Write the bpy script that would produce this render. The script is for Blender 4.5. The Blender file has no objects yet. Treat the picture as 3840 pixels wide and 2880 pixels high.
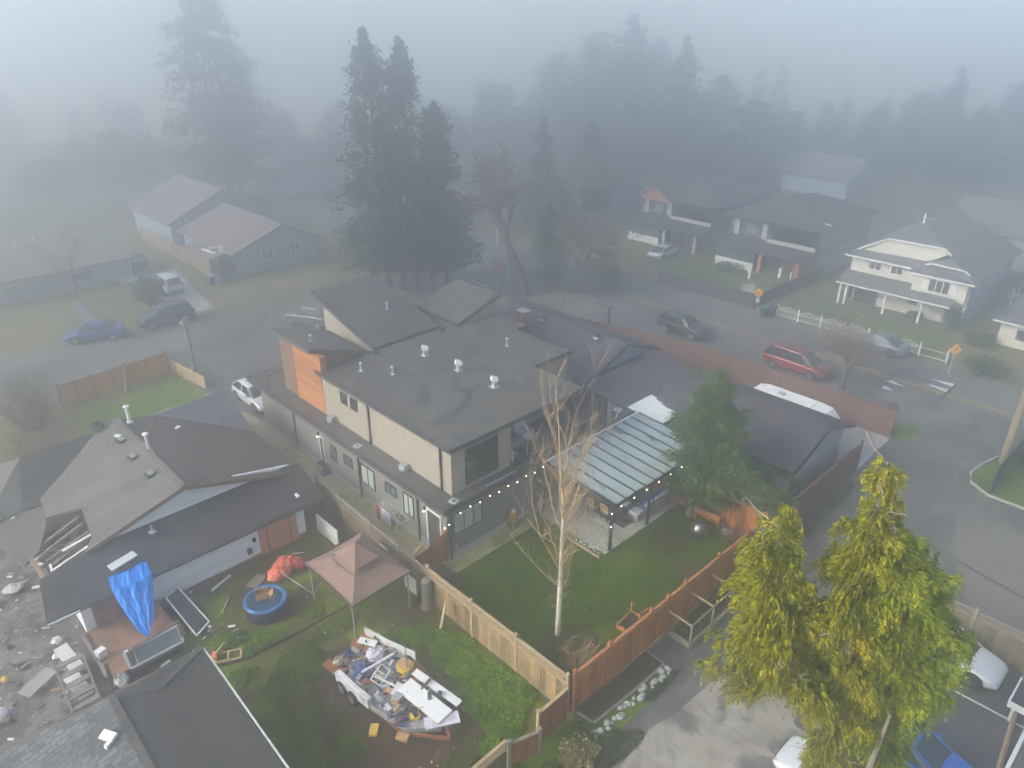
import bpy, math, random
import numpy as np
from mathutils import Vector, Matrix
R = random.Random(7)
C = bpy.context.scene.collection
PI = math.pi
# ------------------------------------------------------------------ object helpers
def tag(o, label=None, cat=None, group=None, kind=None):
    if label: o['label'] = label
    if cat: o['category'] = cat
    if group: o['group'] = group
    if kind: o['kind'] = kind
    return o
def empty(name, label, cat, loc=(0, 0, 0), rz=0.0, group=None, sc=1.0):
    o = bpy.data.objects.new(name, None); C.objects.link(o)
    o.location = loc; o.rotation_euler = (0, 0, rz); o.scale = (sc, sc, sc) if not hasattr(sc, '__len__') else sc
    o.empty_display_size = .2
    return tag(o, label, cat, group)
def children(o): return [c for c in bpy.data.objects if c.parent == o]
def copy_tree(o, parent=None, kids=None):
    c = o.copy(); C.objects.link(c)
    if parent is not None: c.parent = parent
    for ch in list(o.children): copy_tree(ch, c)
    return c
def copy_thing(o, loc, rz=0.0, label=None, sc=None, group=None):
    c = copy_tree(o); c.location = loc; c.rotation_euler = (0, 0, rz)
    if sc is not None: c.scale = (sc, sc, sc) if not hasattr(sc, '__len__') else sc
    if label: c['label'] = label
    if group: c['group'] = group
    return c

class MB:
    """collects shapes, builds them as one mesh object"""
    def __init__(s): s.v = []; s.f = []; s.m = []; s.mi = 0
    def add(s, vs, fs):
        n = len(s.v); s.v += [tuple(p) for p in vs]
        for f in fs: s.f.append(tuple(i + n for i in f)); s.m.append(s.mi)
        return s
    def box(s, x0, y0, z0, x1, y1, z1):
        if x0 > x1: x0, x1 = x1, x0
        if y0 > y1: y0, y1 = y1, y0
        if z0 > z1: z0, z1 = z1, z0
        return s.add([(x0,y0,z0),(x1,y0,z0),(x1,y1,z0),(x0,y1,z0),(x0,y0,z1),(x1,y0,z1),(x1,y1,z1),(x0,y1,z1)],
                     [(3,2,1,0),(4,5,6,7),(0,1,5,4),(1,2,6,5),(2,3,7,6),(3,0,4,7)])
    def obox(s, c, size, rz=0.0, rx=0.0, ry=0.0):
        M = Matrix.Translation(c) @ Matrix.Rotation(rz, 4, 'Z') @ Matrix.Rotation(ry, 4, 'Y') @ Matrix.Rotation(rx, 4, 'X')
        hx, hy, hz = size[0]/2, size[1]/2, size[2]/2
        vs = [M @ Vector(p) for p in ((-hx,-hy,-hz),(hx,-hy,-hz),(hx,hy,-hz),(-hx,hy,-hz),(-hx,-hy,hz),(hx,-hy,hz),(hx,hy,hz),(-hx,hy,hz))]
        return s.add(vs, [(3,2,1,0),(4,5,6,7),(0,1,5,4),(1,2,6,5),(2,3,7,6),(3,0,4,7)])
    def bar(s, a, b, w, h=None, up=(0, 0, 1)):
        a = Vector(a); b = Vector(b); h = w if h is None else h
        d = (b - a).normalized(); u = Vector(up)
        if abs(d.dot(u)) > .98: u = Vector((1, 0, 0))
        x = d.cross(u).normalized() * w / 2; y = x.cross(d).normalized() * h / 2
        vs = [a-x-y, a+x-y, a+x+y, a-x+y, b-x-y, b+x-y, b+x+y, b-x+y]
        return s.add(vs, [(3,2,1,0),(4,5,6,7),(0,1,5,4),(1,2,6,5),(2,3,7,6),(3,0,4,7)])
    def tube(s, pts, rs, n=6, cap=True):
        pts = [Vector(p) for p in pts]; k = len(pts)
        if not hasattr(rs, '__len__'): rs = [rs] * k
        base = len(s.v); ref = None
        for i, p in enumerate(pts):
            d = (pts[min(i+1, k-1)] - pts[max(i-1, 0)])
            if d.length < 1e-9: d = Vector((0, 0, 1))
            d.normalize()
            if ref is None or abs(d.dot(ref)) > .95: ref = Vector((1, 0, 0)) if abs(d.x) < .8 else Vector((0, 1, 0))
            x = d.cross(ref).normalized(); y = d.cross(x)
            for j in range(n):
                t = 2 * PI * j / n
                s.v.append(tuple(p + (x * math.cos(t) + y * math.sin(t)) * rs[i]))
        for i in range(k - 1):
            for j in range(n):
                a = base + i*n + j; b = base + i*n + (j+1) % n
                s.f.append((a, b, b + n, a + n)); s.m.append(s.mi)
        if cap:
            s.f.append(tuple(base + j for j in range(n))[::-1]); s.m.append(s.mi)
            s.f.append(tuple(base + (k-1)*n + j for j in range(n))); s.m.append(s.mi)
        return s
    def prism(s, poly, z0, z1):
        n = len(poly)
        zb = [z0(*p) if callable(z0) else z0 for p in poly]; zt = [z1(*p) if callable(z1) else z1 for p in poly]
        vs = [(p[0], p[1], zb[i]) for i, p in enumerate(poly)] + [(p[0], p[1], zt[i]) for i, p in enumerate(poly)]
        fs = [tuple(range(n))[::-1], tuple(range(n, 2*n))] + [(i, (i+1) % n, (i+1) % n + n, i + n) for i in range(n)]
        return s.add(vs, fs)
    def xprism(s, poly, x0, x1):   # poly in (y,z)
        n = len(poly); vs = [(x0, p[0], p[1]) for p in poly] + [(x1, p[0], p[1]) for p in poly]
        return s.add(vs, [tuple(range(n))[::-1], tuple(range(n, 2*n))] + [(i, (i+1) % n, (i+1) % n + n, i + n) for i in range(n)])
    def yprism(s, poly, y0, y1):   # poly in (x,z)
        n = len(poly); vs = [(p[0], y0, p[1]) for p in poly] + [(p[0], y1, p[1]) for p in poly]
        return s.add(vs, [tuple(range(n)), tuple(range(n, 2*n))[::-1]] + [(i, i + n, (i+1) % n + n, (i+1) % n) for i in range(n)])
    def slab(s, pts, t):           # polygon in space, thickened downwards along its normal
        P = [Vector(p) for p in pts]; n = len(P)
        nn = Vector((0, 0, 0))
        for i in range(n):
            a, b = P[i], P[(i+1) % n]; nn += Vector(((a.y-b.y)*(a.z+b.z), (a.z-b.z)*(a.x+b.x), (a.x-b.x)*(a.y+b.y)))
        nn.normalize()
        if nn.z < 0: nn = -nn; P = P[::-1]
        Q = [p - nn * t for p in P]
        return s.add(P + Q, [tuple(range(n)), tuple(range(n, 2*n))[::-1]] + [(i, i + n, (i+1) % n + n, (i+1) % n) for i in range(n)])
    def lathe(s, prof, c=(0, 0, 0), n=20, sx=1, sy=1):
        base = len(s.v); k = len(prof)
        for (r, z) in prof:
            for j in range(n):
                t = 2*PI*j/n; s.v.append((c[0] + r*sx*math.cos(t), c[1] + r*sy*math.sin(t), c[2] + z))
        for i in range(k-1):
            for j in range(n):
                a = base + i*n + j; b = base + i*n + (j+1) % n
                s.f.append((a, b, b+n, a+n)); s.m.append(s.mi)
        s.f.append(tuple(base + j for j in range(n))[::-1]); s.m.append(s.mi)
        s.f.append(tuple(base + (k-1)*n + j for j in range(n))); s.m.append(s.mi)
        return s
    def ball(s, c, r, n=10, k=6):
        rr = r if hasattr(r, '__len__') else (r, r, r)
        return s.lathe([(max(1e-4, math.sin(PI*i/k)) * rr[0], -math.cos(PI*i/k)*rr[2]) for i in range(k+1)], c, n, 1, rr[1]/rr[0])
    def build(s, name, mat, parent=None, smooth=False, loc=None):
        me = bpy.data.meshes.new(name); me.from_pydata(s.v, [], s.f); me.validate(verbose=False)
        mats = mat if isinstance(mat, (list, tuple)) else [mat]
        for m in mats: me.materials.append(m)
        if len(mats) > 1 and len(me.polygons) == len(s.m): me.polygons.foreach_set('material_index', s.m)
        if smooth: me.polygons.foreach_set('use_smooth', [True] * len(me.polygons))
        me.update(); o = bpy.data.objects.new(name, me); C.objects.link(o)
        if parent is not None: o.parent = parent
        if loc: o.location = loc
        return o
def fast_mesh(name, V, Fq, mat, parent=None, nper=4, smooth=False):
    """numpy mesh: V (n,3), Fq (m,nper)"""
    me = bpy.data.meshes.new(name); V = np.asarray(V, np.float32); Fq = np.asarray(Fq, np.int32)
    me.vertices.add(len(V)); me.vertices.foreach_set('co', V.ravel())
    me.loops.add(Fq.size); me.loops.foreach_set('vertex_index', Fq.ravel())
    me.polygons.add(len(Fq)); me.polygons.foreach_set('loop_start', np.arange(0, Fq.size, nper, dtype=np.int32))
    me.polygons.foreach_set('loop_total', np.full(len(Fq), nper, np.int32))
    if smooth: me.polygons.foreach_set('use_smooth', np.ones(len(Fq), bool))
    me.update(calc_edges=True); me.validate()
    mats = mat if isinstance(mat, (list, tuple)) else [mat]
    for m in mats: me.materials.append(m)
    o = bpy.data.objects.new(name, me); C.objects.link(o)
    if parent is not None: o.parent = parent
    return o
def structure(o): o['kind'] = 'structure'; return o
def sheet(name, poly, z, mat, label=None, cat=None):
    m = MB(); m.add([(x, y, z) for x, y in poly], [tuple(range(len(poly)))])
    o = m.build(name, mat); o['kind'] = 'structure'
    if label: o['label'] = label
    return o

# ------------------------------------------------------------------ materials
def _nt(name):
    m = bpy.data.materials.new(name); m.use_nodes = True; nt = m.node_tree
    b = nt.nodes['Principled BSDF']; return m, nt, b
def _coords(nt, scale, rot=(0, 0, 0), world=False):
    tc = nt.nodes.new('ShaderNodeTexCoord'); mp = nt.nodes.new('ShaderNodeMapping')
    if world:
        g = nt.nodes.new('ShaderNodeNewGeometry'); nt.links.new(g.outputs['Position'], mp.inputs['Vector'])
    else: nt.links.new(tc.outputs['Object'], mp.inputs['Vector'])
    mp.inputs['Scale'].default_value = scale if hasattr(scale, '__len__') else (scale,)*3
    mp.inputs['Rotation'].default_value = rot; return mp.outputs['Vector']
def _noise(nt, vec, detail=4, rough=.6, scale=1.0, dist=0.0):
    n = nt.nodes.new('ShaderNodeTexNoise'); n.inputs['Scale'].default_value = scale; n.inputs['Detail'].default_value = detail
    n.inputs['Roughness'].default_value = rough; n.inputs['Distortion'].default_value = dist
    nt.links.new(vec, n.inputs['Vector']); return n.outputs['Fac']
def _vnoise(nt, scale):
    n = nt.nodes.new('ShaderNodeTexNoise'); n.inputs['Scale'].default_value = scale; n.inputs['Detail'].default_value = 8; n.inputs['Roughness'].default_value = .75; nt.links.new(_coords(nt, 1.0, world=True), n.inputs['Vector']); return n.outputs['Color']
def _ramp(nt, fac, stops):
    r = nt.nodes.new('ShaderNodeValToRGB'); e = r.color_ramp.elements
    while len(e) < len(stops): e.new(.5)
    for i, (p, c) in enumerate(stops): e[i].position = p; e[i].color = (*c, 1) if len(c) == 3 else c
    nt.links.new(fac, r.inputs['Fac']); return r.outputs['Color']
def _mix(nt, a, b, fac, mode='MIX'):
    n = nt.nodes.new('ShaderNodeMix'); n.data_type = 'RGBA'; n.blend_type = mode
    for sock, val in ((n.inputs[0], fac), (n.inputs[6], a), (n.inputs[7], b)):
        if hasattr(val, 'links'): nt.links.new(val, sock)
        elif hasattr(val, '__len__'): sock.default_value = (*val, 1) if len(val) == 3 else val
        else: sock.default_value = val
    return n.outputs[2]
def _bump(nt, b, h, strength=.3, dist=.02):
    n = nt.nodes.new('ShaderNodeBump'); n.inputs['Strength'].default_value = strength; n.inputs['Distance'].default_value = dist
    nt.links.new(h, n.inputs['Height']); nt.links.new(n.outputs['Normal'], b.inputs['Normal'])
def sc_(c, k): return tuple(min(1, x*k) for x in c)
def plain(name, col, rough=.7, var=.25, scale=3.0, metal=0.0, bump=0.0, spec=.4, dirt=None, dirt_amt=.35, world=False, coat=0.0):
    m, nt, b = _nt(name); v = _coords(nt, scale, world=world); f = _noise(nt, v, 5, .65)
    col2 = _ramp(nt, f, [(.3, sc_(col, 1-var)), (.7, sc_(col, 1+var))])
    if dirt is not None:
        f2 = _noise(nt, _coords(nt, scale*.35, world=world), 6, .7)
        k = _ramp(nt, f2, [(.52, (0, 0, 0)), (.68, (dirt_amt,)*3)]); col2 = _mix(nt, col2, dirt, k)
    nt.links.new(col2, b.inputs['Base Color']); b.inputs['Roughness'].default_value = rough; b.inputs['Metallic'].default_value = metal
    b.inputs['Specular IOR Level'].default_value = spec; b.inputs['Coat Weight'].default_value = coat
    if bump: _bump(nt, b, _noise(nt, _coords(nt, scale*6, world=world), 4), bump)
    return m
def shingle(name, col, rot=0.0, moss=None, row=.16, var=.28):
    m, nt, b = _nt(name); v = _coords(nt, 1.0, (0, 0, rot))
    br = nt.nodes.new('ShaderNodeTexBrick'); nt.links.new(v, br.inputs['Vector'])
    br.inputs['Scale'].default_value = 1.0; br.inputs['Brick Width'].default_value = .33; br.inputs['Row Height'].default_value = row
    br.inputs['Mortar Size'].default_value = .02; br.inputs['Bias'].default_value = 0.0
    br.inputs['Color1'].default_value = (*sc_(col, 1-var), 1); br.inputs['Color2'].default_value = (*sc_(col, 1+var), 1); br.inputs['Mortar'].default_value = (*sc_(col, .5), 1)
    f = _noise(nt, _coords(nt, .6), 6, .7); c2 = _mix(nt, br.outputs['Color'], _ramp(nt, f, [(.3, (.72,)*3), (.7, (1.25,)*3)]), 1.0, 'MULTIPLY')
    fg = _noise(nt, _coords(nt, 22), 2); c2 = _mix(nt, c2, _ramp(nt, fg, [(.3, (.8,)*3), (.7, (1.2,)*3)]), 1.0, 'MULTIPLY')
    if moss:
        f3 = _noise(nt, _coords(nt, .9), 7, .75); c2 = _mix(nt, c2, moss, _ramp(nt, f3, [(.56, (0,)*3), (.72, (.8,)*3)]))
    nt.links.new(c2, b.inputs['Base Color']); b.inputs['Roughness'].default_value = .85; b.inputs['Specular IOR Level'].default_value = .25
    _bump(nt, b, br.outputs['Fac'], .5, .02); return m
def boards(name, col, axis='x', width=.14, var=.35, streak=.35, rough=.8, horizontal=False, dark=None):
    """painted / raw boards: per board tone plus grain streaks; axis = the horizontal axis the boards are set along"""
    m, nt, b = _nt(name); tc = nt.nodes.new('ShaderNodeTexCoord'); sp = nt.nodes.new('ShaderNodeSeparateXYZ'); nt.links.new(tc.outputs['Object'], sp.inputs[0])
    src = sp.outputs['Z'] if horizontal else sp.outputs['X' if axis == 'x' else 'Y']
    d = nt.nodes.new('ShaderNodeMath'); d.operation = 'DIVIDE'; d.inputs[1].default_value = width; nt.links.new(src, d.inputs[0])
    fl = nt.nodes.new('ShaderNodeMath'); fl.operation = 'FLOOR'; nt.links.new(d.outputs[0], fl.inputs[0])
    wn = nt.nodes.new('ShaderNodeTexWhiteNoise'); wn.noise_dimensions = '1D'; nt.links.new(fl.outputs[0], wn.inputs['W'])
    c1 = _ramp(nt, wn.outputs['Value'], [(0, sc_(col, 1-var)), (1, sc_(col, 1+var))])
    s = (1.2, 14, 14) if (horizontal and axis == 'x') else ((14, 1.2, 14) if horizontal else (14, 14, .9))
    f = _noise(nt, _coords(nt, s), 5, .7); c2 = _mix(nt, c1, _ramp(nt, f, [(.25, (1-streak,)*3), (.75, (1+streak,)*3)]), 1.0, 'MULTIPLY')
    f2 = _noise(nt, _coords(nt, .8), 4, .6)
    if dark: c2 = _mix(nt, c2, dark, _ramp(nt, f2, [(.5, (0,)*3), (.7, (.6,)*3)]))
    fr = nt.nodes.new('ShaderNodeMath'); fr.operation = 'FRACT'; nt.links.new(d.outputs[0], fr.inputs[0])
    g = _ramp(nt, fr.outputs[0], [(0, (.35,)*3), (.07, (1,)*3), (.93, (1,)*3), (1, (.35,)*3)])
    c2 = _mix(nt, c2, g, 1.0, 'MULTIPLY')
    nt.links.new(c2, b.inputs['Base Color']); b.inputs['Roughness'].default_value = rough; b.inputs['Specular IOR Level'].default_value = .3
    _bump(nt, b, fr.outputs[0], .15, .01); return m
def ground_mat(name, stops, scale=.5, fine=12.0, fine_amt=.4, bump=.5, rough=.95, stops2=None, scale2=.15, bdist=.05, spec=.2, loc=0.0):
    m, nt, b = _nt(name); f = _noise(nt, _coords(nt, scale, world=True), 8, .72, dist=.6)
    c1 = _ramp(nt, f, stops)
    if stops2:
        f2 = _noise(nt, _coords(nt, scale2, (0, 0, 1.1), world=True), 5, .6, dist=1.0); c1 = _mix(nt, c1, stops2[1], _ramp(nt, f2, stops2[0]))
    ff = _noise(nt, _coords(nt, fine, world=True), 3, .7)
    c1 = _mix(nt, c1, _ramp(nt, ff, [(.25, (1-fine_amt,)*3), (.75, (1+fine_amt,)*3)]), 1.0, 'MULTIPLY')
    nt.links.new(c1, b.inputs['Base Color']); b.inputs['Roughness'].default_value = rough; b.inputs['Specular IOR Level'].default_value = spec
    if bump: _bump(nt, b, ff, bump, bdist)
    return m
def foliage(name, dark, light, tip=None, scale=1.6, trans=.25):
    """leaf material: clump noise between two greens, a little light passing through"""
    m, nt, b = _nt(name); f = _noise(nt, _coords(nt, scale, world=False), 5, .7)
    c = _ramp(nt, f, [(.32, dark), (.68, light)])
    if tip:
        f2 = _noise(nt, _coords(nt, scale*.5), 3, .6); c = _mix(nt, c, tip, _ramp(nt, f2, [(.55, (0,)*3), (.75, (.75,)*3)]))
    ff = _noise(nt, _coords(nt, scale*9), 2); c = _mix(nt, c, _ramp(nt, ff, [(.3, (.7,)*3), (.7, (1.3,)*3)]), 1.0, 'MULTIPLY')
    nt.links.new(c, b.inputs['Base Color']); b.inputs['Roughness'].default_value = .7; b.inputs['Specular IOR Level'].default_value = .2
    tr = nt.nodes.new('ShaderNodeBsdfTranslucent'); nt.links.new(c, tr.inputs['Color'])
    mx = nt.nodes.new('ShaderNodeMixShader'); mx.inputs[0].default_value = trans
    out = nt.nodes['Material Output']; nt.links.new(b.outputs[0], mx.inputs[1]); nt.links.new(tr.outputs[0], mx.inputs[2]); nt.links.new(mx.outputs[0], out.inputs['Surface'])
    return m
def glow(name, col, strength):
    m, nt, b = _nt(name); b.inputs['Base Color'].default_value = (*col, 1); b.inputs['Emission Color'].default_value = (*col, 1); b.inputs['Emission Strength'].default_value = strength; return m
def glass(name, col=(.03, .04, .045), rough=.06):
    m = plain(name, col, rough, .3, 1.2, spec=.6); return m

M = {}
def setup_materials():
    M.update(
    black=plain('black_trim', (.016, .017, .019), .45, .2, 4), dark=plain('dark_metal', (.03, .032, .036), .5, .25, 3),
    charcoal=plain('charcoal', (.05, .052, .056), .75, .2, 3), grey=plain('grey_metal', (.3, .31, .32), .5, .15, 3), galv=plain('galvanised', (.5, .53, .57), .4, .15, 5, metal=.5),
    white=plain('white_paint', (.72, .72, .70), .55, .06, 2), whitedirty=plain('white_dirty', (.66, .66, .63), .65, .12, 2.5, dirt=(.25, .22, .17), dirt_amt=.5),
    stucco_up=plain('stucco_pale', (.30, .268, .215), .9, .12, 1.8, bump=.25, dirt=(.3, .27, .22), dirt_amt=.3), stucco_low=plain('stucco_grey', (.20, .195, .185), .9, .09, 1.2, bump=.25, dirt=(.18, .17, .15), dirt_amt=.35),
    found=plain('foundation', (.4, .4, .39), .9, .15, 2.5), membrane=None, concrete=plain('concrete', (.33, .325, .31), .9, .14, 1.4, dirt=(.2, .2, .17), dirt_amt=.5, bump=.15),
    glass=glass('window_glass'), glassg=glass('green_glass', (.09, .14, .13), .08), glassl=glass('pale_glass', (.2, .25, .26), .12), cargl=glass('car_glass', (.02, .03, .035), .04),
    curtain=plain('curtain', (.36, .42, .37), .9, .12, 9), bed=plain('bedding', (.5, .55, .6), .9, .1, 5), interior=plain('interior', (.24, .21, .16), .9, .3, 1),
    tyre=plain('tyre', (.02, .02, .021), .85, .2, 8), rim=plain('rim', (.4, .41, .42), .3, .1, 6, metal=.7), rimd=plain('rim_dark', (.09, .09, .095), .35, .2, 6, metal=.6), chrome=plain('chrome', (.6, .6, .62), .2, .05, 3, metal=.9),
    lamp=plain('headlamp', (.6, .62, .64), .12, .1, 6), lampd=plain('headlamp_dark', (.3, .31, .33), .12, .1, 6), tail=plain('taillamp', (.3, .02, .02), .25, .1, 6), under=plain('underbody', (.012, .012, .013), .9, .2, 3),
    bark=plain('bark', (.10, .085, .07), .95, .35, 5, bump=.6), barkg=plain('bark_grey', (.2, .18, .15), .95, .3, 5, bump=.5), twig=plain('twig', (.17, .135, .105), .9, .3, 3), twigr=plain('twig_red', (.16, .1, .085), .9, .3, 2),
    birch=plain('birch_bark', (.58, .55, .50), .85, .12, 3, dirt=(.08, .07, .06), dirt_amt=.9), birchtw=plain('birch_twig', (.42, .31, .18), .85, .25, 2.2),
    cedarw=boards('cedar_boards_x', (.36, .13, .042), 'x', .28, .3, .35), cedary=boards('cedar_boards_y', (.30, .115, .05), 'y', .14, .28, .3), cedarp=plain('cedar_post', (.36, .145, .055), .8, .25, 6),
    tanf=boards('tan_boards', (.30, .21, .11), 'x', .28, .4, .5, dark=(.12, .1, .07)), tanp=plain('tan_post', (.38, .29, .175), .85, .25, 5, dirt=(.16, .13, .09)), tanold=boards('old_boards', (.17, .135, .085), 'x', .28, .4, .5, dark=(.07, .065, .05)),
    redf=boards('red_boards', (.24, .075, .04), 'x', .14, .25, .35, dark=(.12, .04, .025)), brownx=boards('brown_panel_x', (.155, .085, .065), 'x', .2, .12, .15), browny=boards('brown_panel_y', (.19, .085, .055), 'y', .22, .1, .15, horizontal=False), brownp=plain('brown_post', (.16, .075, .05), .75, .15, 4),
    slatwood=boards('orange_cladding', (.40, .165, .06), 'y', .26, .28, .25, horizontal=True), woodbr=plain('brown_wood', (.16, .10, .06), .85, .3, 4), wood=plain('raw_wood', (.42, .30, .17), .85, .25, 4), woodgrey=plain('weathered_wood', (.22, .19, .15), .9, .3, 4), plywood=boards('plywood', (.52, .235, .10), 'x', 1.2, .12, .25),
    plywoodg=plain('old_plywood', (.27, .14, .075), .85, .45, 1.6, dirt=(.16, .15, .13), dirt_amt=.7),
    siding=boards('white_siding', (.8, .82, .84), 'x', .16, .05, .1, horizontal=True), sidingblue=boards('blue_siding', (.20, .29, .34), 'y', .16, .06, .08, horizontal=True), sidingbx=boards('pale_blue_siding', (.27, .33, .40), 'x', .18, .05, .08, horizontal=True),
    sidingcream=boards('cream_siding', (.66, .62, .54), 'y', .18, .03, .06, horizontal=True), sidinggrey=boards('grey_siding', (.33, .34, .37), 'x', .18, .05, .08, horizontal=True), sidingdark=boards('dark_siding', (.075, .07, .075), 'y', .2, .08, .1, horizontal=True), stone=plain('pale_stone', (.4, .37, .36), .9, .2, 3),
    sh_d=shingle('dark_shingle', (.068, .064, .064)), sh_dr=shingle('dark_shingle_side', (.062, .058, .058), PI/2), sh_p=shingle('plum_shingle', (.085, .08, .092)), sh_pr=shingle('plum_shingle_side', (.08, .075, .087), PI/2),
    sh_g=shingle('grey_shingle', (.15, .145, .135), PI/2, moss=(.12, .115, .07), var=.12), sh_gx=shingle('grey_shingle_x', (.14, .135, .13), 0, moss=(.12, .115, .075), var=.12), sh_b=shingle('brown_shingle', (.10, .085, .075), PI/2), sh_bl=shingle('skylit_shingle', (.13, .14, .165), PI/2),  # last one: shingle with bluish sky light painted into its colour
    sh_wh=shingle('pale_grey_shingle', (.16, .155, .15)), sh_whr=shingle('pale_grey_shingle_side', (.15, .15, .155), PI/2), sh_tan=shingle('tan_shingle', (.24, .215, .18), var=.1), sh_rose=shingle('rose_shingle', (.2, .165, .16), PI/2, var=.1), sh_shed=shingle('shed_shingle', (.105, .1, .09), 0, var=.15, row=.14), sh_shedr=shingle('shed_shingle_side', (.09, .085, .075), PI/2, var=.12, row=.14), sh_shedg=shingle('shed_shingle_grey', (.115, .12, .125), 0, var=.3, row=.22),
    brick=plain('brick', (.3, .12, .08), .9, .3, 8), rust=plain('rust', (.24, .085, .03), .85, .35, 6), fibre=plain('fibreglass', (.62, .63, .63), .5, .15, 3, dirt=(.2, .09, .04), dirt_amt=.8), junk=plain('junk_grey', (.3, .3, .3), .7, .6, 9),
    canvas=plain('tan_canvas', (.215, .14, .115), .85, .08, 2.5), tarp=plain('blue_tarp', (.0, .215, .72), .35, .22, 3, bump=.5), orange=plain('orange_plastic', (.72, .17, .09), .5, .15, 3), poleb=plain('pale_pole', (.24, .2, .13), .85, .2, 3, dirt=(.14, .13, .1)), tubblue=plain('tub_blue', (.03, .13, .32), .3, .5, 6), tubdark=plain('tub_dark', (.035, .035, .06), .5, .2, 3), tubfloor=plain('tub_floor', (.02, .05, .11), .3, .4, 3),
    card=plain('cardboard', (.42, .25, .11), .85, .15, 4), yellow=plain('yellow_plastic', (.62, .42, .06), .6, .15, 4), screen=plain('screen_mesh', (.05, .052, .06), .6, .2, 3), cushion=plain('cushion_blue', (.09, .13, .4), .85, .4, 5), cushionw=plain('cushion_pale', (.52, .53, .66), .85, .1, 4), rattan=plain('rattan', (.36, .31, .255), .85, .2, 12), teal=plain('teal_plastic', (.03, .35, .38), .5, .2, 3), gold=plain('gold_paint', (.42, .27, .05), .55, .3, 5),
    gloss=plain('gunmetal', (.2, .2, .21), .28, .15, 3, metal=.85), pot=plain('pot_dark', (.05, .048, .045), .7, .3, 4), clothw=plain('cloth_pale', (.55, .52, .58), .9, .25, 4), clothr=plain('cloth_red', (.38, .05, .04), .9, .25, 4), cloths=plain('cloth_lilac', (.4, .38, .5), .9, .2, 4),
    corr=plain('white_corrugated', (.66, .68, .68), .5, .1, 2), signy=plain('sign_yellow', (.95, .42, .01), .5, .04, 2), signr=plain('sign_red', (.55, .03, .03), .5, .05, 2), signg=plain('sign_green', (.02, .18, .1), .5, .05, 2), binb=plain('bin_black', (.03, .035, .034), .6, .2, 4), bing=plain('bin_green', (.03, .2, .12), .6, .15, 4), binblue=plain('bin_blue', (.05, .08, .2), .6, .15, 4),
    rock=plain('rock', (.33, .34, .32), .9, .3, 5), meshd=plain('shade_mesh', (.022, .025, .03), .9, .25, 6), brickpink=plain('post_red', (.42, .13, .09), .85, .1, 3), bulb=glow('bulb_glow', (1, .78, .5), 5), walllamp=glow('wall_lamp_glow', (1, .75, .45), 5),
    )
    # flat roofing with ponding stains
    m, nt, b = _nt('roof_membrane'); f = _noise(nt, _coords(nt, .22, world=True), 7, .62, dist=.8); f2 = _noise(nt, _coords(nt, 9, world=True), 3)
    c = _ramp(nt, f, [(.28, (.05, .045, .034)), (.42, (.085, .08, .07)), (.49, (.072, .071, .068)), (.512, (.035, .034, .031)), (.54, (.076, .075, .072)), (.64, (.09, .087, .08)), (.8, (.064, .06, .05))])
    f3 = _noise(nt, _coords(nt, .45, (0, 0, .6), world=True), 6, .7); c = _mix(nt, c, (.075, .075, .035), _ramp(nt, f3, [(.6, (0,)*3), (.75, (.7,)*3)]))
    c = _mix(nt, c, _ramp(nt, f2, [(.3, (.9,)*3), (.7, (1.1,)*3)]), 1.0, 'MULTIPLY'); nt.links.new(c, b.inputs['Base Color']); b.inputs['Roughness'].default_value = .7; b.inputs['Specular IOR Level'].default_value = .35; M['membrane'] = m
    # patio glazing: dirty, greenish towards the eave, partly see-through
    m, nt, b = _nt('patio_glazing'); f = _noise(nt, _coords(nt, (.9, .5, 1), world=True), 6, .7, dist=.8); c = _ramp(nt, f, [(.36, (.16, .19, .19)), (.42, (.36, .43, .46)), (.7, (.42, .5, .53))])
    sp = nt.nodes.new('ShaderNodeSeparateXYZ'); g = nt.nodes.new('ShaderNodeNewGeometry'); nt.links.new(g.outputs['Position'], sp.inputs[0])
    mr = nt.nodes.new('ShaderNodeMapRange'); mr.inputs[1].default_value = -5.2; mr.inputs[2].default_value = -3.2; mr.inputs[3].default_value = .75; mr.inputs[4].default_value = 0; nt.links.new(sp.outputs['Y'], mr.inputs[0])
    fm = _noise(nt, _coords(nt, 2, world=True), 5); mm = nt.nodes.new('ShaderNodeMath'); mm.operation = 'MULTIPLY'; nt.links.new(mr.outputs[0], mm.inputs[0]); nt.links.new(fm, mm.inputs[1])
    c = _mix(nt, c, (.2, .24, .1), mm.outputs[0]); nt.links.new(c, b.inputs['Base Color']); b.inputs['Roughness'].default_value = .25
    mr2 = nt.nodes.new('ShaderNodeMapRange'); mr2.inputs[1].default_value = -5.0; mr2.inputs[2].default_value = -.8; mr2.inputs[3].default_value = .86; mr2.inputs[4].default_value = .5; nt.links.new(sp.outputs['Y'], mr2.inputs[0]); nt.links.new(mr2.outputs[0], b.inputs['Alpha']); M['glazing'] = m
    # ground family
    M['ground'] = ground_mat('ground_soil', [(.3, (.075, .08, .05)), (.5, (.12, .115, .075)), (.7, (.15, .13, .095))], .12, 8)
    M['lawn'] = ground_mat('lawn_grass', [(.28, (.012, .04, .001)), (.42, (.034, .082, .001)), (.56, (.075, .115, .002)), (.66, (.12, .125, .004)), (.76, (.065, .095, .003))], .6, 16, .6, .9, stops2=([(.5, (0,)*3), (.72, (.35,)*3)], (.085, .065, .025)), scale2=.33)
    M['verge'] = ground_mat('verge_grass', [(.3, (.12, .11, .055)), (.45, (.17, .145, .07)), (.55, (.12, .12, .05)), (.7, (.2, .165, .10))], .3, 9, .4)
    M['vgreen'] = ground_mat('bright_grass', [(.3, (.04, .085, .006)), (.5, (.085, .15, .01)), (.62, (.15, .17, .03)), (.78, (.10, .12, .03))], .7, 14, .5)
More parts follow.
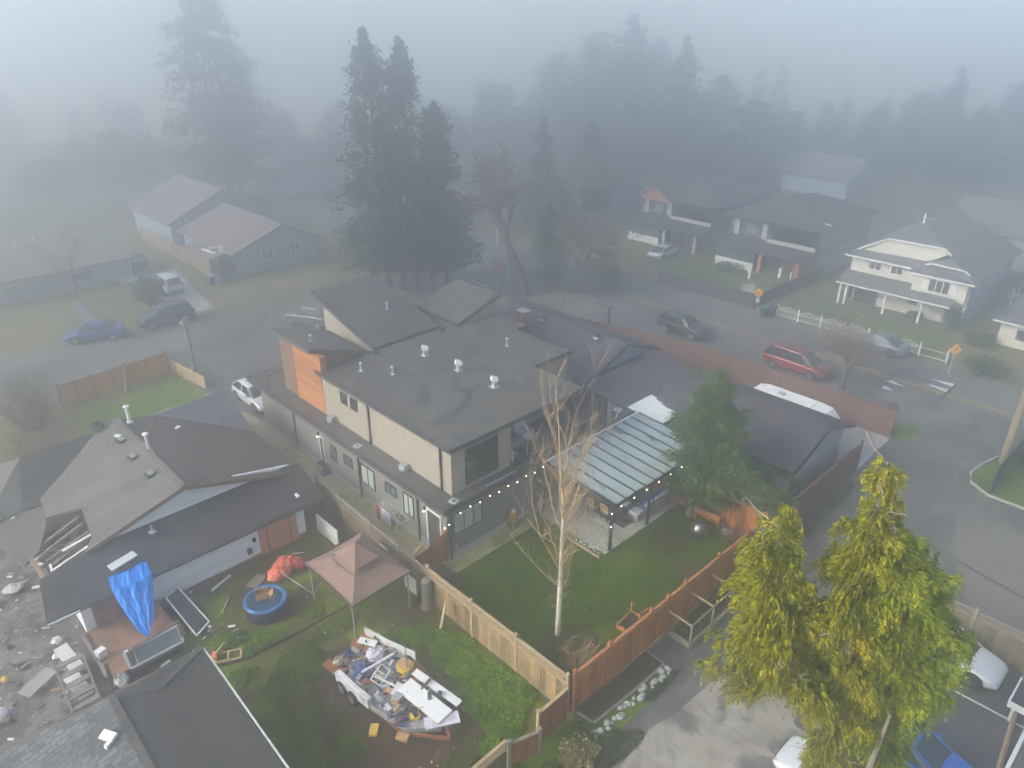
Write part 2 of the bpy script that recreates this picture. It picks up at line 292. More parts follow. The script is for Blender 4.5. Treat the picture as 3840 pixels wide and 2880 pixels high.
    M['backyard'] = ground_mat('backyard_soil', [(.27, (.045, .03, .018)), (.41, (.085, .058, .032)), (.48, (.07, .075, .012)), (.60, (.14, .175, .010)), (.72, (.1, .15, .012)), (.82, (.16, .19, .02))], .42, 11, .55, .8)
    M['baresoil'] = ground_mat('bare_soil', [(.3, (.04, .024, .014)), (.46, (.085, .054, .032)), (.58, (.055, .036, .022)), (.66, (.075, .07, .016)), (.76, (.11, .135, .014))], .55, 11, .55, .8)
    M['browncon'] = ground_mat('brown_concrete', [(.3, (.135, .125, .11)), (.6, (.165, .155, .14)), (.8, (.15, .145, .14))], .3, 14, .15, .1)
    M['mud'] = ground_mat('mud_debris', [(.3, (.04, .035, .028)), (.46, (.11, .1, .085)), (.56, (.22, .205, .185)), (.64, (.075, .06, .048)), (.8, (.14, .125, .105))], .8, 7, .5, .9)
    M['yardgrass'] = ground_mat('yard_lawn', [(.3, (.07, .095, .03)), (.5, (.10, .12, .04)), (.7, (.14, .13, .06))], .4, 10, .4)
    M['asphalt'] = ground_mat('asphalt', [(.3, (.10, .10, .10)), (.44, (.145, .145, .143)), (.52, (.11, .11, .11)), (.6, (.165, .163, .158)), (.75, (.2, .196, .188))], .22, 12, .22, .2, .8, stops2=([(.5, (0,)*3), (.54, (.7,)*3)], (.082, .082, .081)), scale2=.16, bdist=.01, spec=.35)
    M['lanea'] = ground_mat('lane_asphalt', [(.28, (.075, .078, .08)), (.42, (.115, .113, .11)), (.5, (.085, .083, .08)), (.56, (.135, .128, .115)), (.72, (.09, .092, .094))], .24, 12, .25, .2, .55, stops2=([(.49, (0,)*3), (.54, (.6,)*3)], (.065, .064, .062)), scale2=.22, bdist=.01, spec=.4)
    M['gravel'] = ground_mat('gravel_shoulder', [(.3, (.10, .10, .095)), (.55, (.16, .155, .145)), (.75, (.21, .205, .195))], .5, 10, .45, .7)
    m = ground_mat('cracked_drive', [(.3, (.15, .135, .115)), (.45, (.25, .225, .19)), (.58, (.285, .262, .228)), (.66, (.2, .185, .16)), (.76, (.11, .10, .095))], .42, 12, .25, .3, .75, stops2=([(.5, (0,)*3), (.57, (.9,)*3)], (.095, .092, .09)), scale2=.3, bdist=.01, spec=.35)
    nt = m.node_tree; b = nt.nodes['Principled BSDF']; vo = nt.nodes.new('ShaderNodeTexVoronoi'); vo.feature = 'DISTANCE_TO_EDGE'; nt.links.new(_mix(nt, _coords(nt, .3, world=True), _vnoise(nt, .5), .45, 'LINEAR_LIGHT'), vo.inputs['Vector']); vo.inputs['Scale'].default_value = 1.0
    old = b.inputs['Base Color'].links[0].from_socket; nt.links.new(_mix(nt, old, (.05, .045, .04), _ramp(nt, vo.outputs['Distance'], [(0, (.8,)*3), (.008, (.45,)*3), (.018, (0,)*3)])), b.inputs['Base Color']); M['drive'] = m
    m = ground_mat('crazed_asphalt', [(.3, (.10, .10, .105)), (.6, (.16, .155, .15))], .4, 18, .2, .2, .7, bdist=.01, spec=.4)
    nt = m.node_tree; b = nt.nodes['Principled BSDF']; vo = nt.nodes.new('ShaderNodeTexVoronoi'); vo.feature = 'DISTANCE_TO_EDGE'; nt.links.new(_coords(nt, 4.5, world=True), vo.inputs['Vector'])
    old = b.inputs['Base Color'].links[0].from_socket; nt.links.new(_mix(nt, old, (.035, .033, .03), _ramp(nt, vo.outputs['Distance'], [(0, (1,)*3), (.06, (.8,)*3), (.14, (0,)*3)])), b.inputs['Base Color']); M['crazed'] = m
    M['soil'] = ground_mat('dark_soil', [(.3, (.035, .028, .022)), (.7, (.075, .06, .045))], 1.2, 12, .5, .9)
    m = ground_mat('mossy_concrete', [(.3, (.44, .40, .30)), (.5, (.38, .35, .21)), (.6, (.24, .23, .06)), (.75, (.42, .4, .31))], .5, 9, .25, .3); M['mossy'] = m
    M['slab'] = ground_mat('patio_concrete', [(.3, (.38, .37, .34)), (.7, (.5, .485, .45))], .5, 14, .12, .1)
    M['paint'] = plain('road_paint', (.6, .6, .58), .7, .2, 4, world=True); M['painty'] = plain('yellow_paint', (.42, .28, .06), .7, .25, 3, world=True)
    # leaves
    M['f_gold'] = foliage('gold_cedar_leaf', (.075, .095, .004), (.31, .30, .008), (.44, .33, .012), 1.6)
    M['f_lime'] = foliage('lime_cypress_leaf', (.065, .11, .004), (.25, .30, .008), (.36, .35, .012), 1.4)
    M['f_spruce'] = foliage('spruce_needle', (.035, .07, .03), (.14, .2, .055), (.2, .24, .04), 1.2)
    M['f_dark'] = foliage('dark_conifer_leaf', (.018, .026, .018), (.04, .052, .032), None, .6, .1)
    M['f_mid'] = foliage('evergreen_leaf', (.03, .045, .02), (.07, .09, .035), None, .8, .15)
    M['f_weed'] = foliage('weed_leaf', (.06, .14, .006), (.2, .32, .012), None, 1.2)
    M['f_grass'] = foliage('grass_blade', (.035, .09, .006), (.11, .175, .012), (.19, .19, .03), 1.0)
    M['f_shrub'] = foliage('shrub_leaf', (.03, .045, .018), (.075, .095, .035), None, 2)
    M['f_straw'] = foliage('straw_grass', (.16, .14, .055), (.32, .27, .12), None, 2)
setup_materials()
# ------------------------------------------------------------------ openings
def window(par, axis, c, a0, a1, z0, z1, out, splits=(), zs=(), frame='black', pane='glassg', fw=.055, name='window', alpha=None):
    """axis 'x': wall plane x=c, opening a0..a1 along y; axis 'y': wall plane y=c; out = +1/-1 the side it faces"""
    f = MB(); p = MB()
    def bx(m, u0, u1, w0, w1, d0, d1):
        lo, hi = c + out*d0, c + out*d1
        if axis == 'x': m.box(lo, u0, w0, hi, u1, w1)
        else: m.box(u0, lo, w0, u1, hi, w1)
    bx(f, a0-fw, a0, z0-fw, z1+fw, -.01, .045); bx(f, a1, a1+fw, z0-fw, z1+fw, -.01, .045)
    bx(f, a0, a1, z0-fw, z0, -.01, .045); bx(f, a0, a1, z1, z1+fw, -.01, .045)
    for t in splits: q = a0 + (a1-a0)*t; bx(f, q-fw*.4, q+fw*.4, z0, z1, -.008, .04)
    for t in zs: q = z0 + (z1-z0)*t; bx(f, a0, a1, q-fw*.4, q+fw*.4, -.008, .037)
    bx(p, a0, a1, z0, z1, -.004, .012)
    o = f.build(name, M[frame], par); p.build('pane', M[pane], o); return o
def door(par, axis, c, a0, a1, z0, z1, out, mat='charcoal', frame='white', handle='chrome'):
    f = MB(); p = MB(); h = MB()
    def bx(m, u0, u1, w0, w1, d0, d1):
        lo, hi = c + out*d0, c + out*d1
        (m.box(lo, u0, w0, hi, u1, w1) if axis == 'x' else m.box(u0, lo, w0, u1, hi, w1))
    bx(p, a0, a1, z0, z1, -.01, .03); o = p.build('door', M[mat], par)
    bx(f, a0-.08, a0, z0, z1+.08, -.01, .05); bx(f, a1, a1+.08, z0, z1+.08, -.01, .05); bx(f, a0, a1, z1, z1+.08, -.01, .05); f.build('door_frame', M[frame], o)
    bx(h, a0+.08, a0+.14, z0+.95, z0+1.1, .03, .08); h.build('handle', M[handle], o); return o
def downspout(par, pts, mat='black', w=.09):
    m = MB()
    for a, b in zip(pts, pts[1:]): m.bar(a, b, w, w*.8)
    return m.build('downspout', M[mat], par)
# ------------------------------------------------------------------ the modern house
H = empty('modern_house', 'modern grey stucco house with flat roofs and an orange clad tower', 'house')
m = MB(); m.box(0, 0, .35, 12.9, 18.6, 3.24); m.build('lower_wall', M['stucco_low'], H)
m = MB(); m.box(-.02, -.02, -.05, 12.92, 18.62, .35); m.build('foundation', M['found'], H)
m = MB(); m.box(-.58, -.58, 3.24, 13.45, 19.1, 3.47); m.build('lower_fascia', M['charcoal'], H)
m = MB(); m.box(-.50, -.50, 3.47, 13.37, 19.02, 3.494); m.build('lower_roof', M['membrane'], H)
m = MB()
for a in ((-.58,-.58,-.5,19.1),(-.5,-.58,13.37,-.5),(13.37,-.58,13.45,19.1),(-.5,19.02,13.37,19.1)): m.box(a[0], a[1], 3.47, a[2], a[3], 3.52)
m.build('lower_roof_edge', M['dark'], H)
# upper storey: a real room behind the big front window, solid elsewhere
wx0, wx1, wz0, wz1 = 1.45, 3.45, 3.78, 5.62
m = MB(); t = .16
m.box(.53, .18, 3.494, .53+t, 4.4, 5.9); m.box(.53+t, .18, 3.494, wx0, .18+t, 5.9); m.box(wx1, .18, 3.494, 4.35, .18+t, 5.9)
m.box(wx0, .18, 3.494, wx1, .18+t, wz0); m.box(wx0, .18, wz1, wx1, .18+t, 5.9); m.box(4.35-t, .18+t, 3.494, 4.35, 2.6, 5.9)
m.prism([(.53, 4.4), (4.35-t, 4.4), (4.35-t, 2.6), (9.55, 2.6), (9.55, 3.97), (12.72, 3.97), (12.72, 8.6), (13.65, 8.6), (13.65, 11.4), (.53, 11.4)], 3.494, 5.9)
m.build('upper_wall', M['stucco_up'], H)
m = MB(); m.box(.53+t, .18+t, 3.494, 4.35-t, 4.4, 3.52); m.box(.53+t, 4.36, 3.52, 4.35-t, 4.4, 5.9); m.build('room_floor', M['interior'], H)
RP = [(.40, .05), (9.70, .05), (9.70, 3.86), (12.86, 3.80), (12.86, 8.50), (13.80, 8.50), (13.80, 11.48), (10.4, 11.5), (10.4, 12.0), (.40, 12.0)]
m = MB(); m.prism(RP, 5.87, 6.07); m.build('upper_fascia', M['charcoal'], H)
def inset(poly, d):
    out = []; n = len(poly)
    for i in range(n):
        p, q, r = Vector(poly[i-1]), Vector(poly[i]), Vector(poly[(i+1) % n])
        e1 = (q-p).normalized(); e2 = (r-q).normalized(); n1 = Vector((-e1.y, e1.x)); n2 = Vector((-e2.y, e2.x))
        k = (n1+n2); k = k / max(.2, k.dot(n1)); out.append(tuple(q + k*d))
    return out
m = MB(); m.prism(inset(RP, .07), 6.07, 6.095); m.build('upper_roof', M['membrane'], H)
m = MB(); IN = inset(RP, .07)
for i in range(len(RP)):
    a, b = RP[i], RP[(i+1) % len(RP)]; c, d = IN[i], IN[(i+1) % len(RP)]
    m.prism([a, b, d, c], 6.07, 6.115)
m.build('upper_roof_edge', M['dark'], H)
# tower with orange boards and its mono-pitch roof
m = MB(); m.yprism([(.53, 3.494), (4.0, 3.494), (4.0, 6.1), (.53, 7.12)], 12.05, 14.39); m.yprism([(.53, 3.494), (3.6, 3.494), (3.6, 6.2), (.53, 7.12)], 14.39, 16.0); m.build('tower_wall', M['woodbr'], H)
m = MB(); m.box(.50, 11.40, 3.50, .53, 14.39, 7.11); m.box(.50, 11.37, 6.1, .86, 11.40, 7.0); m.box(.53, 11.40, 6.1, .86, 12.05, 7.0); m.build('wood_cladding', M['slatwood'], H)
m = MB(); m.slab([(.22, 11.9, 7.42), (4.05, 11.9, 6.2), (4.05, 16.3, 6.2), (.22, 16.3, 7.42)], .22); m.build('tower_roof', M['charcoal'], H)
m = MB(); m.slab([(.34, 12.02, 7.40), (4.0, 12.02, 6.235), (4.0, 16.2, 6.235), (.34, 16.2, 7.40)], .02); m.build('tower_roofing', M['membrane'], H)
# butterfly roofs at the back
m = MB(); m.xprism([(12.2, 3.494), (18.0, 3.494), (18.0, 7.45), (12.2, 5.95)], 4.75, 9.2); m.build('clerestory_wall', M['stucco_up'], H)
m = MB(); m.slab([(4.42, 12.02, 6.22), (9.47, 12.02, 6.22), (9.47, 18.85, 8.06), (4.42, 18.85, 8.06)], .24); m.build('rear_pitched_roof', M['charcoal'], H)
m = MB(); m.slab([(4.54, 12.12, 6.272), (9.35, 12.12, 6.272), (9.35, 18.73, 8.052), (4.54, 18.73, 8.052)], .02); m.build('rear_roofing', M['membrane'], H)
m = MB(); m.yprism([(10.7, 3.494), (14.0, 3.494), (14.0, 6.95), (10.7, 5.95)], 11.6, 15.8); m.build('east_wall', M['stucco_up'], H)
m = MB(); m.slab([(10.52, 11.52, 6.2), (14.24, 11.52, 7.33), (14.24, 16.0, 7.33), (10.52, 16.0, 6.2)], .22); m.build('east_pitched_roof', M['charcoal'], H)
m = MB(); m.slab([(10.62, 11.62, 6.255), (14.12, 11.62, 7.32), (14.12, 15.9, 7.32), (10.62, 15.9, 6.255)], .02); m.build('east_roofing', M['membrane'], H)
m = MB(); m.box(-.4, 16.42, 4.45, 4.4, 16.47, 4.5); 
for x in (-.38, .7, 1.5, 2.4, 3.3, 4.2): m.box(x, 16.42, 3.494, x+.05, 16.47, 4.45)
m.box(.7, 16.42, 3.95, 1.5, 16.46, 4.0); m.build('terrace_rail', M['black'], H)
# windows and doors
window(H, 'y', .18, wx0, wx1, wz0, wz1, -1, (.68,), (.68,), pane='glassl')
wp = [c for c in H.children if c.name.startswith('window')][0].children[0]
mt, nt, b = _nt('clear_glass'); b.inputs['Base Color'].default_value = (.05, .07, .07, 1); b.inputs['Alpha'].default_value = .22; b.inputs['Roughness'].default_value = .05; wp.data.materials[0] = mt; M['clear'] = mt
window(H, 'y', 0, .42, 2.16, 1.38, 2.55, -1, (.36, .7), pane='curtain')
for y0, y1, z0, z1, sp in ((9.85, 10.42, 1.23, 2.1, (.5,)), (8.22, 8.98, 1.57, 2.08, (.5,)), (6.1, 7.27, 1.14, 2.28, (.5,)), (4.13, 4.99, 1.69, 2.2, (.5,)), (2.68, 3.43, 1.14, 2.34, (.5,))):
    window(H, 'x', 0, y0, y1, z0, z1, -1, sp, pane='curtain' if y0 in (6.1, 2.68) else 'glassg')
for y0, y1 in ((8.97, 9.5), (7.97, 8.54)): window(H, 'x', .53, y0, y1, 5.02, 5.62, -1, (), frame='black', pane='glass')
door(H, 'x', 0, .5, 1.48, .16, 2.33, -1); door(H, 'x', 0, 11.18, 11.5, .16, 2.16, -1)
for y in (2.23, 7.46, 14.4): downspout(H, [(-.07, y, 3.24), (-.07, y, .02)])
for y in (.88, 6.84): downspout(H, [(.46, y, 5.87), (.46, y, 3.5)])
downspout(H, [(.16, -.07, 3.24), (.16, -.07, .02)])
m = MB(); m.obox((.5, .02, 1.2), (.02, .02, .02)); 
def roofvent(x, y, z, par):
    o = MB().obox((x, y, z+.03), (.42, .42, .05)).build('roof_vent', M['galv'], par)
    MB().obox((x, y, z+.25), (.2, .2, .4)).build('vent_pipe', M['galv'], o)
    MB().obox((x-.03, y-.03, z+.5), (.36, .36, .2), PI/4+.2, .35).build('vent_hood', M['white'], o)
def pipe(x, y, z, h, par, r=.05, name='vent_pipe', mat='galv', cap=True):
    mm = MB(); mm.lathe([(r*2.6, 0), (r*1.3, .05), (r, .06), (r, h)], (x, y, z), 10)
    if cap: mm.lathe([(r*1.9, h-.02), (r*2, h+.04), (r*.6, h+.1)], (x, y, z), 10)
    return mm.build(name, M[mat], par)
for x, y in ((6.15, 9.25), (6.25, 6.35), (6.3, 3.45)): roofvent(x, y, 6.095, H)
for x, y in ((2.3, 10.1), (3.3, 8.5), (10.6, 7.0), (7.6, 15.0)): pipe(x, y, 6.095 if y < 12 else 7.05, .42, H)
pipe(1.3, 13.6, 7.08, .36, H, .06)
for x, y in ((-.18, 7.18), (.30, -.2), (12.93, .2), (8.07, 3.3)):
    zz = 3.494 if x != 8.07 else 6.095; d = MB().obox((x, y, zz+.012), (.42 if x != 8.07 else .16,)*2 + (.022,), .3).build('roof_drain', M['galv'], H); MB().lathe([(.06, 0), (.06, .03)], (x, y, zz+.02), 10).build('drain_grate', M['black'], d)
for y in (3.62, 10.4): MB().obox((.27, y, 3.66), (.34, .42, .3), .1).obox((.1, y, 3.58), (.1, .34, .12)).build('exhaust_hood', M['grey'], H)
for x, y in ((9.3, 11.6), (4.3, 11.6)): MB().lathe([(.12, 0), (.2, .12), (.05, .2)], (x, y, 6.1), 8).build('roof_drain', M['dark'], H)
MB().box(2.2, -.42, 3.5, 4.2, -.3, 3.53).build('roof_flashing', M['grey'], H)
# balcony front rail, privacy screens
m = MB(); m.box(4.4, -.02, 4.5, 8.2, .04, 4.56); m.box(4.4, -.02, 3.6, 8.2, .04, 3.64); m.box(4.4, -.03, 3.494, 8.2, .05, 3.56)
for i in range(27): x = 4.45 + i*.142; m.box(x, -.005, 3.64, x+.045, .025, 4.5)
m.build('balcony_rail', M['black'], H)
m = MB()
for i in range(20): x = 8.22 + i*.142; m.box(x, -.52, 3.5, x+.09, -.5, 5.22)
for x in (8.2, 9.6, 10.95): m.box(x-.04, -.56, 3.5, x+.04, -.48, 5.3)
m.box(8.2, -.53, 5.22, 10.95, -.47, 5.3); m.box(8.2, -.53, 4.3, 10.95, -.5, 4.36)
for i in range(30): y = -.46 + i*.142; m.box(10.93, y, 3.5, 10.95, y+.09, 5.22)
for y in (1.2, 3.8): m.box(10.9, y-.04, 3.5, 10.98, y+.04, 5.3)
m.box(10.91, -.47, 5.22, 10.97, 3.84, 5.3); m.build('privacy_screen', M['dark'], H)
for y in (1.62, 11.6): 
    o = MB().box(-.12, y, 2.2, 0, y+.1, 2.4).build('wall_lamp', M['black'], H); MB().ball((-.1, y+.05, 2.16), .055).build('lamp_glass', M['walllamp'], o)
bedo = empty('bed', 'white made bed behind the big upstairs window', 'bed', (1.0, 1.1, 3.52))
MB().box(0, 0, .0, 1.7, 2.0, .3).build('bed_base', M['wood'], bedo); MB().box(-.03, -.03, .3, 1.75, 2.0, .55).build('bedding', M['bed'], bedo); MB().box(.1, 1.55, .55, .8, 1.95, .68).box(.9, 1.55, .55, 1.6, 1.95, .68).build('pillow', M['white'], bedo)
# balcony things
tb = empty('balcony_table', 'pale table behind the balcony rail', 'table', (5.25, .75, 3.494)); MB().box(-.6, -.4, .7, .6, .4, .75).build('tabletop', M['grey'], tb)
for sx in (-1, 1):
    for sy in (-1, 1): MB().box(sx*.52-.03, sy*.34-.03, 0, sx*.52+.03, sy*.34+.03, .7).build('leg', M['white'], tb)
ch = empty('balcony_chair', 'white slatted balcony chair next to the room wall', 'chair', (4.75, .45, 3.494), .3)
MB().box(-.25, -.25, .4, .25, .25, .45).build('seat', M['white'], ch); MB().box(-.25, .22, .45, .25, .26, .95).build('backrest', M['white'], ch)
for sx in (-1, 1):
    for sy in (-1, 1): MB().box(sx*.22-.02, sy*.22-.02, 0, sx*.22+.02, sy*.22+.02, .4).build('leg', M['white'], ch)
tag(MB().ball((0, 0, .2), (.22, .22, .2)).build('flower_pot', M['clothr'], None, True, (5.0, 1.0, 4.245)), 'red potted plant on the balcony table', 'plant')
tag(MB().obox((0, 0, .36), (.95, .8, .72), .1).obox((0, .35, .8), (.95, .15, .5), .1).build('sofa_cover', M['clothw'], None, False, (6.55, 1.5, 3.494)), 'pale covered seat against the balcony back wall', 'seat')
# ------------------------------------------------------------------ patio cover, slab, lights
PC = empty('patio_cover', 'patio cover of dirty glass panels on black posts', 'patio cover', (0, 0, 0))
X0, X1, YA, YB, ZA, ZB = 6.07, 13.75, -.60, -5.25, 3.36, 3.02
m = MB(); m.bar((X0-.05, YA-.06, ZA-.02), (X1+.05, YA-.06, ZA-.02), .1, .14); m.build('gutter', M['white'], PC)
m = MB(); m.bar((X0, YB, ZB-.07), (X1, YB, ZB-.07), .1, .14); m.build('front_beam', M['black'], PC)
n = 10
for i in range(n+1):
    x = X0 + (X1-X0)*i/n; m = MB(); m.bar((x, YA-.12, ZA+.0), (x, YB-.03, ZB+.02), .07, .1); m.build('rafter', M['black'], PC)
for i in range(n):
    x = X0 + (X1-X0)*i/n; x2 = X0 + (X1-X0)*(i+1)/n; m = MB(); m.slab([(x+.035, YA-.14, ZA+.015), (x2-.035, YA-.14, ZA+.015), (x2-.035, YB, ZB+.03), (x+.035, YB, ZB+.03)], .012); m.build('glass_panel', M['glazing'], PC)
for x in (6.29, 9.33, 12.47): MB().box(x-.06, -5.0, 0, x+.06, -4.88, ZB-.1).build('post', M['black'], PC)
structure(sheet('patio', [(5.9, -5.0), (13.6, -5.0), (13.6, -.02), (5.9, -.02)], .045, M['slab']))
SL = empty('string_lights', 'string of warm bulbs along the eave and patio cover', 'string lights')
pts = [(.35 + .62*i, -.62, 3.02 + .07*((i % 2))) for i in range(11)] + [(6.5 + 1.0*i, -5.3, 2.78) for i in range(7)] + [(6.6 + .95*i, -1.5 - .35*(i % 2), 3.1) for i in range(7)] + [(6.22, -4.98, z) for z in (2.3, 1.5)] + [(-.1, -.3, 2.4), (-.1, .05, 2.0)]
for run in (pts[:11], pts[11:18], pts[18:25]): MB().tube([(p[0], p[1], p[2]+.05) for p in run], .008, 4).build('cord', M['black'], SL)
for p in pts: MB().ball(p, .032, 8, 5).build('light_bulb', M['bulb'], SL)
CR = empty('lean_to_roof', 'white corrugated lean-to roof between patio cover and blue house', 'roof'); m = MB()
for i in range(9):
    x = 14.2 + i*.25; m.slab([(x, .42, 3.12), (x+.2, .42, 3.12), (x+.2, -2.0, 2.92), (x, -2.0, 2.92)], .03); m.slab([(x+.19, .42, 3.155), (x+.26, .42, 3.155), (x+.26, -2.0, 2.955), (x+.19, -2.0, 2.955)], .03)
m.build('corrugated_sheet', M['corr'], CR); MB().box(14.2, -2.02, 2.72, 16.45, -1.94, 2.86).build('beam', M['black'], CR)
for x in (14.3, 16.3): MB().box(x-.05, -1.98, 0, x+.05, -1.9, 2.72).build('post', M['black'], CR)
# ------------------------------------------------------------------ ground and surfaces
def cw(r, f): return (-17.762 + r*.7216 + f*.6923, -22.981 - r*.6923 + f*.7216)
structure(sheet('ground', [cw(-147, -14), cw(147, -14), cw(147, 162), cw(-147, 162)], -.03, M['ground']))
structure(sheet('verge', [(-75, 41.5), (32, 41.5), (32, 90), (-75, 72)], -.018, M['verge']))
structure(sheet('yard_grass', [(-40, 20), (-.75, 20), (-.75, 33.8), (-40, 33.3)], -.014, M['verge']))
structure(sheet('yard_green', [(-9, 23), (-1.1, 25.5), (-1.2, 29.8), (-5, 29.2), (-9, 28.2)], -.010, M['vgreen']))
structure(sheet('road', [(28.2, -48), (40.6, -48), (40.6, 78), (29.5, 78), (27.6, 20), (27.9, -10)], -.010, M['asphalt']))
structure(sheet('road_shoulder', [(40.6, -48), (41.8, -48), (42.2, 70), (40.6, 70)], -.014, M['gravel']))
structure(sheet('gravel_apron', [(33.9, -7.0), (34.8, -8.3), (33.7, -11.3), (33.3, -14.4), (34.0, -20), (31.2, -22), (31.6, -15.5), (32.4, -13), (31.0, -10.4), (32.2, -8.6)], -.006, M['gravel']))
structure(sheet('road_patch', [(29.0, -6.5), (31.8, -5.2), (33.6, -6.0), (32.4, -8.8), (29.5, -9.3)], -.006, M['lanea']))
structure(sheet('road_patch', [(29.2, 9.5), (31.5, 4), (35.5, 3.2), (35.8, 6.5), (32.5, 11.5)], -.006, M['lanea']))
structure(sheet('road_patch', [(34.4, -.8), (40.2, -1.5), (40.0, 2.4), (36, 3.0)], -.006, M['lanea']))
structure(sheet('side_street', [(-75, 33.2), (-.6, 34.2), (28, 28.6), (28.3, 37.5), (10.5, 38.4), (5.2, 40.8), (-5.5, 42.3), (-75, 46)], -.006, M['asphalt']))
structure(sheet('driveway_apron', [(-.7, 19), (6, 19), (6.5, 27), (11, 30), (8, 34.5), (-.6, 34.4)], -.002, M['lanea']))
structure(sheet('front_verge', [(13, 18.7), (27, 15), (28.2, 27.5), (11, 29.5), (6.5, 27), (6, 19)], .0, M['verge']))
structure(sheet('side_yard', [(13.0, -1.0), (27.4, -10.0), (27.4, 16), (13.2, 19)], -.008, M['vgreen']))
structure(sheet('garage_pad', [(12.1, -10.2), (28.2, -10.2), (28.2, -2.5), (15, -2.5)], -.004, M['concrete']))
structure(sheet('lane', [(-22, -40), (34, -40), (34, -14.4), (31.5, -10.3), (-22, -10.35)], -.004, M['lanea']))
structure(sheet('lane_patch', [(19.7, -14.9), (22.3, -14.75), (23.4, -14.6), (23.6, -12.5), (21.4, -12.6), (18.6, -13.6)], .002, M['asphalt']))
structure(sheet('lane_slab', [(21.9, -15.9), (23.2, -21), (14.3, -25), (13, -19.8), (18.0, -17.0)], .001, M['browncon']))
for i in range(1):
    a = (18.0 + 1.55*i, -17.05 + .5*i); b = (a[0]-1.2, a[1]-6); d = Vector((b[0]-a[0], b[1]-a[1])).normalized()*.04; nrm = (-d.y, d.x)
    structure(sheet('joint_line', [(a[0]-nrm[0], a[1]-nrm[1]), (a[0]+nrm[0], a[1]+nrm[1]), (b[0]+nrm[0], b[1]+nrm[1]), (b[0]-nrm[0], b[1]-nrm[1])], .006, M['under']))
structure(sheet('driveway', [(-9, -40), (-4.8, -13.4), (-2.7, -12.85), (-.7, -12.6), (.6, -12.9), (2.1, -12.95), (3.3, -13.0), (5.3, -12.9), (6.2, -15.8), (3.4, -16.2), (2.9, -40)], .002, M['drive']))
structure(sheet('crazed_strip', [(-4.8, -13.4), (-2.7, -12.85), (-.7, -12.6), (.6, -12.9), (2.1, -12.95), (3.3, -13.0), (3.8, -12.3), (1.1, -12.2), (-.7, -12.1), (-2.2, -11.9), (-3.6, -11.9)], .003, M['crazed']))
structure(sheet('garden_bed', [(-2.4, -10.2), (2.3, -10.2), (2.25, -11.15), (-2.0, -11.0)], .04, M['soil']))
structure(sheet('weedy_edge', [(-5.4, -10.2), (-2.4, -10.2), (-2.0, -11.05), (2.25, -11.2), (1.9, -11.9), (-2.2, -11.85), (-3.8, -12.6), (-5.0, -13.2)], .0, M['vgreen']))
structure(sheet('lawn', [(-2.35, -10.0), (12.0, -10.0), (12.0, -.3), (5.9, -.9), (-.4, -.9), (-2.35, .1)], .006, M['lawn']))
structure(sheet('leafy_patch', [(7.2, -6.4), (9.4, -5.3), (10.8, -5.6), (10.2, -7.2), (8.2, -7.6)], .010, M['soil']))
structure(sheet('corner_bed', [(-2.3, -9.95), (.9, -9.95), (1.6, -7.6), (.4, -6.3), (-1.2, -7.0), (-2.3, -8.2)], .010, M['soil']))
structure(sheet('moss_strip', [(-.3, -.95), (5.9, -.95), (5.9, -.02), (-.3, -.02)], .02, M['mossy']))
structure(sheet('walkway', [(-1.35, .0), (0, .0), (0, 20), (-.9, 26.2), (-1.6, 20)], .03, M['mossy']))
structure(sheet('backyard', [(-13.6, -16), (-5.2, -13), (-5.2, -10.2), (-2.6, -10.2), (-2.3, 6.6), (-13.6, 6.6)], .0, M['backyard']))
structure(sheet('debris_ground', [(-34, -6), (-13.6, -6), (-13.6, 18), (-34, 20)], .003, M['mud']))
structure(sheet('bare_soil', [(-9.5, -10.0), (-5.2, -8.8), (-4.7, -3.2), (-6.8, -.9), (-9, -2.2), (-10.3, -6)], .006, M['baresoil']))
structure(sheet('grass_island', [(30, -15.7), (28.3, -15.25), (26.9, -15.1), (25.8, -15.45), (25.1, -16.5), (25.0, -32), (33, -32), (33, -16.4)], .02, M['vgreen']))
structure(sheet('grass_corner', [(27.8, -10.2), (29.9, -9.6), (30.4, -10.5), (29.6, -11.2), (28.3, -11.1)], .012, M['vgreen']))
structure(sheet('house_yard', [(41.9, -14), (60, -14), (60, 40), (42.2, 40)], -.016, M['verge']))
structure(sheet('front_lawn', [(42.4, -7.4), (48.6, -7.2), (48.9, 5.2), (42.4, 5.2)], -.010, M['yardgrass']))
structure(sheet('corner_lawn', [(42.6, 8.2), (51, 9.5), (50.8, 24), (42.6, 17.5)], -.010, M['yardgrass']))
structure(sheet('paving_path', [(44.6, 10.2), (47.6, 12.3), (48.4, 11.2), (46.0, 9.9)], -.004, M['concrete']))
structure(sheet('side_driveway', [(55, -12), (70, -12), (70, -7.4), (55, -7.6)], -.010, M['concrete']))
structure(sheet('parking_pad', [(2.3, 42), (6.9, 42), (9.2, 56), (4.5, 56)], -.012, M['concrete']))
MB().tube([(25.0, -32, .06), (25.08, -16.5, .06), (25.8, -15.4, .06), (26.9, -15.05, .06), (28.3, -15.2, .06), (30, -15.6, .06)], .09, 6).build('kerb', M['concrete'])['kind'] = 'structure'
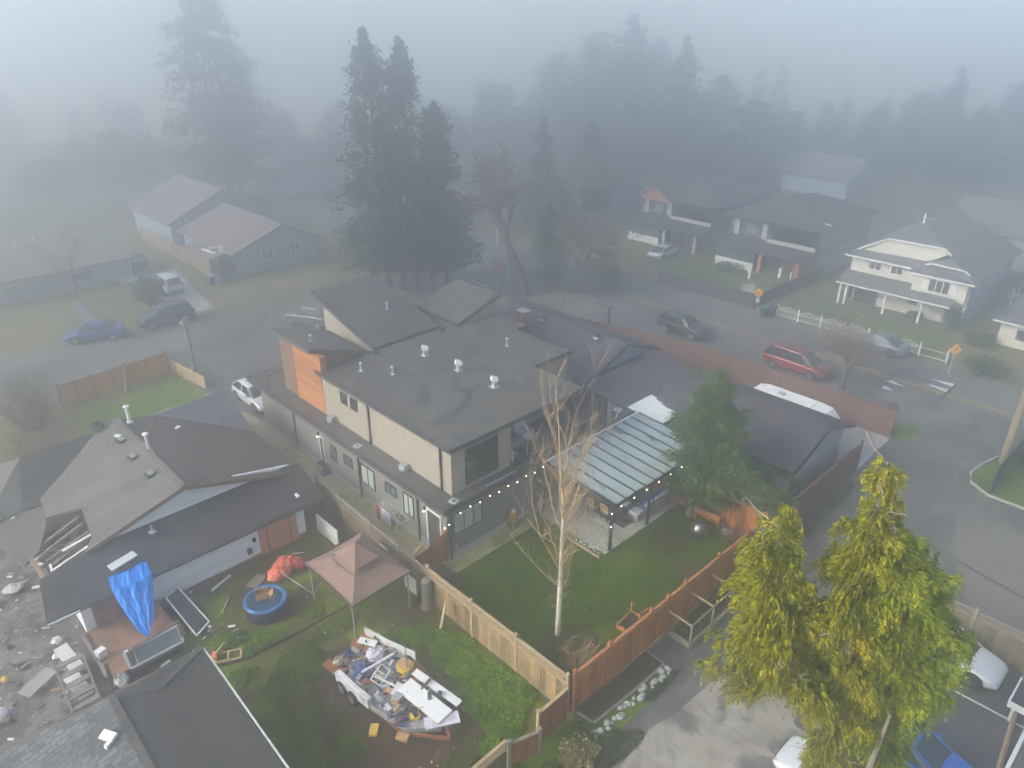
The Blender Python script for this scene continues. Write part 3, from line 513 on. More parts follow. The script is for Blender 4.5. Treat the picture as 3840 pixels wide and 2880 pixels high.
# painted markings
def strip(name, pts, w, mat, z=.0):
    m = MB(); P = [Vector(p) for p in pts]
    for a, b in zip(P, P[1:]):
        d = (b-a).normalized()*w/2; n = Vector((-d.y, d.x)); m.add([(*(a-n), z), (*(a+n), z), (*(b+n), z), (*(b-n), z)], [(3, 2, 1, 0)])
    return structure(m.build(name, M[mat]))
for i, x in enumerate((36.42, 36.68)): strip('yellow_line', [(x, -46), (x, 24)], .12, 'painty', .0)
for tri in ([(35.6, -6.5), (36.15, -6.6), (37.4, -8.9), (35.75, -8.0)][0:0] or [(35.65, -6.5), (36.2, -6.7), (35.7, -8.1)], [(34.3, -6.7), (34.9, -6.75), (34.5, -7.7)], [(36.95, -10.25), (37.6, -10.25), (37.4, -8.8)], [(38.2, -10.25), (38.85, -10.25), (38.5, -8.7)]):
    structure(sheet('hump_marking', tri, .0, M['paint']))
strip('hump_joint', [(39.1, -6.6), (34.2, -6.8)], .14, 'under', .0); strip('hump_joint', [(38.9, -10.35), (33.4, -10.4)], .16, 'under', .0)
strip('stop_line', [(28.94, 31.6), (28.84, 28.9)], .35, 'paint', .0)
strip('arc_seam', [(9.6, 37.6), (9.0, 36.2), (7.2, 34.5), (5.36, 33.7), (2.1, 33.9), (-4, 34.0)], .22, 'under', .001)
strip('parking_line', [(9.42, -18.5), (9.5, -22.6)], .1, 'paint', .004); strip('parking_line', [(5.95, -17.2), (6.0, -22.6)], .1, 'paint', .004)
strip('expansion_strip', [(27.3, -10.05), (22.4, -10.2)], .22, 'galv', .002)
# patio slab joints
for x in (7.4, 8.9, 10.4, 11.9): strip('patio_joint', [(x, -4.98), (x, -.05)], .025, 'pot', .049)
for y in (-3.5, -2.0): strip('patio_joint', [(5.92, y), (13.58, y)], .025, 'pot', .049)
# ------------------------------------------------------------------ fences (built along local x, then turned)
def fence(name, label, p0, p1, h, posts, style='boards', mat='tanf', pmat='tanp', lat=.38, cap=True, bw=.14, seed=1, group=None, rail_out=0):
    a = Vector((p0[0], p0[1])); b = Vector((p1[0], p1[1])); Ln = (b-a).length; rz = math.atan2(b.y-a.y, b.x-a.x)
    F = empty(name, label, 'fence', (p0[0], p0[1], 0), rz, group); r = random.Random(seed)
    zt = h - (lat if style == 'lattice' else 0)
    cuts = sorted(set([0.0] + [t for t in posts if 0 < t < Ln] + [Ln]))
    for s, e in zip(cuts, cuts[1:]):
        m = MB(); x = s + .04
        if style == 'panel': m.box(s+.03, -.02, .06, e-.03, .02, h-.03)
        else:
            while x < e - .05:
                w = min(bw*r.uniform(.9, 1.04), e-.04-x); d = r.uniform(-.006, .006); m.box(x, -.012+d, .04+r.uniform(0, .03), x+w-.012, .012+d, zt-.05+r.uniform(-.012, .012)); x += w
            m.box(s+.04, .014, .3, e-.04, .05, .39); m.box(s+.04, .014, zt-.42, e-.04, .05, zt-.33)
        m.build('board_panel', M[mat], F)
        if style == 'lattice':
            l = MB(); n = max(2, int((e-s)/.1))
            for i in range(n):
                q = s+.05+(e-s-.1)*i/n; q2 = q + lat*.8
                l.bar((q, 0, zt+.0), (min(q2, e-.05), 0, zt+(lat-.07)*min(1, (min(q2, e-.05)-q)/(lat*.8)+1e-3)), .022, .02, (0, 1, 0)); l.bar((q, .012, h-.07), (min(q2, e-.05), .012, h-.07-(lat-.07)*min(1, (min(q2, e-.05)-q)/(lat*.8)+1e-3)), .022, .02, (0, 1, 0))
            l.build('lattice', M[pmat], F)
            k = MB(); k.box(s+.04, -.05, zt-.06, e-.04, .05, zt); k.build('mid_rail', M[pmat], F)
        if cap: k = MB(); k.box(s+.04, -.06, h-.05, e-.04, .06, h); k.build('top_rail', M[pmat], F)
    for t in posts:
        k = MB(); k.box(t-.055, -.055, 0, t+.055, .055, h+.1)
        k.box(t-.075, -.075, h+.1, t+.075, .075, h+.14); k.ball((t, 0, h+.19), .06, 8, 5) if style == 'lattice' or pmat == 'cedarp' else None
        k.build('post', M[pmat], F)
    return F
fence('lattice_fence', 'tan lattice topped board fence between the lawn and the junk yard', (-2.42, -10.0), (-2.42, -1.6), 1.95, [0, 2.75, 5.45, 8.4], 'lattice', 'tanf', 'tanp', seed=3)
fence('board_fence', 'weathered grey brown board fence along the mossy walkway', (-2.45, -1.5), (-2.2, 8.3), 1.85, [0, 2.1, 4.5, 7.4, 9.75], 'lattice', 'tanold', 'woodgrey', .3, seed=4)
fence('retaining_fence', 'low old board fence beside the derelict house', (-2.2, 8.4), (-1.75, 21), 1.2, [0, 3, 6, 9, 12.5], 'boards', 'tanold', 'woodgrey', seed=5)
fence('cedar_fence', 'orange cedar board fence between the lawn and the cracked driveway', (-2.3, -10.1), (11.95, -10.15), 2.0, [.15, 2.15, 4.8, 5.95, 7.2, 9.85, 12.3], 'lattice', 'cedarw', 'cedarp', .2, seed=6)
fence('inner_fence', 'orange fence between the lawn and the shingled garage', (12.1, -10.05), (12.1, -1.2), 1.9, [.1, 2, 3.8, 5.8, 7.6, 8.8], 'boards', 'cedarw', 'cedarp', seed=7)
fence('lane_fence', 'brown panel fence along the lane beside the garage', (12.1, -10.3), (22.5, -10.25), 1.9, [.1, 2.1, 4.1, 5.2, 7.2, 10.3], 'panel', 'brownx', 'brownp', seed=8)
fence('street_fence', 'long brown panel fence along the main road', (27.55, -10.15), (27.5, 4.2), 1.95, [.05, 3.2, 5.6, 9.4, 11.8, 14.3], 'panel', 'browny' if 0 else 'brownx', 'brownp', seed=9)
fence('street_fence', 'brown panel fence running on behind the dark roofed blue house', (27.45, 4.3), (25.0, 15.2), 1.95, [0, 2.4, 4.8, 7.2, 9.6, 11.1], 'panel', 'brownx', 'brownp', seed=10)
fence('red_fence', 'red stained board fence at the junk yard corner', (-4.3, -10.25), (-2.6, -10.2), 1.75, [0.05], 'boards', 'redf', 'tanp', seed=11)
rf = fence('red_gate', 'low red stained gate left of the tilted red fence panel', (-5.55, -10.1), (-4.35, -10.5), 1.2, [0.0, 1.2], 'boards', 'redf', 'woodgrey', seed=12)
fence('lattice_fence', 'low tan lattice fence at the bottom edge of the junk yard', (-9.4, -10.15), (-5.65, -10.1), 1.5, [0.05, 1.9], 'lattice', 'tanold', 'tanp', .4, seed=13)
MB().bar((-5.6, -10.2, 1.5), (-2.7, -10.2, 1.85), .12, .05).build('capping_board', M['woodgrey'], bpy.data.objects['red_fence']) if 0 else None
G = empty('garden_gate', 'orange cedar gate with a curved top beside the house corner', 'gate', (-2.2, .1, 0)); m = MB()
for i in range(14): x = .05 + i*.15; m.box(x, -.02, .08, x+.14, .02, 1.25 + .5*(i/13)**2)
m.build('board_panel', M['cedarw'], G); MB().bar((.2, -.04, .2), (2.0, -.04, 1.5), .1, .03).bar((.05, -.04, .3), (2.1, -.04, .3), .1, .03).build('brace', M['cedarp'], G); MB().box(-.02, -.06, 0, .08, .06, 1.5).box(2.1, -.06, 0, 2.2, .06, 1.85).build('post', M['cedarp'], G); MB().bar((.0, .06, 1.3), (.95, .4, 1.3), .14, .05).build('top_board', M['wood'], G)
F = fence('picket_fence', 'weathered brown fence with broken boards beside the side street', (-8.9, 30.4), (-1.2, 30.9), 1.7, [0.1, 2.3, 4.5, 7.5], 'boards', 'cedarw' if 0 else 'plywood', 'woodgrey', cap=True, seed=14)
MB().bar((3.9, -.9, 0), (4.5, 0, 1.6), .12, .05).build('brace', M['wood'], F); 
F2 = fence('picket_fence', 'collapsing bare wood fence at the end of the mossy walkway', (-1.2, 30.9), (-.6, 26.3), 1.1, [0, 1.6, 3.2], 'boards', 'wood', 'wood', bw=.3, seed=15, cap=False)
for x, d in ((1.0, .3), (1.9, -.2), (2.8, .35), (3.7, .2)): MB().bar((x-.8, d, .5+d*.3), (x+.9, d*.3, .75), .14, .04).build('loose_board', M['wood'], F2)
# dark shade mesh fence and tall concrete-grey pole at the lane mouth
F = empty('shade_fence', 'dark shade mesh fence around the lawn at the right edge', 'fence', (25.15, -16.5, 0)); m = MB(); m.box(0, -.02, .03, 5.2, .02, 1.75); m.build('mesh_panel', M['meshd'], F)
m = MB(); m.box(5.18, -9, .03, 5.22, -.02, 1.75); m.build('mesh_panel', M['meshd'], F)
for x, y in ((0, 0), (2.6, 0), (5.2, 0), (5.2, -3), (5.2, -6)): MB().box(x-.03, y-.03, 0, x+.03, y+.03, 1.8).build('post', M['dark'], F)
F = fence('lattice_fence', 'grey board fence with lattice top behind the white sedan', (12.35, -16.6), (12.3, -27), 1.9, [0, 2.75, 5.4, 8.1], 'lattice', 'tanold', 'woodgrey', .34, seed=16)
# raised beds, planters, edging, rocks by the driveway
P = empty('planter_frame', 'timber planter bed with an upright pole frame by the cedar fence', 'planter', (3.7, -10.3, 0))
MB().box(0, -1.1, 0, .12, 0, .25).box(.12, -1.12, 0, 7.2, -1.0, .25).build('timber_edge', M['woodgrey'], P); MB().box(.12, -1.0, .02, 7.2, 0, .16).build('soil', M['soil'], P)
for x in (0, 1.65, 3.3, 5.0): MB().bar((x+.05, -1.06, 0), (x+.05, -1.06, 1.25), .07).build('upright', M['woodgrey'], P); MB().bar((x+.05, -1.06, 1.22), (x+.05, .1, 1.27), .06).build('cross_bar', M['tanp'], P)
MB().bar((.05, -1.06, 1.25), (5.1, -1.06, 1.25), .05).build('long_bar', M['woodgrey'], P)
r = random.Random(5); V = []; Fq = []
def leaf_cloud(V, Fq, c, rad, n, size, r, flat=.5, up=.3):
    for _ in range(n):
        d = Vector((r.gauss(0, .5), r.gauss(0, .5), r.gauss(0, .5))); p = Vector(c) + Vector((d.x*rad[0], d.y*rad[1], d.z*rad[2]))
        a = Vector((r.gauss(0, 1), r.gauss(0, 1), r.gauss(0, flat))).normalized(); nrm = Vector((r.gauss(0, .6), r.gauss(0, .6), up + r.random())).normalized(); b2 = a.cross(nrm).normalized()
        s = size*r.uniform(.6, 1.3); k = len(V); V += [p - a*s*.5, p + b2*s*.32, p + a*s*.5, p - b2*s*.32]; Fq.append((k, k+1, k+2, k+3))
for i in range(16): leaf_cloud(V, Fq, (.4+i*.42, -.5+r.uniform(-.3, .3), .3), (.3, .3, .16), 60, .13, r)
fast_mesh('herbs', [tuple(v) for v in V], Fq, M['f_shrub'], P)
P2 = empty('bed_edging', 'log edging around the dark bed beside the driveway', 'edging', (0, 0, 0)); MB().tube([(-2.0, -11.05, .06), (.2, -11.15, .07), (2.25, -11.2, .06)], .07, 7).build('log', M['barkg'], P2); MB().tube([(2.28, -11.15, .06), (2.3, -10.2, .06)], .06, 7).build('log', M['barkg'], P2); MB().tube([(-2.1, -10.3, .06), (-2.0, -11.0, .06)], .06, 7).build('log', M['barkg'], P2)
r = random.Random(9)
rocks = [(-2.4 + 4.6*i/25 + r.uniform(-.05, .05), -11.42 + r.uniform(-.16, .16)) for i in range(26)] + [(-2.9, -11.5), (-3.2, -11.2), (-2.7, -11.85)]
def rock_mesh(r, k):
    m = MB(); m.ball((0, 0, .02), (1, r.uniform(.7, 1), r.uniform(.5, .75)), 9, 6)
    m.v = [(x*(1+r.uniform(-.14, .14)), y*(1+r.uniform(-.14, .14)), z*(1+r.uniform(-.14, .14))) for x, y, z in m.v]; return m
protos = []
for i, (x, y) in enumerate(rocks):
    s = r.uniform(.1, .2)
    if i < 4: o = rock_mesh(r, i).build('edging_rock', M['rock'], None, True); protos.append(o)
    else: o = protos[i % 4].copy(); C.objects.link(o)
    o.location = (x, y, s*.25); o.scale = (s, s, s); o.rotation_euler = (0, 0, r.uniform(0, 6)); tag(o, 'pale grey stone in the row of rocks edging the driveway bed', 'rock', 'rocks edging the driveway bed')
# lawn things
B = empty('steel_ball', 'shiny gunmetal garden ball on the lawn', 'garden ball', (10.4, -7.42, 0)); MB().ball((0, 0, .5), .5, 28, 16).build('sphere', M['gloss'], B, True)
B = empty('wooden_bench', 'orange wooden bench in front of the inner fence', 'bench', (13.35, -6.75, 0)) if 0 else empty('wooden_bench', 'orange wooden bench in front of the inner fence', 'bench', (11.7, -7.1, 0), PI/2)
MB().box(-.75, -.2, .42, .75, .2, .47).build('seat', M['cedarp'], B); MB().box(-.75, .16, .55, .75, .2, .9).build('backrest', M['cedarp'], B)
for sx in (-1, 1): MB().box(sx*.7-.04, -.2, 0, sx*.7+.04, .2, .42).build('leg', M['cedarp'], B)
m = MB(); m.lathe([(.12, 0), (.26, .12), (.3, .2), (.22, .2)], (0, 0, 0), 14); tag(m.build('bowl', M['white'], None, True, (11.6, -8.3, 0)), 'white bowl on the ground beside the orange bench', 'bowl')
tag(MB().obox((0, 0, .04), (1.0, .12, .08), -1.4).build('timber_plank', M['tanp'], None, False, (11.5, -9.1, 0)), 'tan timber lying at the foot of the inner fence', 'plank')
def frame_box(name, label, loc, rz, w, d, h):
    o = empty(name, label, 'planter', loc, rz); f = MB()
    f.box(-w/2, -d/2, 0, w/2, -d/2+.05, .22).box(-w/2, d/2-.05, 0, w/2, d/2, .22).box(-w/2, -d/2+.05, 0, -w/2+.05, d/2-.05, .22).box(w/2-.05, -d/2+.05, 0, w/2, d/2-.05, .22); f.build('box_frame', M['cedarp'], o)
    MB().box(-w/2+.05, -d/2+.05, 0, w/2-.05, d/2-.05, .12).build('soil', M['soil'], o)
    MB().bar((-.1, -d/2, 0), (-.1, -d/2, .95), .07).bar((-.1, -d/2, .95), (w/2, -d/2, .75), .07).bar((w/2, d/2, .1), (w/2, d/2, .7), .07).build('upright_frame', M['cedarp'], o); return o
frame_box('wooden_planter', 'orange planter box with an upright frame on the lawn by the fence', (3.05, -8.85, .0), .1, 1.2, .8, .9)
m = MB(); m.box(-2.1, -.06, 0, 2.1, .06, .3); tag(m.build('edging_board', M['pot'], None, False, (1.0, -9.4, 0)), 'long dark edging board on the lawn side of the cedar fence', 'board')
m = MB(); m.bar((5.5, -2.9, .06), (5.46, -4.96, .06), .1, .12); tag(m.build('edging_timber', M['tanp']), 'tan timber edging at the left side of the patio', 'edging')
def clump(name, label, cat, c, rad, n, size, mat, seed=1, group=None, stems=0, kind=None):
    r = random.Random(seed); V = []; Fq = []; leaf_cloud(V, Fq, (0, 0, rad[2]*.9), rad, n, size, r)
    o = fast_mesh(name, [tuple(v) for v in V], Fq, mat, None); o.location = c; tag(o, label, cat, group, kind)
    return o
clump('pebbles', None, None, (5.75, -4.1, .05), (.22, .8, .05), 120, .09, M['white'], 4, kind='stuff')
def bare_bush(name, label, c, rad, h, n, mat, seed, th=.012, group=None, cat='shrub', lean=(0, 0)):
    r = random.Random(seed); m = MB()
    for i in range(n):
        a = r.uniform(0, 2*PI); rr = rad*math.sqrt(r.random()); hh = h*r.uniform(.6, 1.05)
        p0 = Vector((math.cos(a)*rr*.2, math.sin(a)*rr*.2, 0)); p2 = Vector((math.cos(a)*rr + lean[0]*hh, math.sin(a)*rr + lean[1]*hh, hh)); p1 = p0.lerp(p2, .5) + Vector((r.uniform(-.1, .1), r.uniform(-.1, .1), .05))*h*.6
        m.tube([p0, p1, p2], [th, th*.8, th*.4], 3, False)
        for j in range(3):
            q = p1.lerp(p2, r.uniform(.1, .9)); d = Vector((r.gauss(0, 1), r.gauss(0, 1), r.uniform(.2, 1.2))).normalized()*rad*.45
            m.tube([q, q+d], [th*.6, th*.3], 3, False)
    o = m.build(name, mat); o.location = c; return tag(o, label, cat, group)
bare_bush('bare_shrub', 'reddish bare shrub in the lawn corner by the orange fences', (11.2, -8.9, 0), .8, 1.0, 90, M['twigr'], 21); bare_bush('bare_shrub', 'reddish bare shrub beside the middle posts of the cedar fence', (6.9, -9.2, 0), .8, 1.1, 90, M['twigr'], 22)
bare_bush('bare_shrub', 'tan leafless shrub in the lawn corner by the lattice fence', (-.5, -8.9, 0), 1.0, 1.3, 60, M['birchtw'], 23, .011)
clump('dark_bush', 'dark low plant by the fence at the lawn edge', 'plant', (-.95, -1.35, 0), (.4, .4, .2), 160, .14, M['charcoal'], 6)
S_ = empty('tree_stump', 'old grey tree stump against the lattice fence', 'stump', (-2.66, -1.75, 0)); MB().lathe([(.34, 0), (.26, .3), (.24, 1.5), (.2, 1.55)], (0, 0, 0), 12).build('trunk', M['barkg'], S_)
tag(MB().bar((0, 0, 0), (.42, .0, 1.45), .14, .05).build('brace_board', M['tanp'], None, False, (-3.2, -3.3, 0)), 'tan board propped against the lattice fence', 'board')
tag(MB().obox((0, 0, .75), (.04, .62, .38)).build('white_board', M['white'], None, False, (-2.55, 1.7, .4)), 'white board on top of the old fence by the gazebo', 'board'); tag(MB().obox((0, 0, .5), (.04, .9, .9)).build('white_board', M['whitedirty'], None, False, (-2.62, -.45, 0)), 'white panel leaning against the fence under the gazebo corner', 'board')
# wall side things: laundry rack, gold ornament, pots
Lr = empty('laundry_rack', 'drying rack hung with pale washing beside the house wall', 'laundry rack', (-.36, 4.4, .03)); m = MB()
for y in (-.75, .75): m.bar((-.25, y, 0), (.25, y, 1.05), .025).bar((.25, y, 0), (-.25, y, 1.05), .025)
for x in (-.25, -.08, .08, .25): m.bar((x, -.75, 1.05), (x, .75, 1.05), .02)
m.bar((.25, -.75, 1.05), (.25, -1.3, .85), .02).bar((-.25, -.75, 1.05), (-.25, -1.3, .85), .02).bar((-.25, -1.3, .85), (.25, -1.3, .85), .02); m.build('rack_frame', M['white'], Lr)
for nm, y0, y1, x, zb, mt, lab in (('red_cloth', .42, .72, -.27, .15, 'clothr', 'red towel on the far end of the drying rack'), ('pale_shirt', -.1, .3, -.27, .35, 'clothw', 'pale shirt in the middle of the drying rack'), ('lilac_cloth', -.55, -.15, -.27, .3, 'cloths', 'lilac cloth at the near end of the drying rack'), ('brown_cloth', .3, .42, -.1, .3, 'pot', 'dark cloth behind the red towel')):
    m = MB(); n = 6
    for i in range(n):
        a = y0+(y1-y0)*i/n; b2 = y0+(y1-y0)*(i+1)/n; d = .02*(i % 2); m.add([(x-d, a, 1.07), (x+d-.02, b2, 1.07), (x+d-.05, b2, zb+.03*(i % 3)), (x-d-.03, a, zb+.03*((i+1) % 3))], [(0, 1, 2, 3)])
    o = m.build('cloth', M[mt]); o.location = (-.36, 4.4, .03); so = o.modifiers.new('s', 'SOLIDIFY'); so.thickness = .012; tag(o, lab, 'laundry')
Go = empty('gold_urn', 'gold urn shaped ornament against the grey house wall', 'urn', (4.12, -.28, .02)); MB().lathe([(.1, 0), (.13, .05), (.06, .12), (.2, .35), (.24, .7), (.16, .95), (.2, 1.02)], (0, 0, 0), 14).build('urn_body', M['gold'], Go, True); MB().ball((0, 0, 1.05), (.15, .15, .12), 10, 6).build('urn_top', M['clothw'], Go, True)
for x, y, h, nm, lab in ((6.0, -.44, .75, 'plant_pot', 'tall dark pot by the wall where the patio begins'), (8.0, -.75, .3, 'plant_pot', 'small dark pot on the patio behind the chairs'), (8.65, -.9, .25, 'plant_pot', 'low dark pot beside the dark covered grill')):
    m = MB(); m.lathe([(.14, 0), (.2, h), (.17, h), (.15, h*.8)], (0, 0, 0), 12); tag(m.build(nm, M['pot'], None, True, (x, y, .045)), lab, 'pot')
Gr = empty('covered_grill', 'dark covered grill against the house under the patio roof', 'grill', (8.4, -.5, .045)); MB().obox((0, 0, .45), (.6, .5, .9)).build('grill_cover', M['pot'], Gr); MB().obox((0, 0, .98), (.5, .4, .16)).build('grill_lid', M['dark'], Gr)
tag(MB().bar((0, 0, 0), (-.1, .0, 1.0), .03, .03).build('white_pole', M['white'], None, False, (.42, -.25, .02)), 'thin white pole leaning at the house corner downspout', 'pole')
hv = empty('wall_unit', 'pale outdoor unit with a dark grille on the mossy walkway', 'air unit', (-.3, 11.1, .03)); MB().box(-.25, -.4, 0, .25, .4, .6).build('casing', M['grey'], hv); MB().box(-.2, -.33, .6, .2, .33, .62).build('grille', M['black'], hv)
# patio furniture
def chair(loc, rz, label):
    o = empty('patio_chair', label, 'chair', loc, rz, 'wooden chairs round the patio table'); m = MB(); m.box(-.24, -.24, .42, .24, .24, .47).build('seat', M['wood'], o); m = MB()
    m.box(-.24, -.26, .5, -.2, -.22, .98).box(.2, -.26, .5, .24, -.22, .98)
    for z in (.56, .72, .88): m.box(-.2, -.255, z, .2, -.23, z+.09)
    m.build('backrest', M['wood'], o)
    for sx in (-1, 1):
        for sy in (-1, 1): MB().box(sx*.22-.02, sy*.22-.02, 0, sx*.22+.02, sy*.22+.02, .42).build('leg', M['black'], o)
    return o
chair((8.1, -2.3, .045), -1.6, 'wooden patio chair at the far left of the patio table'); chair((8.2, -3.15, .045), -1.6, 'wooden patio chair nearest the corner post'); chair((8.9, -2.1, .045), 2.9, 'wooden patio chair on the house side of the patio table')
T = empty('patio_table', 'dark patio table with a pale runner', 'table', (9.0, -3.25, .045)); MB().box(-.5, -.55, .68, .5, .55, .74).build('tabletop', M['dark'], T); MB().box(-.1, -.56, .745, .3, .56, .76).build('runner', M['clothw'], T)
for sx in (-1, 1):
    for sy in (-1, 1): MB().box(sx*.44-.03, sy*.5-.03, 0, sx*.44+.03, sy*.5+.03, .68).build('leg', M['black'], T)
tag(MB().obox((0, 0, .006), (1.5, 2.0, .012)).build('outdoor_rug', M['charcoal'], None, False, (8.9, -3.3, .047)), 'dark grey rug under the patio table', 'rug'); m = MB(); m.lathe([(.12, 0), (.24, .2), (.26, .28), (.2, .28), (.1, .08)], (0, 0, 0), 16); tag(m.build('fire_bowl', M['black'], None, True, (8.72, -4.05, .06)), 'black bowl on the rug beside the pale ottoman', 'bowl')
O = empty('ottoman', 'cube ottoman with a pale cushion between the patio posts', 'ottoman', (9.36, -4.2, .045)); MB().box(-.3, -.3, 0, .3, .3, .38).build('ottoman_base', M['rattan'], O); MB().box(-.29, -.29, .38, .29, .29, .47).build('cushion', M['cushionw'], O)
S2 = empty('patio_sofa', 'long beige sofa with blue and patterned cushions by the lawn', 'sofa', (11.1, -4.25, .045)); MB().box(-1.25, -.35, 0, 1.25, .4, .34).build('sofa_base', M['rattan'], S2); MB().box(-1.25, -.42, 0, 1.25, -.35, .62).build('backrest', M['rattan'], S2)
MB().box(-1.2, -.33, .34, .0, .38, .46).build('seat_cushion', M['cushion'], S2); MB().box(.02, -.33, .34, 1.2, .38, .46).build('seat_cushion', M['cushion'], S2); MB().obox((-.9, -.1, .6), (.4, .18, .36), 0, .4).obox((.35, -.15, .6), (.42, .18, .36), 0, .4).build('pillow', M['white'], S2); MB().obox((.0, -.15, .6), (.8, .16, .32), 0, .4).obox((.9, -.1, .58), (.5, .16, .34), .2, .4).build('pillow', M['cushionw'], S2)
K = empty('patio_counter', 'dark cabinet with a pale top under the patio roof', 'cabinet', (10.6, -3.2, .045)); MB().box(-.4, -.25, 0, .4, .25, .84).build('cabinet_body', M['dark'], K); MB().box(-.44, -.28, .84, .44, .28, .9).build('countertop', M['clothw'], K)
Ln = empty('lounge_chair', 'pale lounge chair at the back of the patio', 'chair', (12.75, -2.9, .045), .3); MB().box(-.3, -.6, .28, .3, .4, .36).build('seat', M['cushionw'], Ln); MB().obox((0, .55, .6), (.6, .08, .6), 0, -.4).build('backrest', M['cushionw'], Ln); MB().box(-.28, -.55, 0, -.24, .4, .28).box(.24, -.55, 0, .28, .4, .28).build('leg_frame', M['black'], Ln)
m = MB(); m.lathe([(.05, 0), (.2, .05), (.22, .45), (.1, .6), (.04, .75)], (0, 0, 0), 12); tag(m.build('teal_bag', M['teal'], None, True, (12.75, -4.1, .045)), 'teal bag hanging at the right end of the sofa', 'bag')
# ------------------------------------------------------------------ the derelict house
D = empty('derelict_house', 'derelict low house with boarded windows and a torn open grey roof', 'house', (0, 0, 0))
m = MB(); m.box(-14.35, 6.62, .25, -3.95, 6.8, 1.95); m.build('front_wall', M['siding'], D)
m = MB(); m.box(-14.35, 6.6, 0, -3.95, 6.78, .25); m.build('foundation', M['rust'], D)
m = MB(); m.box(-4.1, 6.8, 0, -3.95, 19.0, 2.35).box(-14.3, 6.8, 0, -14.15, 8.9, 2.1).box(-14.7, 13.2, 0, -14.55, 17, 2.3).box(-14.5, 18.8, 0, -4.1, 18.95, 2.3); m.build('side_wall', M['siding'], D)
m = MB(); m.box(-13.95, 6.585, .3, -12.0, 6.615, 1.98); m.build('plywood_sheet', M['plywoodg'], D); m = MB(); m.box(-6.42, 6.585, .1, -4.4, 6.615, 1.93); o = m.build('plywood_sheet', M['plywood'], D)
MB().box(-5.46, 6.555, .1, -5.34, 6.585, 1.93).build('stud', M['wood'], D); MB().box(-7.1, 6.5, .55, -6.9, 6.62, .85).build('meter_box', M['black'], D); MB().box(-6.75, 6.52, 1.1, -6.6, 6.62, 1.3).build('meter_box', M['black'], D); MB().obox((-10.1, 6.56, 1.92), (1.0, .05, .12)).build('torn_fascia', M['plywood'], D)
zr, xr, sl = 4.42, -8.78, .31
def zmain(x, y=0): return zr - sl*abs(x-xr)
m = MB(); m.slab([(-15.6, 6.3, 2.03), (-2.9, 6.3, 2.03), (-2.85, 8.75, 3.0), (-13.3, 8.75, 3.0), (-15.2, 8.2, 2.8)], .12); m.build('lower_roof', M['sh_d'], D)
m = MB(); m.bar((-15.55, 6.26, 1.94), (-2.9, 6.26, 1.94), .08, .1); m.build('gutter', M['charcoal'], D); MB().bar((-15.6, 6.2, 1.98), (-14.4, 6.2, 1.98), .04, .06).build('drip_edge', M['white'], D)
P = [(xr, 8.35), (-13.25, 8.5), (-12.75, 9.2), (-12.45, 11.7), (-13.75, 12.7), (-13.55, 14.4), (-9.75, 17.1), (xr, 17.2)]
m = MB(); m.slab([(x, y, zmain(x)) for x, y in P], .14); m.build('main_roof_left', M['sh_g'], D)
m = MB(); m.slab([(xr, 8.35, zr), (-2.75, 8.35, zmain(-2.75)), (-2.75, 14.2, zmain(-2.75)), (-6.9, 17.05, 4.0), (xr, 17.2, zr)], .14); m.build('main_roof_right', M['sh_b'], D)
m = MB(); m.bar((xr, 8.35, zr+.03), (xr, 17.2, zr+.03), .3, .05); m.build('ridge_cap', M['sh_g'], D)
m = MB(); m.slab([(-2.75, 14.2, 2.56), (-6.9, 17.05, 4.03), (-3.4, 17.2, 4.03), (-2.6, 17.2, 4.0)], .1); m.build('cross_roof', M['sh_bl'], D)  # the slope's bluish tone is sky light put into the shingle colour
m = MB(); m.slab([(-6.9, 17.05, 4.02), (-2.6, 17.2, 4.0), (-2.6, 20.1, 2.6), (-9, 20.1, 2.6)], .1); m.slab([(-9.75, 17.12, 4.1), (-13.5, 17.1, 4.05), (-15.5, 19.7, 2.7), (-9, 20.1, 2.6)], .1); m.build('rear_roof', M['sh_gx'], D)
m = MB(); m.slab([(-9.72, 17.08, 4.1), (-13.5, 17.08, 4.05), (-14.35, 14.6, 2.62), (-13.55, 14.4, 2.6)], .1); m.build('wing_roof', M['sh_d'], D)
m = MB(); m.slab([(-13.5, 17.1, 4.05), (-15.5, 19.7, 2.7), (-16.2, 14.2, 2.45), (-14.35, 14.6, 2.62)], .1); m.slab([(-16.2, 14.2, 2.45), (-13.55, 14.35, 2.6), (-13.8, 12.8, 2.55), (-14.6, 10.9, 2.4), (-15.3, 10.5, 2.3)], .1); m.build('hip_roof', M['sh_g'], D)
m = MB(); m.bar((-13.55, 14.42, 2.68), (-9.75, 17.12, 4.17), .06, .03); m.build('valley_flashing', M['grey'], D)
m = MB(); m.yprism([(-13.2, 3.0), (-3.4, 3.0), (-3.4, 3.02), (-8.78, 4.2), (-13.2, 3.05)], 8.72, 8.82); o = m.build('gable_wall', M['siding'], D)
m = MB(); m.bar((xr, 8.3, zr-.08), (-13.25, 8.45, zmain(-13.25)-.08), .05, .2).bar((xr, 8.3, zr-.08), (-2.75, 8.3, zmain(-2.75)-.08), .05, .2); m.build('barge_board', M['woodbr'], D)
r = random.Random(31); m = MB()
for i, y in enumerate((9.15, 9.7, 10.3, 10.95, 11.6)): m.bar((-14.55, y-.1, 2.25 + r.uniform(-.1, .1)), (-12.6, y+.15, 2.75+r.uniform(-.1, .1)), .09, .16)
for i in range(16): m.bar((-14.3+r.uniform(0, 1.7), 8.9+r.uniform(0, 3), 1.7+r.uniform(0, .5)), (-13.6+r.uniform(0, 1.2), 9+r.uniform(0, 3), 1.7+r.uniform(0, .7)), .05, .09)
m.build('broken_rafter', M['woodgrey'], D)
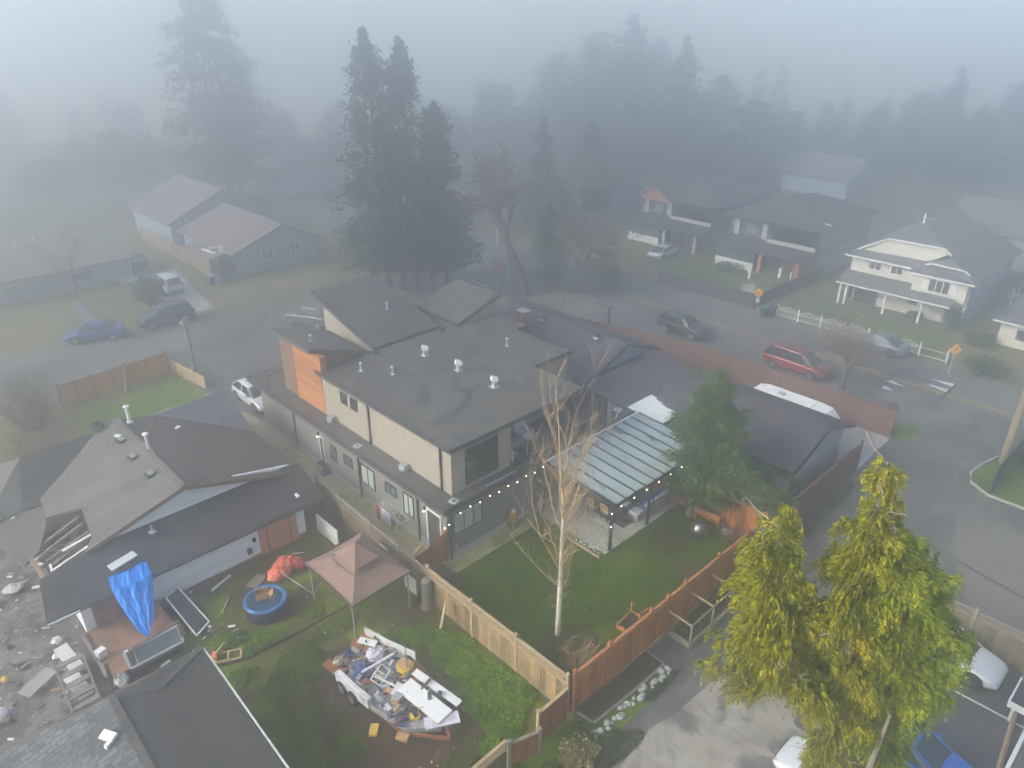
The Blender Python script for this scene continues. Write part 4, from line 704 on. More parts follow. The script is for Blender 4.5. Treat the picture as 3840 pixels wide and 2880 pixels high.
m = MB(); m.bar((-14.5, 9.05, 2.42), (-12.75, 9.35, 2.72), .16, .05).bar((-13.9, 9.75, 2.7), (-12.5, 9.95, 2.85), .14, .05).bar((-14.6, 8.8, 2.3), (-14.5, 9.7, 2.35), .1, .05); m.build('white_rafter_board', M['white'], D)
MB().box(-14.5, 8.95, .9, -12.5, 12.7, 1.0).build('attic_floor', M['soil'], D)
for x, y, z, h, t in ((-8.66, 12.83, zr-.03, .85, 'tanp'), (-8.3, 16.6, zr-.12, .9, 'white')):
    o = MB().lathe([(.2, 0), (.1, .1), (.09, h)], (x, y, z), 10).build('flue_pipe', M[t if t != 'tanp' else 'clothw'], D); MB().lathe([(.15, 0), (.17, .06), (.05, .12)], (x, y, z+h), 10).build('flue_cap', M['white'], o)
for x, y in ((-9.35, 14.9), (-9.5, 12.9), (-9.45, 10.7)): 
    o = MB().obox((x, y, zmain(x)+.07), (.4, .4, .14), .3).build('roof_vent', M['pot'], D); MB().obox((x+.05, y-.08, zmain(x)+.17), (.22, .3, .1), .3, .3).build('vent_flap', M['grey'], o)
MB().lathe([(.3, 0), (.32, .5), (.24, .5), (.2, .1)], (-9.7, 17.2, 4.0), 10).build('broken_chimney', M['pot'], D); MB().obox((-10.6, 8.0, 2.98), (.3, .3, .04)).lathe([(.05, 0), (.05, .5)], (-10.6, 8.0, 2.8), 8).build('vent_pipe', M['galv'], D)
for c, s, rz, rx in (((-12.2, 7.3, 2.66), (1.2, .35, .05), .25, .3), ((-9.3, 15.4, 4.35), (.2, .35, .06), .5, 0), ((-6.4, 15.2, 3.78), (.3, .2, .06), .5, 0)): tag(MB().obox(c, s, rz, rx).build('torn_sheet', M['white']), {1.2: 'long white torn sheet lying on the low dark roof', .2: 'white scrap beside the roof vent nearest the broken chimney', .3: 'small white scrap on the brown right slope of the derelict roof'}[s[0]], 'scrap')
tag(MB().bar((-15.3, 16.3, 3.35), (-15.35, 14.3, 2.65), .18, .06).build('loose_timber', M['wood']), 'splintered timber lying on the hip roof at the left edge', 'board')
tag(MB().bar((-15.0, 10.6, 2.4), (-14.7, 8.1, .9), .16, .08).build('loose_timber', M['wood']), 'tan timber leaning on the corner of the torn roof', 'board')
# blue tarp
def grid_cloth(name, fn, nu, nv, mat, label, cat, th=.012):
    m = MB(); vs = [fn(i/nu, j/nv) for j in range(nv+1) for i in range(nu+1)]
    m.add(vs, [(j*(nu+1)+i, j*(nu+1)+i+1, (j+1)*(nu+1)+i+1, (j+1)*(nu+1)+i) for j in range(nv) for i in range(nu)])
    o = m.build(name, mat, None, True); so = o.modifiers.new('solid', 'SOLIDIFY'); so.thickness = th; return tag(o, label, cat)
def tarp(u, v):
    fold = .045*math.sin(u*19 + v*4)*min(1, v*3) + .03*math.sin(u*47 - v*9)*v + .02*math.sin(u*31+v*26)
    if v < .22: k = v/.22; x = -13.08 + 1.62*u + .1*(1-k); return (x, 6.95 - .72*k + .05*math.sin(u*9) + .03*math.sin(u*37), 2.36 - .24*k + .025*math.sin(u*17) + .015*math.sin(u*53+k*5))
    k = (v-.22)/.78; w0, w1 = 1.62, .45; cx = -12.27 - .28*k; w_ = w0 + (w1-w0)*k**1.3
    w_ *= 1 - .75*max(0, (k-.85)/.15)
    return (cx + w_*(u-.5) + fold*.3, 6.2 - 1.75*k**1.1 - .12*math.sin(u*PI) + fold, 2.18 - 1.45*k + .25*(u-.5)*k*k)
grid_cloth('blue_tarp', tarp, 40, 36, M['tarp'], 'bright blue tarp hanging from the derelict roof edge, tied at its lower end', 'tarp')
# back deck with its rail, window sash, door and stairs
K = empty('back_deck', 'rotten brown back deck below the blue tarp', 'deck', (0, 0, 0)); MB().box(-14.55, 3.3, .42, -11.5, 6.58, .5).build('deck_floor', M['plywoodg'], K)
for x in (-14.5, -13.55, -11.6): MB().box(x-.07, 3.25, 0, x+.07, 3.39, 1.35).build('post', M['woodbr'], K)
MB().box(-14.5, 3.3, .2, -11.5, 3.36, .42).build('rim_joist', M['woodbr'], K); MB().bar((-13.6, 3.42, 1.3), (-11.5, 3.6, 1.32), .12, .05).build('hand_rail', M['woodbr'], K); MB().box(-14.62, 3.4, .5, -14.5, 6.5, .62).build('side_rail', M['woodgrey'], K)
Wn = empty('window_sash', 'white window sash leaning on the deck rail', 'window', (-12.7, 3.2, .5)); m = MB()
for a, b in (((-1.05, 0, .05), (1.05, 0, .05)), ((-1.05, .28, .72), (1.05, .28, .72)), ((-1.05, 0, .05), (-1.05, .28, .72)), ((1.05, 0, .05), (1.05, .28, .72))): m.bar(a, b, .1, .06)
m.bar((-.75, 0, .05), (-.75, .28, .72), .06, .05); m.build('sash_frame', M['white'], Wn); MB().slab([(-1.0, .03, .07), (1.0, .03, .07), (1.0, .28, .7), (-1.0, .28, .7)], .01).build('pane', M['glassl'], Wn)
Sd = empty('screen_door', 'dark screen door in a white frame lying askew in the yard', 'screen door', (0, 0, 0)); q = [Vector(p) for p in ((-11.2, 6.1, .75), (-10.55, 6.35, .75), (-10.25, 4.0, .15), (-11.0, 3.55, .15))]; m = MB()
for i in range(4): m.bar(q[i], q[(i+1) % 4], .06, .05)
m.build('door_frame', M['white'], Sd); MB().slab(q, .015).build('mesh_screen', M['screen'], Sd)
St = empty('open_stairs', 'grey open tread wooden stairs in the debris yard', 'stairs', (0, 0, 0)); m = MB(); m.bar((-15.95, 5.0, .95), (-16.05, 2.9, .15), .07, .2).bar((-14.95, 4.9, .95), (-15.1, 2.8, .15), .07, .2); m.build('stringer', M['woodgrey'], St)
for i in range(5): y = 4.85 - .45*i; MB().box(-15.98, y-.14, .92-.18*i, -15.0, y+.12, .97-.18*i).build('tread', M['woodgrey'], St)
tag(MB().obox((-15.35, 5.6, .5), (.5, 1.4, .08), .15, .25).build('white_board', M['white']), 'bright white board behind the open stairs', 'board'); tag(MB().obox((-15.5, 4.2, .25), (.55, 1.8, .08), .1).build('white_board', M['white']), 'white board under the treads of the open stairs', 'board')
tag(MB().obox((-16.6, 5.3, .3), (1.3, .6, .1), .5, .1).build('grey_slab', M['concrete']), 'grey slab left of the open stairs', 'slab')
tag(MB().obox((-12.65, 2.6, .3), (.4, .1, .5), .2, .3).build('plastic_tub', M['galv']), 'pale translucent tub beside the shed roof corner', 'tub')
tag(MB().obox((-14.35, 4.7, .72), (.35, .3, .35), .3).build('white_box', M['white']), 'small white box on the deck edge', 'box')
# rubble
r = random.Random(77)
def rubble(name, n, area, mats, smin, smax, seed, z=.02, hmax=.06):
    r = random.Random(seed); ms = [MB() for _ in mats]
    for _ in range(n):
        x0, y0, x1, y1 = area; c = (r.uniform(x0, x1), r.uniform(y0, y1), z + r.uniform(0, hmax)); s = r.uniform(smin, smax)
        r.choice(ms).obox(c, (s*r.uniform(.5, 2.5), s*r.uniform(.3, 1), s*r.uniform(.1, .5)), r.uniform(0, PI), r.uniform(-.4, .4))
    for mm, mt in zip(ms, mats): o = mm.build(name, M[mt]); o['kind'] = 'stuff'
rubble('rubble', 200, (-19.5, 0.8, -14.2, 14), ('woodgrey', 'junk', 'woodbr', 'pot'), .05, .25, 3, .03, .22); rubble('rubble', 70, (-19.5, 0.8, -14.2, 14), ('white', 'plywood', 'clothw'), .04, .16, 33, .03, .25)
rubble('rubble', 60, (-15.0, 8.6, -12.5, 12.6), ('white', 'woodgrey', 'plywoodg'), .06, .25, 4, 1.05, .5)
rubble('litter', 90, (-10.5, -10, -2.9, 4.5), ('white', 'woodbr'), .025, .07, 5, .02, .03); rubble('litter', 40, (-11.4, 2.3, -9.6, 6.4), ('woodgrey', 'charcoal', 'white'), .06, .22, 6, .02, .2)
for c, col, lab, nm in (((-18.05, 4.65, .25), 'white', 'white drum lying at the left edge of the debris yard', 'drum'), ((-17.5, 6.5, .2), 'yellow', 'yellow ball in the debris yard', 'ball'), ((-16.3, 15.6, 2.2), 'yellow', 'yellow tape ring at the left picture edge by the torn roof', 'ring')): 
    mm = MB(); mm.ball((0, 0, 0), .28 if nm == 'drum' else .15, 12, 8) if nm != 'ring' else mm.lathe([(.1, 0), (.2, 0), (.2, .08), (.1, .08)], (0, 0, 0), 14); tag(mm.build(nm, M[col], None, True, c), lab, nm)
def crumple(name, c, s, mat, label, cat, seed):
    r = random.Random(seed); m = MB(); m.ball((0, 0, .5), (.5, .5, .5), 14, 9); m.v = [(x*s[0]*(1+r.uniform(-.22, .22)), y*s[1]*(1+r.uniform(-.22, .22)), max(0, z*s[2]*(1+r.uniform(-.2, .2)))) for x, y, z in m.v]
    o = m.build(name, mat); o.location = c; return tag(o, label, cat)
crumple('trash_bag', (-15.9, 12.3, 0), (.9, .6, .35), M['white'], 'white bag heap left of the torn roof', 'bag', 1); crumple('trash_bag', (-15.4, 7.4, 0), (.4, .4, .3), M['white'], 'white crumpled bag between the deck and the stairs', 'bag', 2); crumple('trash_bag', (-15.6, 6.5, 0), (.4, .35, .25), M['white'], 'white crumpled sheet beside the grey slab', 'bag', 3); crumple('trash_bag', (-14.2, 3.0, .3), (.5, .8, .3), M['junk'], 'grey heap of scraps on the deck corner', 'bag', 4)
crumple('dark_heap', (-11.0, 6.2, 0), (1.2, .7, .6), M['charcoal'], 'dark heap of scrap against the white wall by the tarp', 'heap', 5)
tag(MB().bar((-9.3, 5.9, .08), (-8.2, 6.3, .1), .12, .05).build('white_plank', M['white']), 'white plank at the foot of the white wall', 'board'); tag(MB().bar((-9.6, 4.2, .05), (-8.95, 4.9, .05), .06, .05).build('yellow_stick', M['wood']), 'thin tan stick lying left of the blue tub', 'stick'); tag(MB().obox((-7.5, 5.1, .04), (.9, .55, .05), .5).build('grey_mat', M['woodgrey']), 'grey green mat behind the blue tub', 'mat')
r = random.Random(3); cf = empty('crate', 'rotten wooden frame in the grass by the shed corner', 'crate', (-10.5, 1.6, 0), -.5); m = MB()
for a, b in (((-.5, -.25, .1), (.5, -.25, .1)), ((-.5, .25, .1), (.5, .25, .1)), ((-.5, -.25, .1), (-.5, .25, .1)), ((.5, -.25, .1), (.5, .25, .1)), ((0, -.25, .12), (0, .25, .12)), ((-.7, -.1, .1), (-.2, .5, .35))): m.bar(a, b, .07, .07)
m.build('crate_frame', M['wood'], cf); MB().obox((-.55, .1, .12), (.2, .4, .2)).build('crate_end', M['orange'], cf)
tag(MB().tube([(-11.5, 1.6, .05), (-9.9, .98, .05), (-7.6, .85, .06), (-5.3, .75, .05)], .06, 6).build('edging_timber', M['soil']), 'long dark timber lying in the grass from the shed to the gazebo', 'timber')
# ------------------------------------------------------------------ spa tub, box, tarps
T = empty('inflatable_spa', 'round inflatable spa with dark sides and a blue rim', 'spa tub', (-8.02, 3.0, 0)); m = MB(); m.lathe([(.88, 0), (.95, .1), (.96, .55), (.93, .68)], (0, 0, 0), 36); m.build('spa_wall', M['tubdark'], T, True)
m = MB(); n, k = 40, 10; base = []
for i in range(n):
    for j in range(k): t, p = 2*PI*i/n, 2*PI*j/k; rr = .85 + .11*math.cos(p); m.v.append((rr*math.cos(t), rr*math.sin(t), .68 + .08*math.sin(p)))
for i in range(n):
    for j in range(k): m.f.append((i*k+j, ((i+1) % n)*k+j, ((i+1) % n)*k+(j+1) % k, i*k+(j+1) % k)); m.m.append(0)
m.build('spa_rim', M['tubblue'], T, True); m = MB(); m.lathe([(.75, .3), (.75, .69)], (0, 0, 0), 36); m.f = m.f[:-1]; m.m = m.m[:-1]; o = m.build('spa_liner', M['tubfloor'], T)
m = MB(); m.lathe([(.76, .695), (.758, .7)], (0, 0, 0), 36); m.build('spa_cover', M['tubfloor'], T)
Bx = empty('cardboard_box', 'open cardboard box of rubbish on the blue spa', 'box', (-8.05, 3.2, .705), -.4); m = MB(); m.box(-.28, -.22, 0, .28, -.2, .32).box(-.28, .2, 0, .28, .22, .32).box(-.28, -.2, 0, -.26, .2, .32).box(-.28, -.2, 0, .28, .2, .02); m.build('box_sides', M['card'], Bx); MB().obox((.36, 0, .1), (.02, .4, .3), 0, 0, .9).build('flap', M['card'], Bx)
rubble('litter', 26, (-7.95, 2.6, -7.55, 3.3), ('white', 'cushion', 'clothr', 'galv'), .03, .09, 8, .72, .05)
crumple('orange_tarp', (-6.55, 4.6, 0), (1.15, .9, .62), M['orange'], 'orange plastic dome shaped toy behind the blue spa', 'toy', 9); crumple('orange_tarp', (-5.95, 5.2, 0), (1.2, .7, .5), M['orange'], 'crumpled orange plastic heap by the house wall', 'tarp', 10); crumple('pink_tarp', (-5.55, 4.75, 0), (.7, .9, .38), M['clothr'], 'faded red plastic sheet by the gazebo pole', 'tarp', 11)
# ------------------------------------------------------------------ gazebo
Gz = empty('gazebo', 'tan canvas gazebo with a two tier top in the junk yard', 'gazebo', (0, 0, 0)); ce = [(-6.25, 2.35, 2.08), (-6.22, -1.45, 2.08), (-3.15, -1.35, 2.08), (-3.15, 2.5, 2.08)]; ap = (-4.68, .5, 3.05)
def tent(ce, ap, name, mat, t=.015, seg=10, sag=.1):
    m = MB()
    for i in range(4):
        a, b = Vector(ce[i]), Vector(ce[(i+1) % 4]); A = Vector(ap); g = {}
        for v in range(seg+1):
            for u in range(seg+1-v):
                w = seg-u-v; p = (a*u + b*w + A*v)/seg; d = (u*w + w*v + u*v)/(seg*seg)*3; g[(u, v)] = len(m.v); m.v.append((p.x, p.y, p.z - sag*d))
        for v in range(seg):
            for u in range(seg-v):
                m.f.append((g[(u, v)], g[(u+1, v)], g[(u, v+1)])[::-1]); m.m.append(0)
                if u < seg-v-1: m.f.append((g[(u+1, v)], g[(u+1, v+1)], g[(u, v+1)])[::-1]); m.m.append(0)
    o = m.build(name, M[mat], Gz); so = o.modifiers.new('s', 'SOLIDIFY'); so.thickness = t; so.offset = 0; return o
tent(ce, ap, 'canopy', 'canvas'); tent([(-5.35, 1.25, 2.82), (-5.33, -.38, 2.82), (-4.08, -.36, 2.82), (-4.06, 1.36, 2.82)], (-4.68, .5, 3.42), 'vent_canopy', 'canvas', .015, 5, .03)
m = MB()
for i in range(4): a, b = Vector(ce[i]), Vector(ce[(i+1) % 4]); m.bar(a - Vector((0, 0, .03)), b - Vector((0, 0, .03)), .05, .09)
for i in range(4):
    a, b = Vector(ce[i]), Vector(ce[(i+1) % 4]); q = a.lerp(b, .5).lerp(Vector(ap), .5) + Vector((0, 0, -.05)); m.tube([a.lerp(Vector(ap), .5)+Vector((0, 0, .012)), q + Vector((0, 0, -.0)), b.lerp(Vector(ap), .5)+Vector((0, 0, .012))], .012, 4)
m.build('canopy_seam', M['pot'], Gz)
for x, y in ((-6.2, -1.35), (-3.3, -1.25), (-6.12, 2.2), (-3.3, 2.3)): MB().tube([(x, y, 0), (x, y, 2.06)], .035, 6).build('pole', M['galv'] if 0 else M['grey'], Gz)
for p, q, l in (((-6.6, 4.3, .55), (-6.0, 2.6, .02), 'thin grey pole leaning from the orange heap to the grass'), ((-5.95, 2.5, .02), (-5.6, .75, 2.7), 'thin grey pole lying up across the gazebo canopy'), ((-5.5, 5.2, .5), (-5.4, 4.2, 1.1), 'short grey pole by the faded red sheet')): tag(MB().tube([p, q], .022, 6).build('loose_pole', M['grey']), l, 'pole')
tag(MB().obox((-3.3, 5.6, .5), (.08, 2.0, 1.0)).build('low_wall', M['whitedirty']), 'dirty pale wall panel between gazebo and derelict house', 'panel')
# ------------------------------------------------------------------ wrecked boat on its trailer
Bt = empty('wrecked_boat', 'wrecked open boat full of junk on a rusty trailer', 'boat', (0, 0, 0))
OUT = [(-8.0, -2.1), (-5.95, -1.75), (-5.6, -3.2), (-5.2, -4.6), (-5.55, -6.0), (-6.0, -7.2), (-6.5, -7.5), (-7.5, -6.7), (-7.9, -4.8), (-7.98, -3.2)]
m = MB(); m.prism(OUT, .42, .5); m.build('boat_floor', M['junk'], Bt)
def wall(pts, h0, h1, mat, name, t=.06):
    m = MB()
    for a, b in zip(pts, pts[1:]): m.bar((a[0], a[1], (h0+h1)/2), (b[0], b[1], (h0+h1)/2), t, h1-h0)
    return m.build(name, M[mat], Bt)
wall([(-5.95, -1.75), (-5.6, -3.2), (-5.25, -4.3)], .45, .95, 'fibre', 'hull_side'); wall([(-8.0, -2.9), (-7.95, -3.9), (-7.85, -4.9)], .45, .9, 'fibre', 'hull_side', .22); wall([(-7.85, -4.9), (-7.5, -6.7), (-6.5, -7.5)], .35, .6, 'junk', 'hull_side')
MB().prism([(-8.15, -1.95), (-7.9, -3.0), (-7.55, -2.9), (-7.75, -1.8)], .5, .56).build('wood_deck', M['rust'], Bt); MB().prism([(-6.7, -1.75), (-5.9, -1.55), (-5.75, -2.6), (-6.5, -2.9)], .52, .6).build('wood_deck', M['rust'], Bt); MB().prism([(-6.3, -4.9), (-5.3, -4.4), (-5.35, -5.2), (-6.2, -5.5)], .6, .68).build('wood_deck', M['rust'], Bt)
m = MB(); m.bar((-7.9, -2.0, .34), (-7.6, -6.6, .34), .1, .12).bar((-5.8, -1.9, .34), (-5.6, -6.0, .34), .1, .12).bar((-7.6, -6.6, .34), (-6.5, -8.0, .34), .1, .12).bar((-5.6, -6.0, .34), (-6.5, -8.0, .34), .1, .12); m.build('trailer_frame', M['rust'], Bt)
for sx, x in ((-1, -8.05), (1, -5.35)):
    for y in (-3.3, -4.0):
        w = MB(); w.lathe([(.2, -.1), (.31, -.09), (.33, 0), (.31, .09), (.2, .1)], (0, 0, 0), 18); o = w.build('wheel', M['tyre'], Bt, True); o.location = (x, y, .33); o.rotation_euler = (0, PI/2, 0); MB().lathe([(.19, -.11), (.2, .11)], (0, 0, 0), 14).build('rim', M['rim'], o)
def junk(name, o, label, cat): tag(o, label, cat); return o
junk('white_panel', MB().obox((-6.35, -6.3, .78), (.75, 2.2, .05), .12, .06).build('white_board', M['white']), 'largest white panel lying across the boat bow', 'panel'); junk('p', MB().obox((-5.6, -6.1, .72), (.32, 2.3, .05), .18, .1).build('white_board', M['white']), 'narrow white panel along the right side of the boat bow', 'panel'); junk('p', MB().obox((-6.35, -7.35, .62), (1.3, .5, .05), -.5, .05).build('stained_sheet', M['clothw']), 'pale stained panel at the very tip of the boat', 'panel'); junk('p', MB().obox((-6.75, -5.3, .8), (.6, .5, .05), .5, .3).build('white_board', M['white']), 'small tilted white panel in the middle of the boat', 'panel'); junk('p', MB().obox((-6.2, -2.3, .72), (.32, .8, .05), .5).build('white_board', M['white']), 'white board on the rusty deck at the boat stern', 'panel')
junk('f', crumple('foam_block', (-6.35, -3.1, .55), (.75, .7, .5), M['clothw'], 'x', 'x', 12), 'pale striped foam cushion near the boat stern', 'cushion')
Y_ = empty('yellow_box', 'yellow octagonal box standing in the boat', 'box', (-5.95, -4.55, .62), .3); MB().prism([(-.3, -.18), (-.18, -.3), (.18, -.3), (.3, -.18), (.3, .18), (.18, .3), (-.18, .3), (-.3, .18)], 0, .36).build('box_body', M['yellow'], Y_); MB().prism([(-.24, -.14), (-.14, -.24), (.14, -.24), (.24, -.14), (.24, .14), (.14, .24), (-.14, .24), (-.24, .14)], .36, .4).build('box_lid', M['card'], Y_)
MB
cr = empty('wire_crate', 'white wire crate tilted among the junk in the boat', 'crate', (-6.95, -4.2, .75), .5); m = MB()
for z in (0, .35):
    for a, b in (((-.3, -.22), (.3, -.22)), ((.3, -.22), (.3, .22)), ((.3, .22), (-.3, .22)), ((-.3, .22), (-.3, -.22))): m.bar((a[0], a[1], z), (b[0], b[1], z), .03)
for x, y in ((-.3, -.22), (.3, -.22), (.3, .22), (-.3, .22), (0, -.22), (0, .22)): m.bar((x, y, 0), (x, y, .35), .025)
m.bar((-.3, 0, .0), (.3, 0, .0), .02); m.build('wire_frame', M['white'], cr); cr.rotation_euler = (.4, .2, .5)
junk('b', crumple('blue_jug', (-7.15, -2.35, .55), (.35, .3, .35), M['binblue'], 'x', 'x', 13), 'dark blue jug at the boat stern', 'jug'); junk('b', crumple('beige_bag', (-7.6, -2.35, .55), (.45, .4, .35), M['rattan'], 'x', 'x', 14), 'beige sack at the left corner of the boat stern', 'sack'); junk('b', crumple('dark_bag', (-7.15, -3.3, .52), (.6, .9, .3), M['binblue'], 'x', 'x', 15), 'dark crumpled sheet beside the white wire crate', 'sheet')
junk('b', MB().bar((-7.3, -3.55, .78), (-5.9, -3.75, .92), .1, .08).build('pink_beam', M['clothw']), 'long pale beam lying across the boat', 'beam'); junk('b', MB().bar((-7.0, -4.0, .7), (-6.6, -5.6, .85), .06, .05).build('white_stick', M['white']), 'thin white stick in the middle of the boat', 'stick'); junk('b', MB().tube([(-5.95, -4.75, .7), (-5.95, -4.65, 2.25)], [.03, .02], 6).build('upright_pole', M['woodgrey']), 'thin pole standing upright beside the yellow box', 'pole'); junk('b', MB().bar((-7.3, -6.1, .62), (-5.5, -5.7, .9), .08, .06).build('dark_bar', M['pot']), 'dark bar across the white panels of the boat', 'bar'); junk('b', MB().obox((-7.0, -5.5, .72), (.35, .35, .3), .3).build('grey_box', M['junk']), 'broken grey box low in the boat', 'box'); junk('b', crumple('yellow_sack', (-6.95, -6.5, .5), (.45, .4, .25), M['yellow'], 'x', 'x', 16), 'dirty yellow sack near the boat bow', 'sack'); junk('b', MB().obox((-8.2, -5.6, .12), (.5, .3, .12), .8).build('foam_scrap', M['yellow']), 'yellow foam scrap on the soil left of the boat', 'scrap'); junk('b', MB().obox((-7.75, -6.8, .45), (.3, .45, .1), .5).build('foam_scrap', M['card']), 'tan foam scrap at the front left of the boat', 'scrap')
rubble('junk', 230, (-7.7, -6.6, -5.7, -2.2), ('junk', 'white', 'woodgrey', 'rust', 'charcoal', 'binblue', 'galv', 'card', 'black'), .05, .22, 18, .52, .28)
# ------------------------------------------------------------------ shed roof at the lower left
Sh = empty('garden_shed', 'dark shingled hip roof outbuilding in the lower left corner', 'shed', (0, 0, 0)); Cn, Kk, A_ = (-11.8, .25, 2.5), (-13.75, -1.15, 3.06), (-15.15, -.85, 3.5)
m = MB(); m.slab([Cn, Kk, A_, (-15.35, -10, 3.5), (-12.1, -10, 2.45)], .12); m.build('roof_slope_right', M['sh_shedr'], Sh); m = MB(); m.slab([Cn, (-19.5, .5, 2.45), A_, Kk], .12); m.build('roof_slope_rear', M['sh_shed'], Sh); m = MB(); m.slab([A_, (-19.5, .5, 2.45), (-20, -10, 2.4), (-15.35, -10, 3.5)], .12); m.build('roof_slope_left', M['sh_shedg'], Sh)
m = MB(); m.bar(Kk, A_, .25, .05).bar(A_, (-15.35, -10, 3.53), .25, .05).bar(Cn, Kk, .25, .05); m.build('ridge_cap', M['sh_shed'], Sh); m = MB(); m.bar((-11.72, .2, 2.4), (-12.0, -10, 2.36), .07, .1); m.build('gutter', M['whitedirty'], Sh); MB().box(-19.3, -10, 0, -12.2, 0, 2.4).build('wall', M['sidinggrey'], Sh)
o = MB().obox((-15.75, -2.4, 3.48), (.3, .5, .12), .5, .0, -.3).build('roof_vent', M['white'], Sh); MB().obox((-15.8, -2.62, 3.4), (.34, .12, .14), .5).build('vent_mouth', M['white'], o)
# ------------------------------------------------------------------ garage, trailer behind it, blue roofed house
Ga = empty('shingled_garage', 'grey garage with a plum shingled gable roof behind the spruce', 'garage', (0, 0, 0)); MB().box(15.9, -9.2, 0, 22.0, -.5, 2.75).build('wall', M['sidinggrey'], Ga); MB().yprism([(15.9, 2.75), (22.0, 2.75), (18.9, 3.85)], -9.2, -9.0).build('gable_wall', M['sidinggrey'], Ga); MB().yprism([(15.9, 2.75), (22.0, 2.75), (18.9, 3.85)], -.7, -.5).build('gable_wall', M['sidinggrey'], Ga)
m = MB(); m.slab([(18.9, -9.6, 4.02), (15.2, -9.6, 2.72), (15.2, -.1, 2.72), (18.9, -.1, 4.02)], .1); m.build('roof_slope_left', M['sh_pr'], Ga); m = MB(); m.slab([(18.9, -9.6, 4.02), (22.4, -9.6, 2.82), (22.4, -.1, 2.82), (18.9, -.1, 4.02)], .1); m.build('roof_slope_right', M['sh_dr'], Ga)
m = MB(); m.bar((15.2, -9.66, 2.64), (18.9, -9.66, 3.95), .05, .16).bar((18.9, -9.66, 3.95), (22.4, -9.66, 2.74), .05, .16); m.build('barge_board', M['black'], Ga); m = MB(); m.bar((18.9, -9.6, 4.05), (18.9, -.1, 4.05), .3, .04); m.build('ridge_cap', M['sh_pr'], Ga); MB().obox((18.05, -5.2, 3.78), (.45, .4, .14), 0, 0, -.34).build('roof_vent', M['pot'], Ga); o = MB().box(21.4, -9.3, 1.3, 21.7, -9.2, 1.9).build('wall_lamp', M['galv'], Ga)
Rv = empty('camper_trailer', 'long white camper trailer parked between garage and street fence', 'trailer', (23.45, -5.2, 0)); m = MB()
prof = [(-3.0, .5), (-2.95, 1.9), (-2.4, 2.45), (-1.6, 2.55), (1.9, 2.55), (2.45, 2.4), (2.6, 1.8), (2.6, .5)]; m.xprism(prof, -.72, .72); m.build('trailer_body', M['white'], Rv); MB().box(-.55, -1.5, 2.55, .55, 1.8, 2.6).build('roof_skin', M['white'], Rv); MB().box(-.3, .4, 2.6, .1, .8, 2.66).build('roof_hatch', M['galv'], Rv)
for x in (-.74, .74):
    for y in (-.1, .7): o = MB().lathe([(.2, -.1), (.32, -.1), (.32, .1), (.2, .1)], (0, 0, 0), 14).build('wheel', M['tyre'], Rv); o.location = (x, y, .33); o.rotation_euler = (0, PI/2, 0)
Oh = empty('blue_bungalow', 'blue sided bungalow with a plum hip roof and brick chimney', 'house', (0, 0, 0))
MB().box(14.4, .8, 0, 21.0, 4.2, 2.75).box(14.4, 4.2, 0, 22.2, 17.0, 2.6).build('wall', M['sidingblue'], Oh)
m = MB(); m.slab([(14.0, .15, 2.92), (21.3, .15, 2.92), (21.6, 3.7, 3.55), (14.0, 3.7, 3.55)], .12); m.build('front_roof', M['sh_p'], Oh); MB().bar((14.0, .1, 2.84), (21.3, .1, 2.84), .06, .12).build('gutter', M['galv'], Oh)
RX, RZ = 18.6, 4.75
m = MB(); m.slab([(RX, 4.0, RZ), (13.4, 3.8, 2.9), (13.4, 18.6, 2.9), (RX, 15.3, RZ)], .12); m.build('roof_slope_left', M['sh_pr'], Oh); m = MB(); m.slab([(RX, 4.0, RZ), (22.3, 4.0, 3.35), (23.4, 18.6, 2.9), (RX, 15.3, RZ)], .12); m.build('roof_slope_right', M['sh_pr'], Oh); m = MB(); m.slab([(13.4, 18.6, 2.9), (23.4, 18.6, 2.9), (RX, 15.3, RZ)], .12); m.build('roof_slope_rear', M['sh_p'], Oh)
m = MB(); m.yprism([(15.2, 3.45), (21.7, 3.35), (18.6, 4.55)], 4.3, 4.45); m.build('gable_wall', M['sidingbx'], Oh); m = MB(); m.bar((RX, 3.98, RZ-.06), (22.3, 3.98, 3.29), .05, .16).bar((RX, 3.98, RZ-.06), (14.8, 3.9, 3.4), .05, .16); m.build('barge_board', M['dark'], Oh); MB().box(21.0, 4.0, 3.0, 21.5, 4.3, 3.35).build('white_corner', M['white'], Oh)
o = MB().box(16.05, 11.1, 3.6, 16.65, 11.8, 5.55).build('chimney', M['brick'], Oh); MB().box(15.98, 11.03, 5.55, 16.72, 11.87, 5.65).build('chimney_cap', M['concrete'], o)
for x, y in ((18.0, 11.2), (18.2, 6.4)): o = MB().obox((x, y, RZ-.02), (.4, .4, .3), .2).build('roof_vent', M['pot'], Oh); MB().obox((x-.2, y-.15, RZ-.1), (.18, .3, .1)).build('vent_flap', M['clothw'], o)
MB().box(20.9, .2, 0, 21.05, .35, 2.85).build('post', M['black'], Oh)
Pg = empty('slatted_carport', 'slatted roof carport behind the blue bungalow', 'carport', (0, 0, 0)); m = MB()
for i in range(14): y = 12.6 + i*.4; m.bar((23.3, y, 2.95), (27.2, y-.3, 2.95), .16, .05)
m.build('roof_slats', M['woodgrey'], Pg); MB().bar((23.4, 12.5, 2.83), (23.4, 18.0, 2.83), .1, .16).build('beam', M['dark'], Pg); MB().bar((27.1, 12.2, 2.83), (27.1, 17.6, 2.83), .1, .16).build('beam', M['dark'], Pg)
for x, y in ((23.4, 12.7), (27.1, 12.4), (23.4, 17.8), (27.1, 17.4)): MB().box(x-.06, y-.06, 0, x+.06, y+.06, 2.76).build('post', M['dark'], Pg)

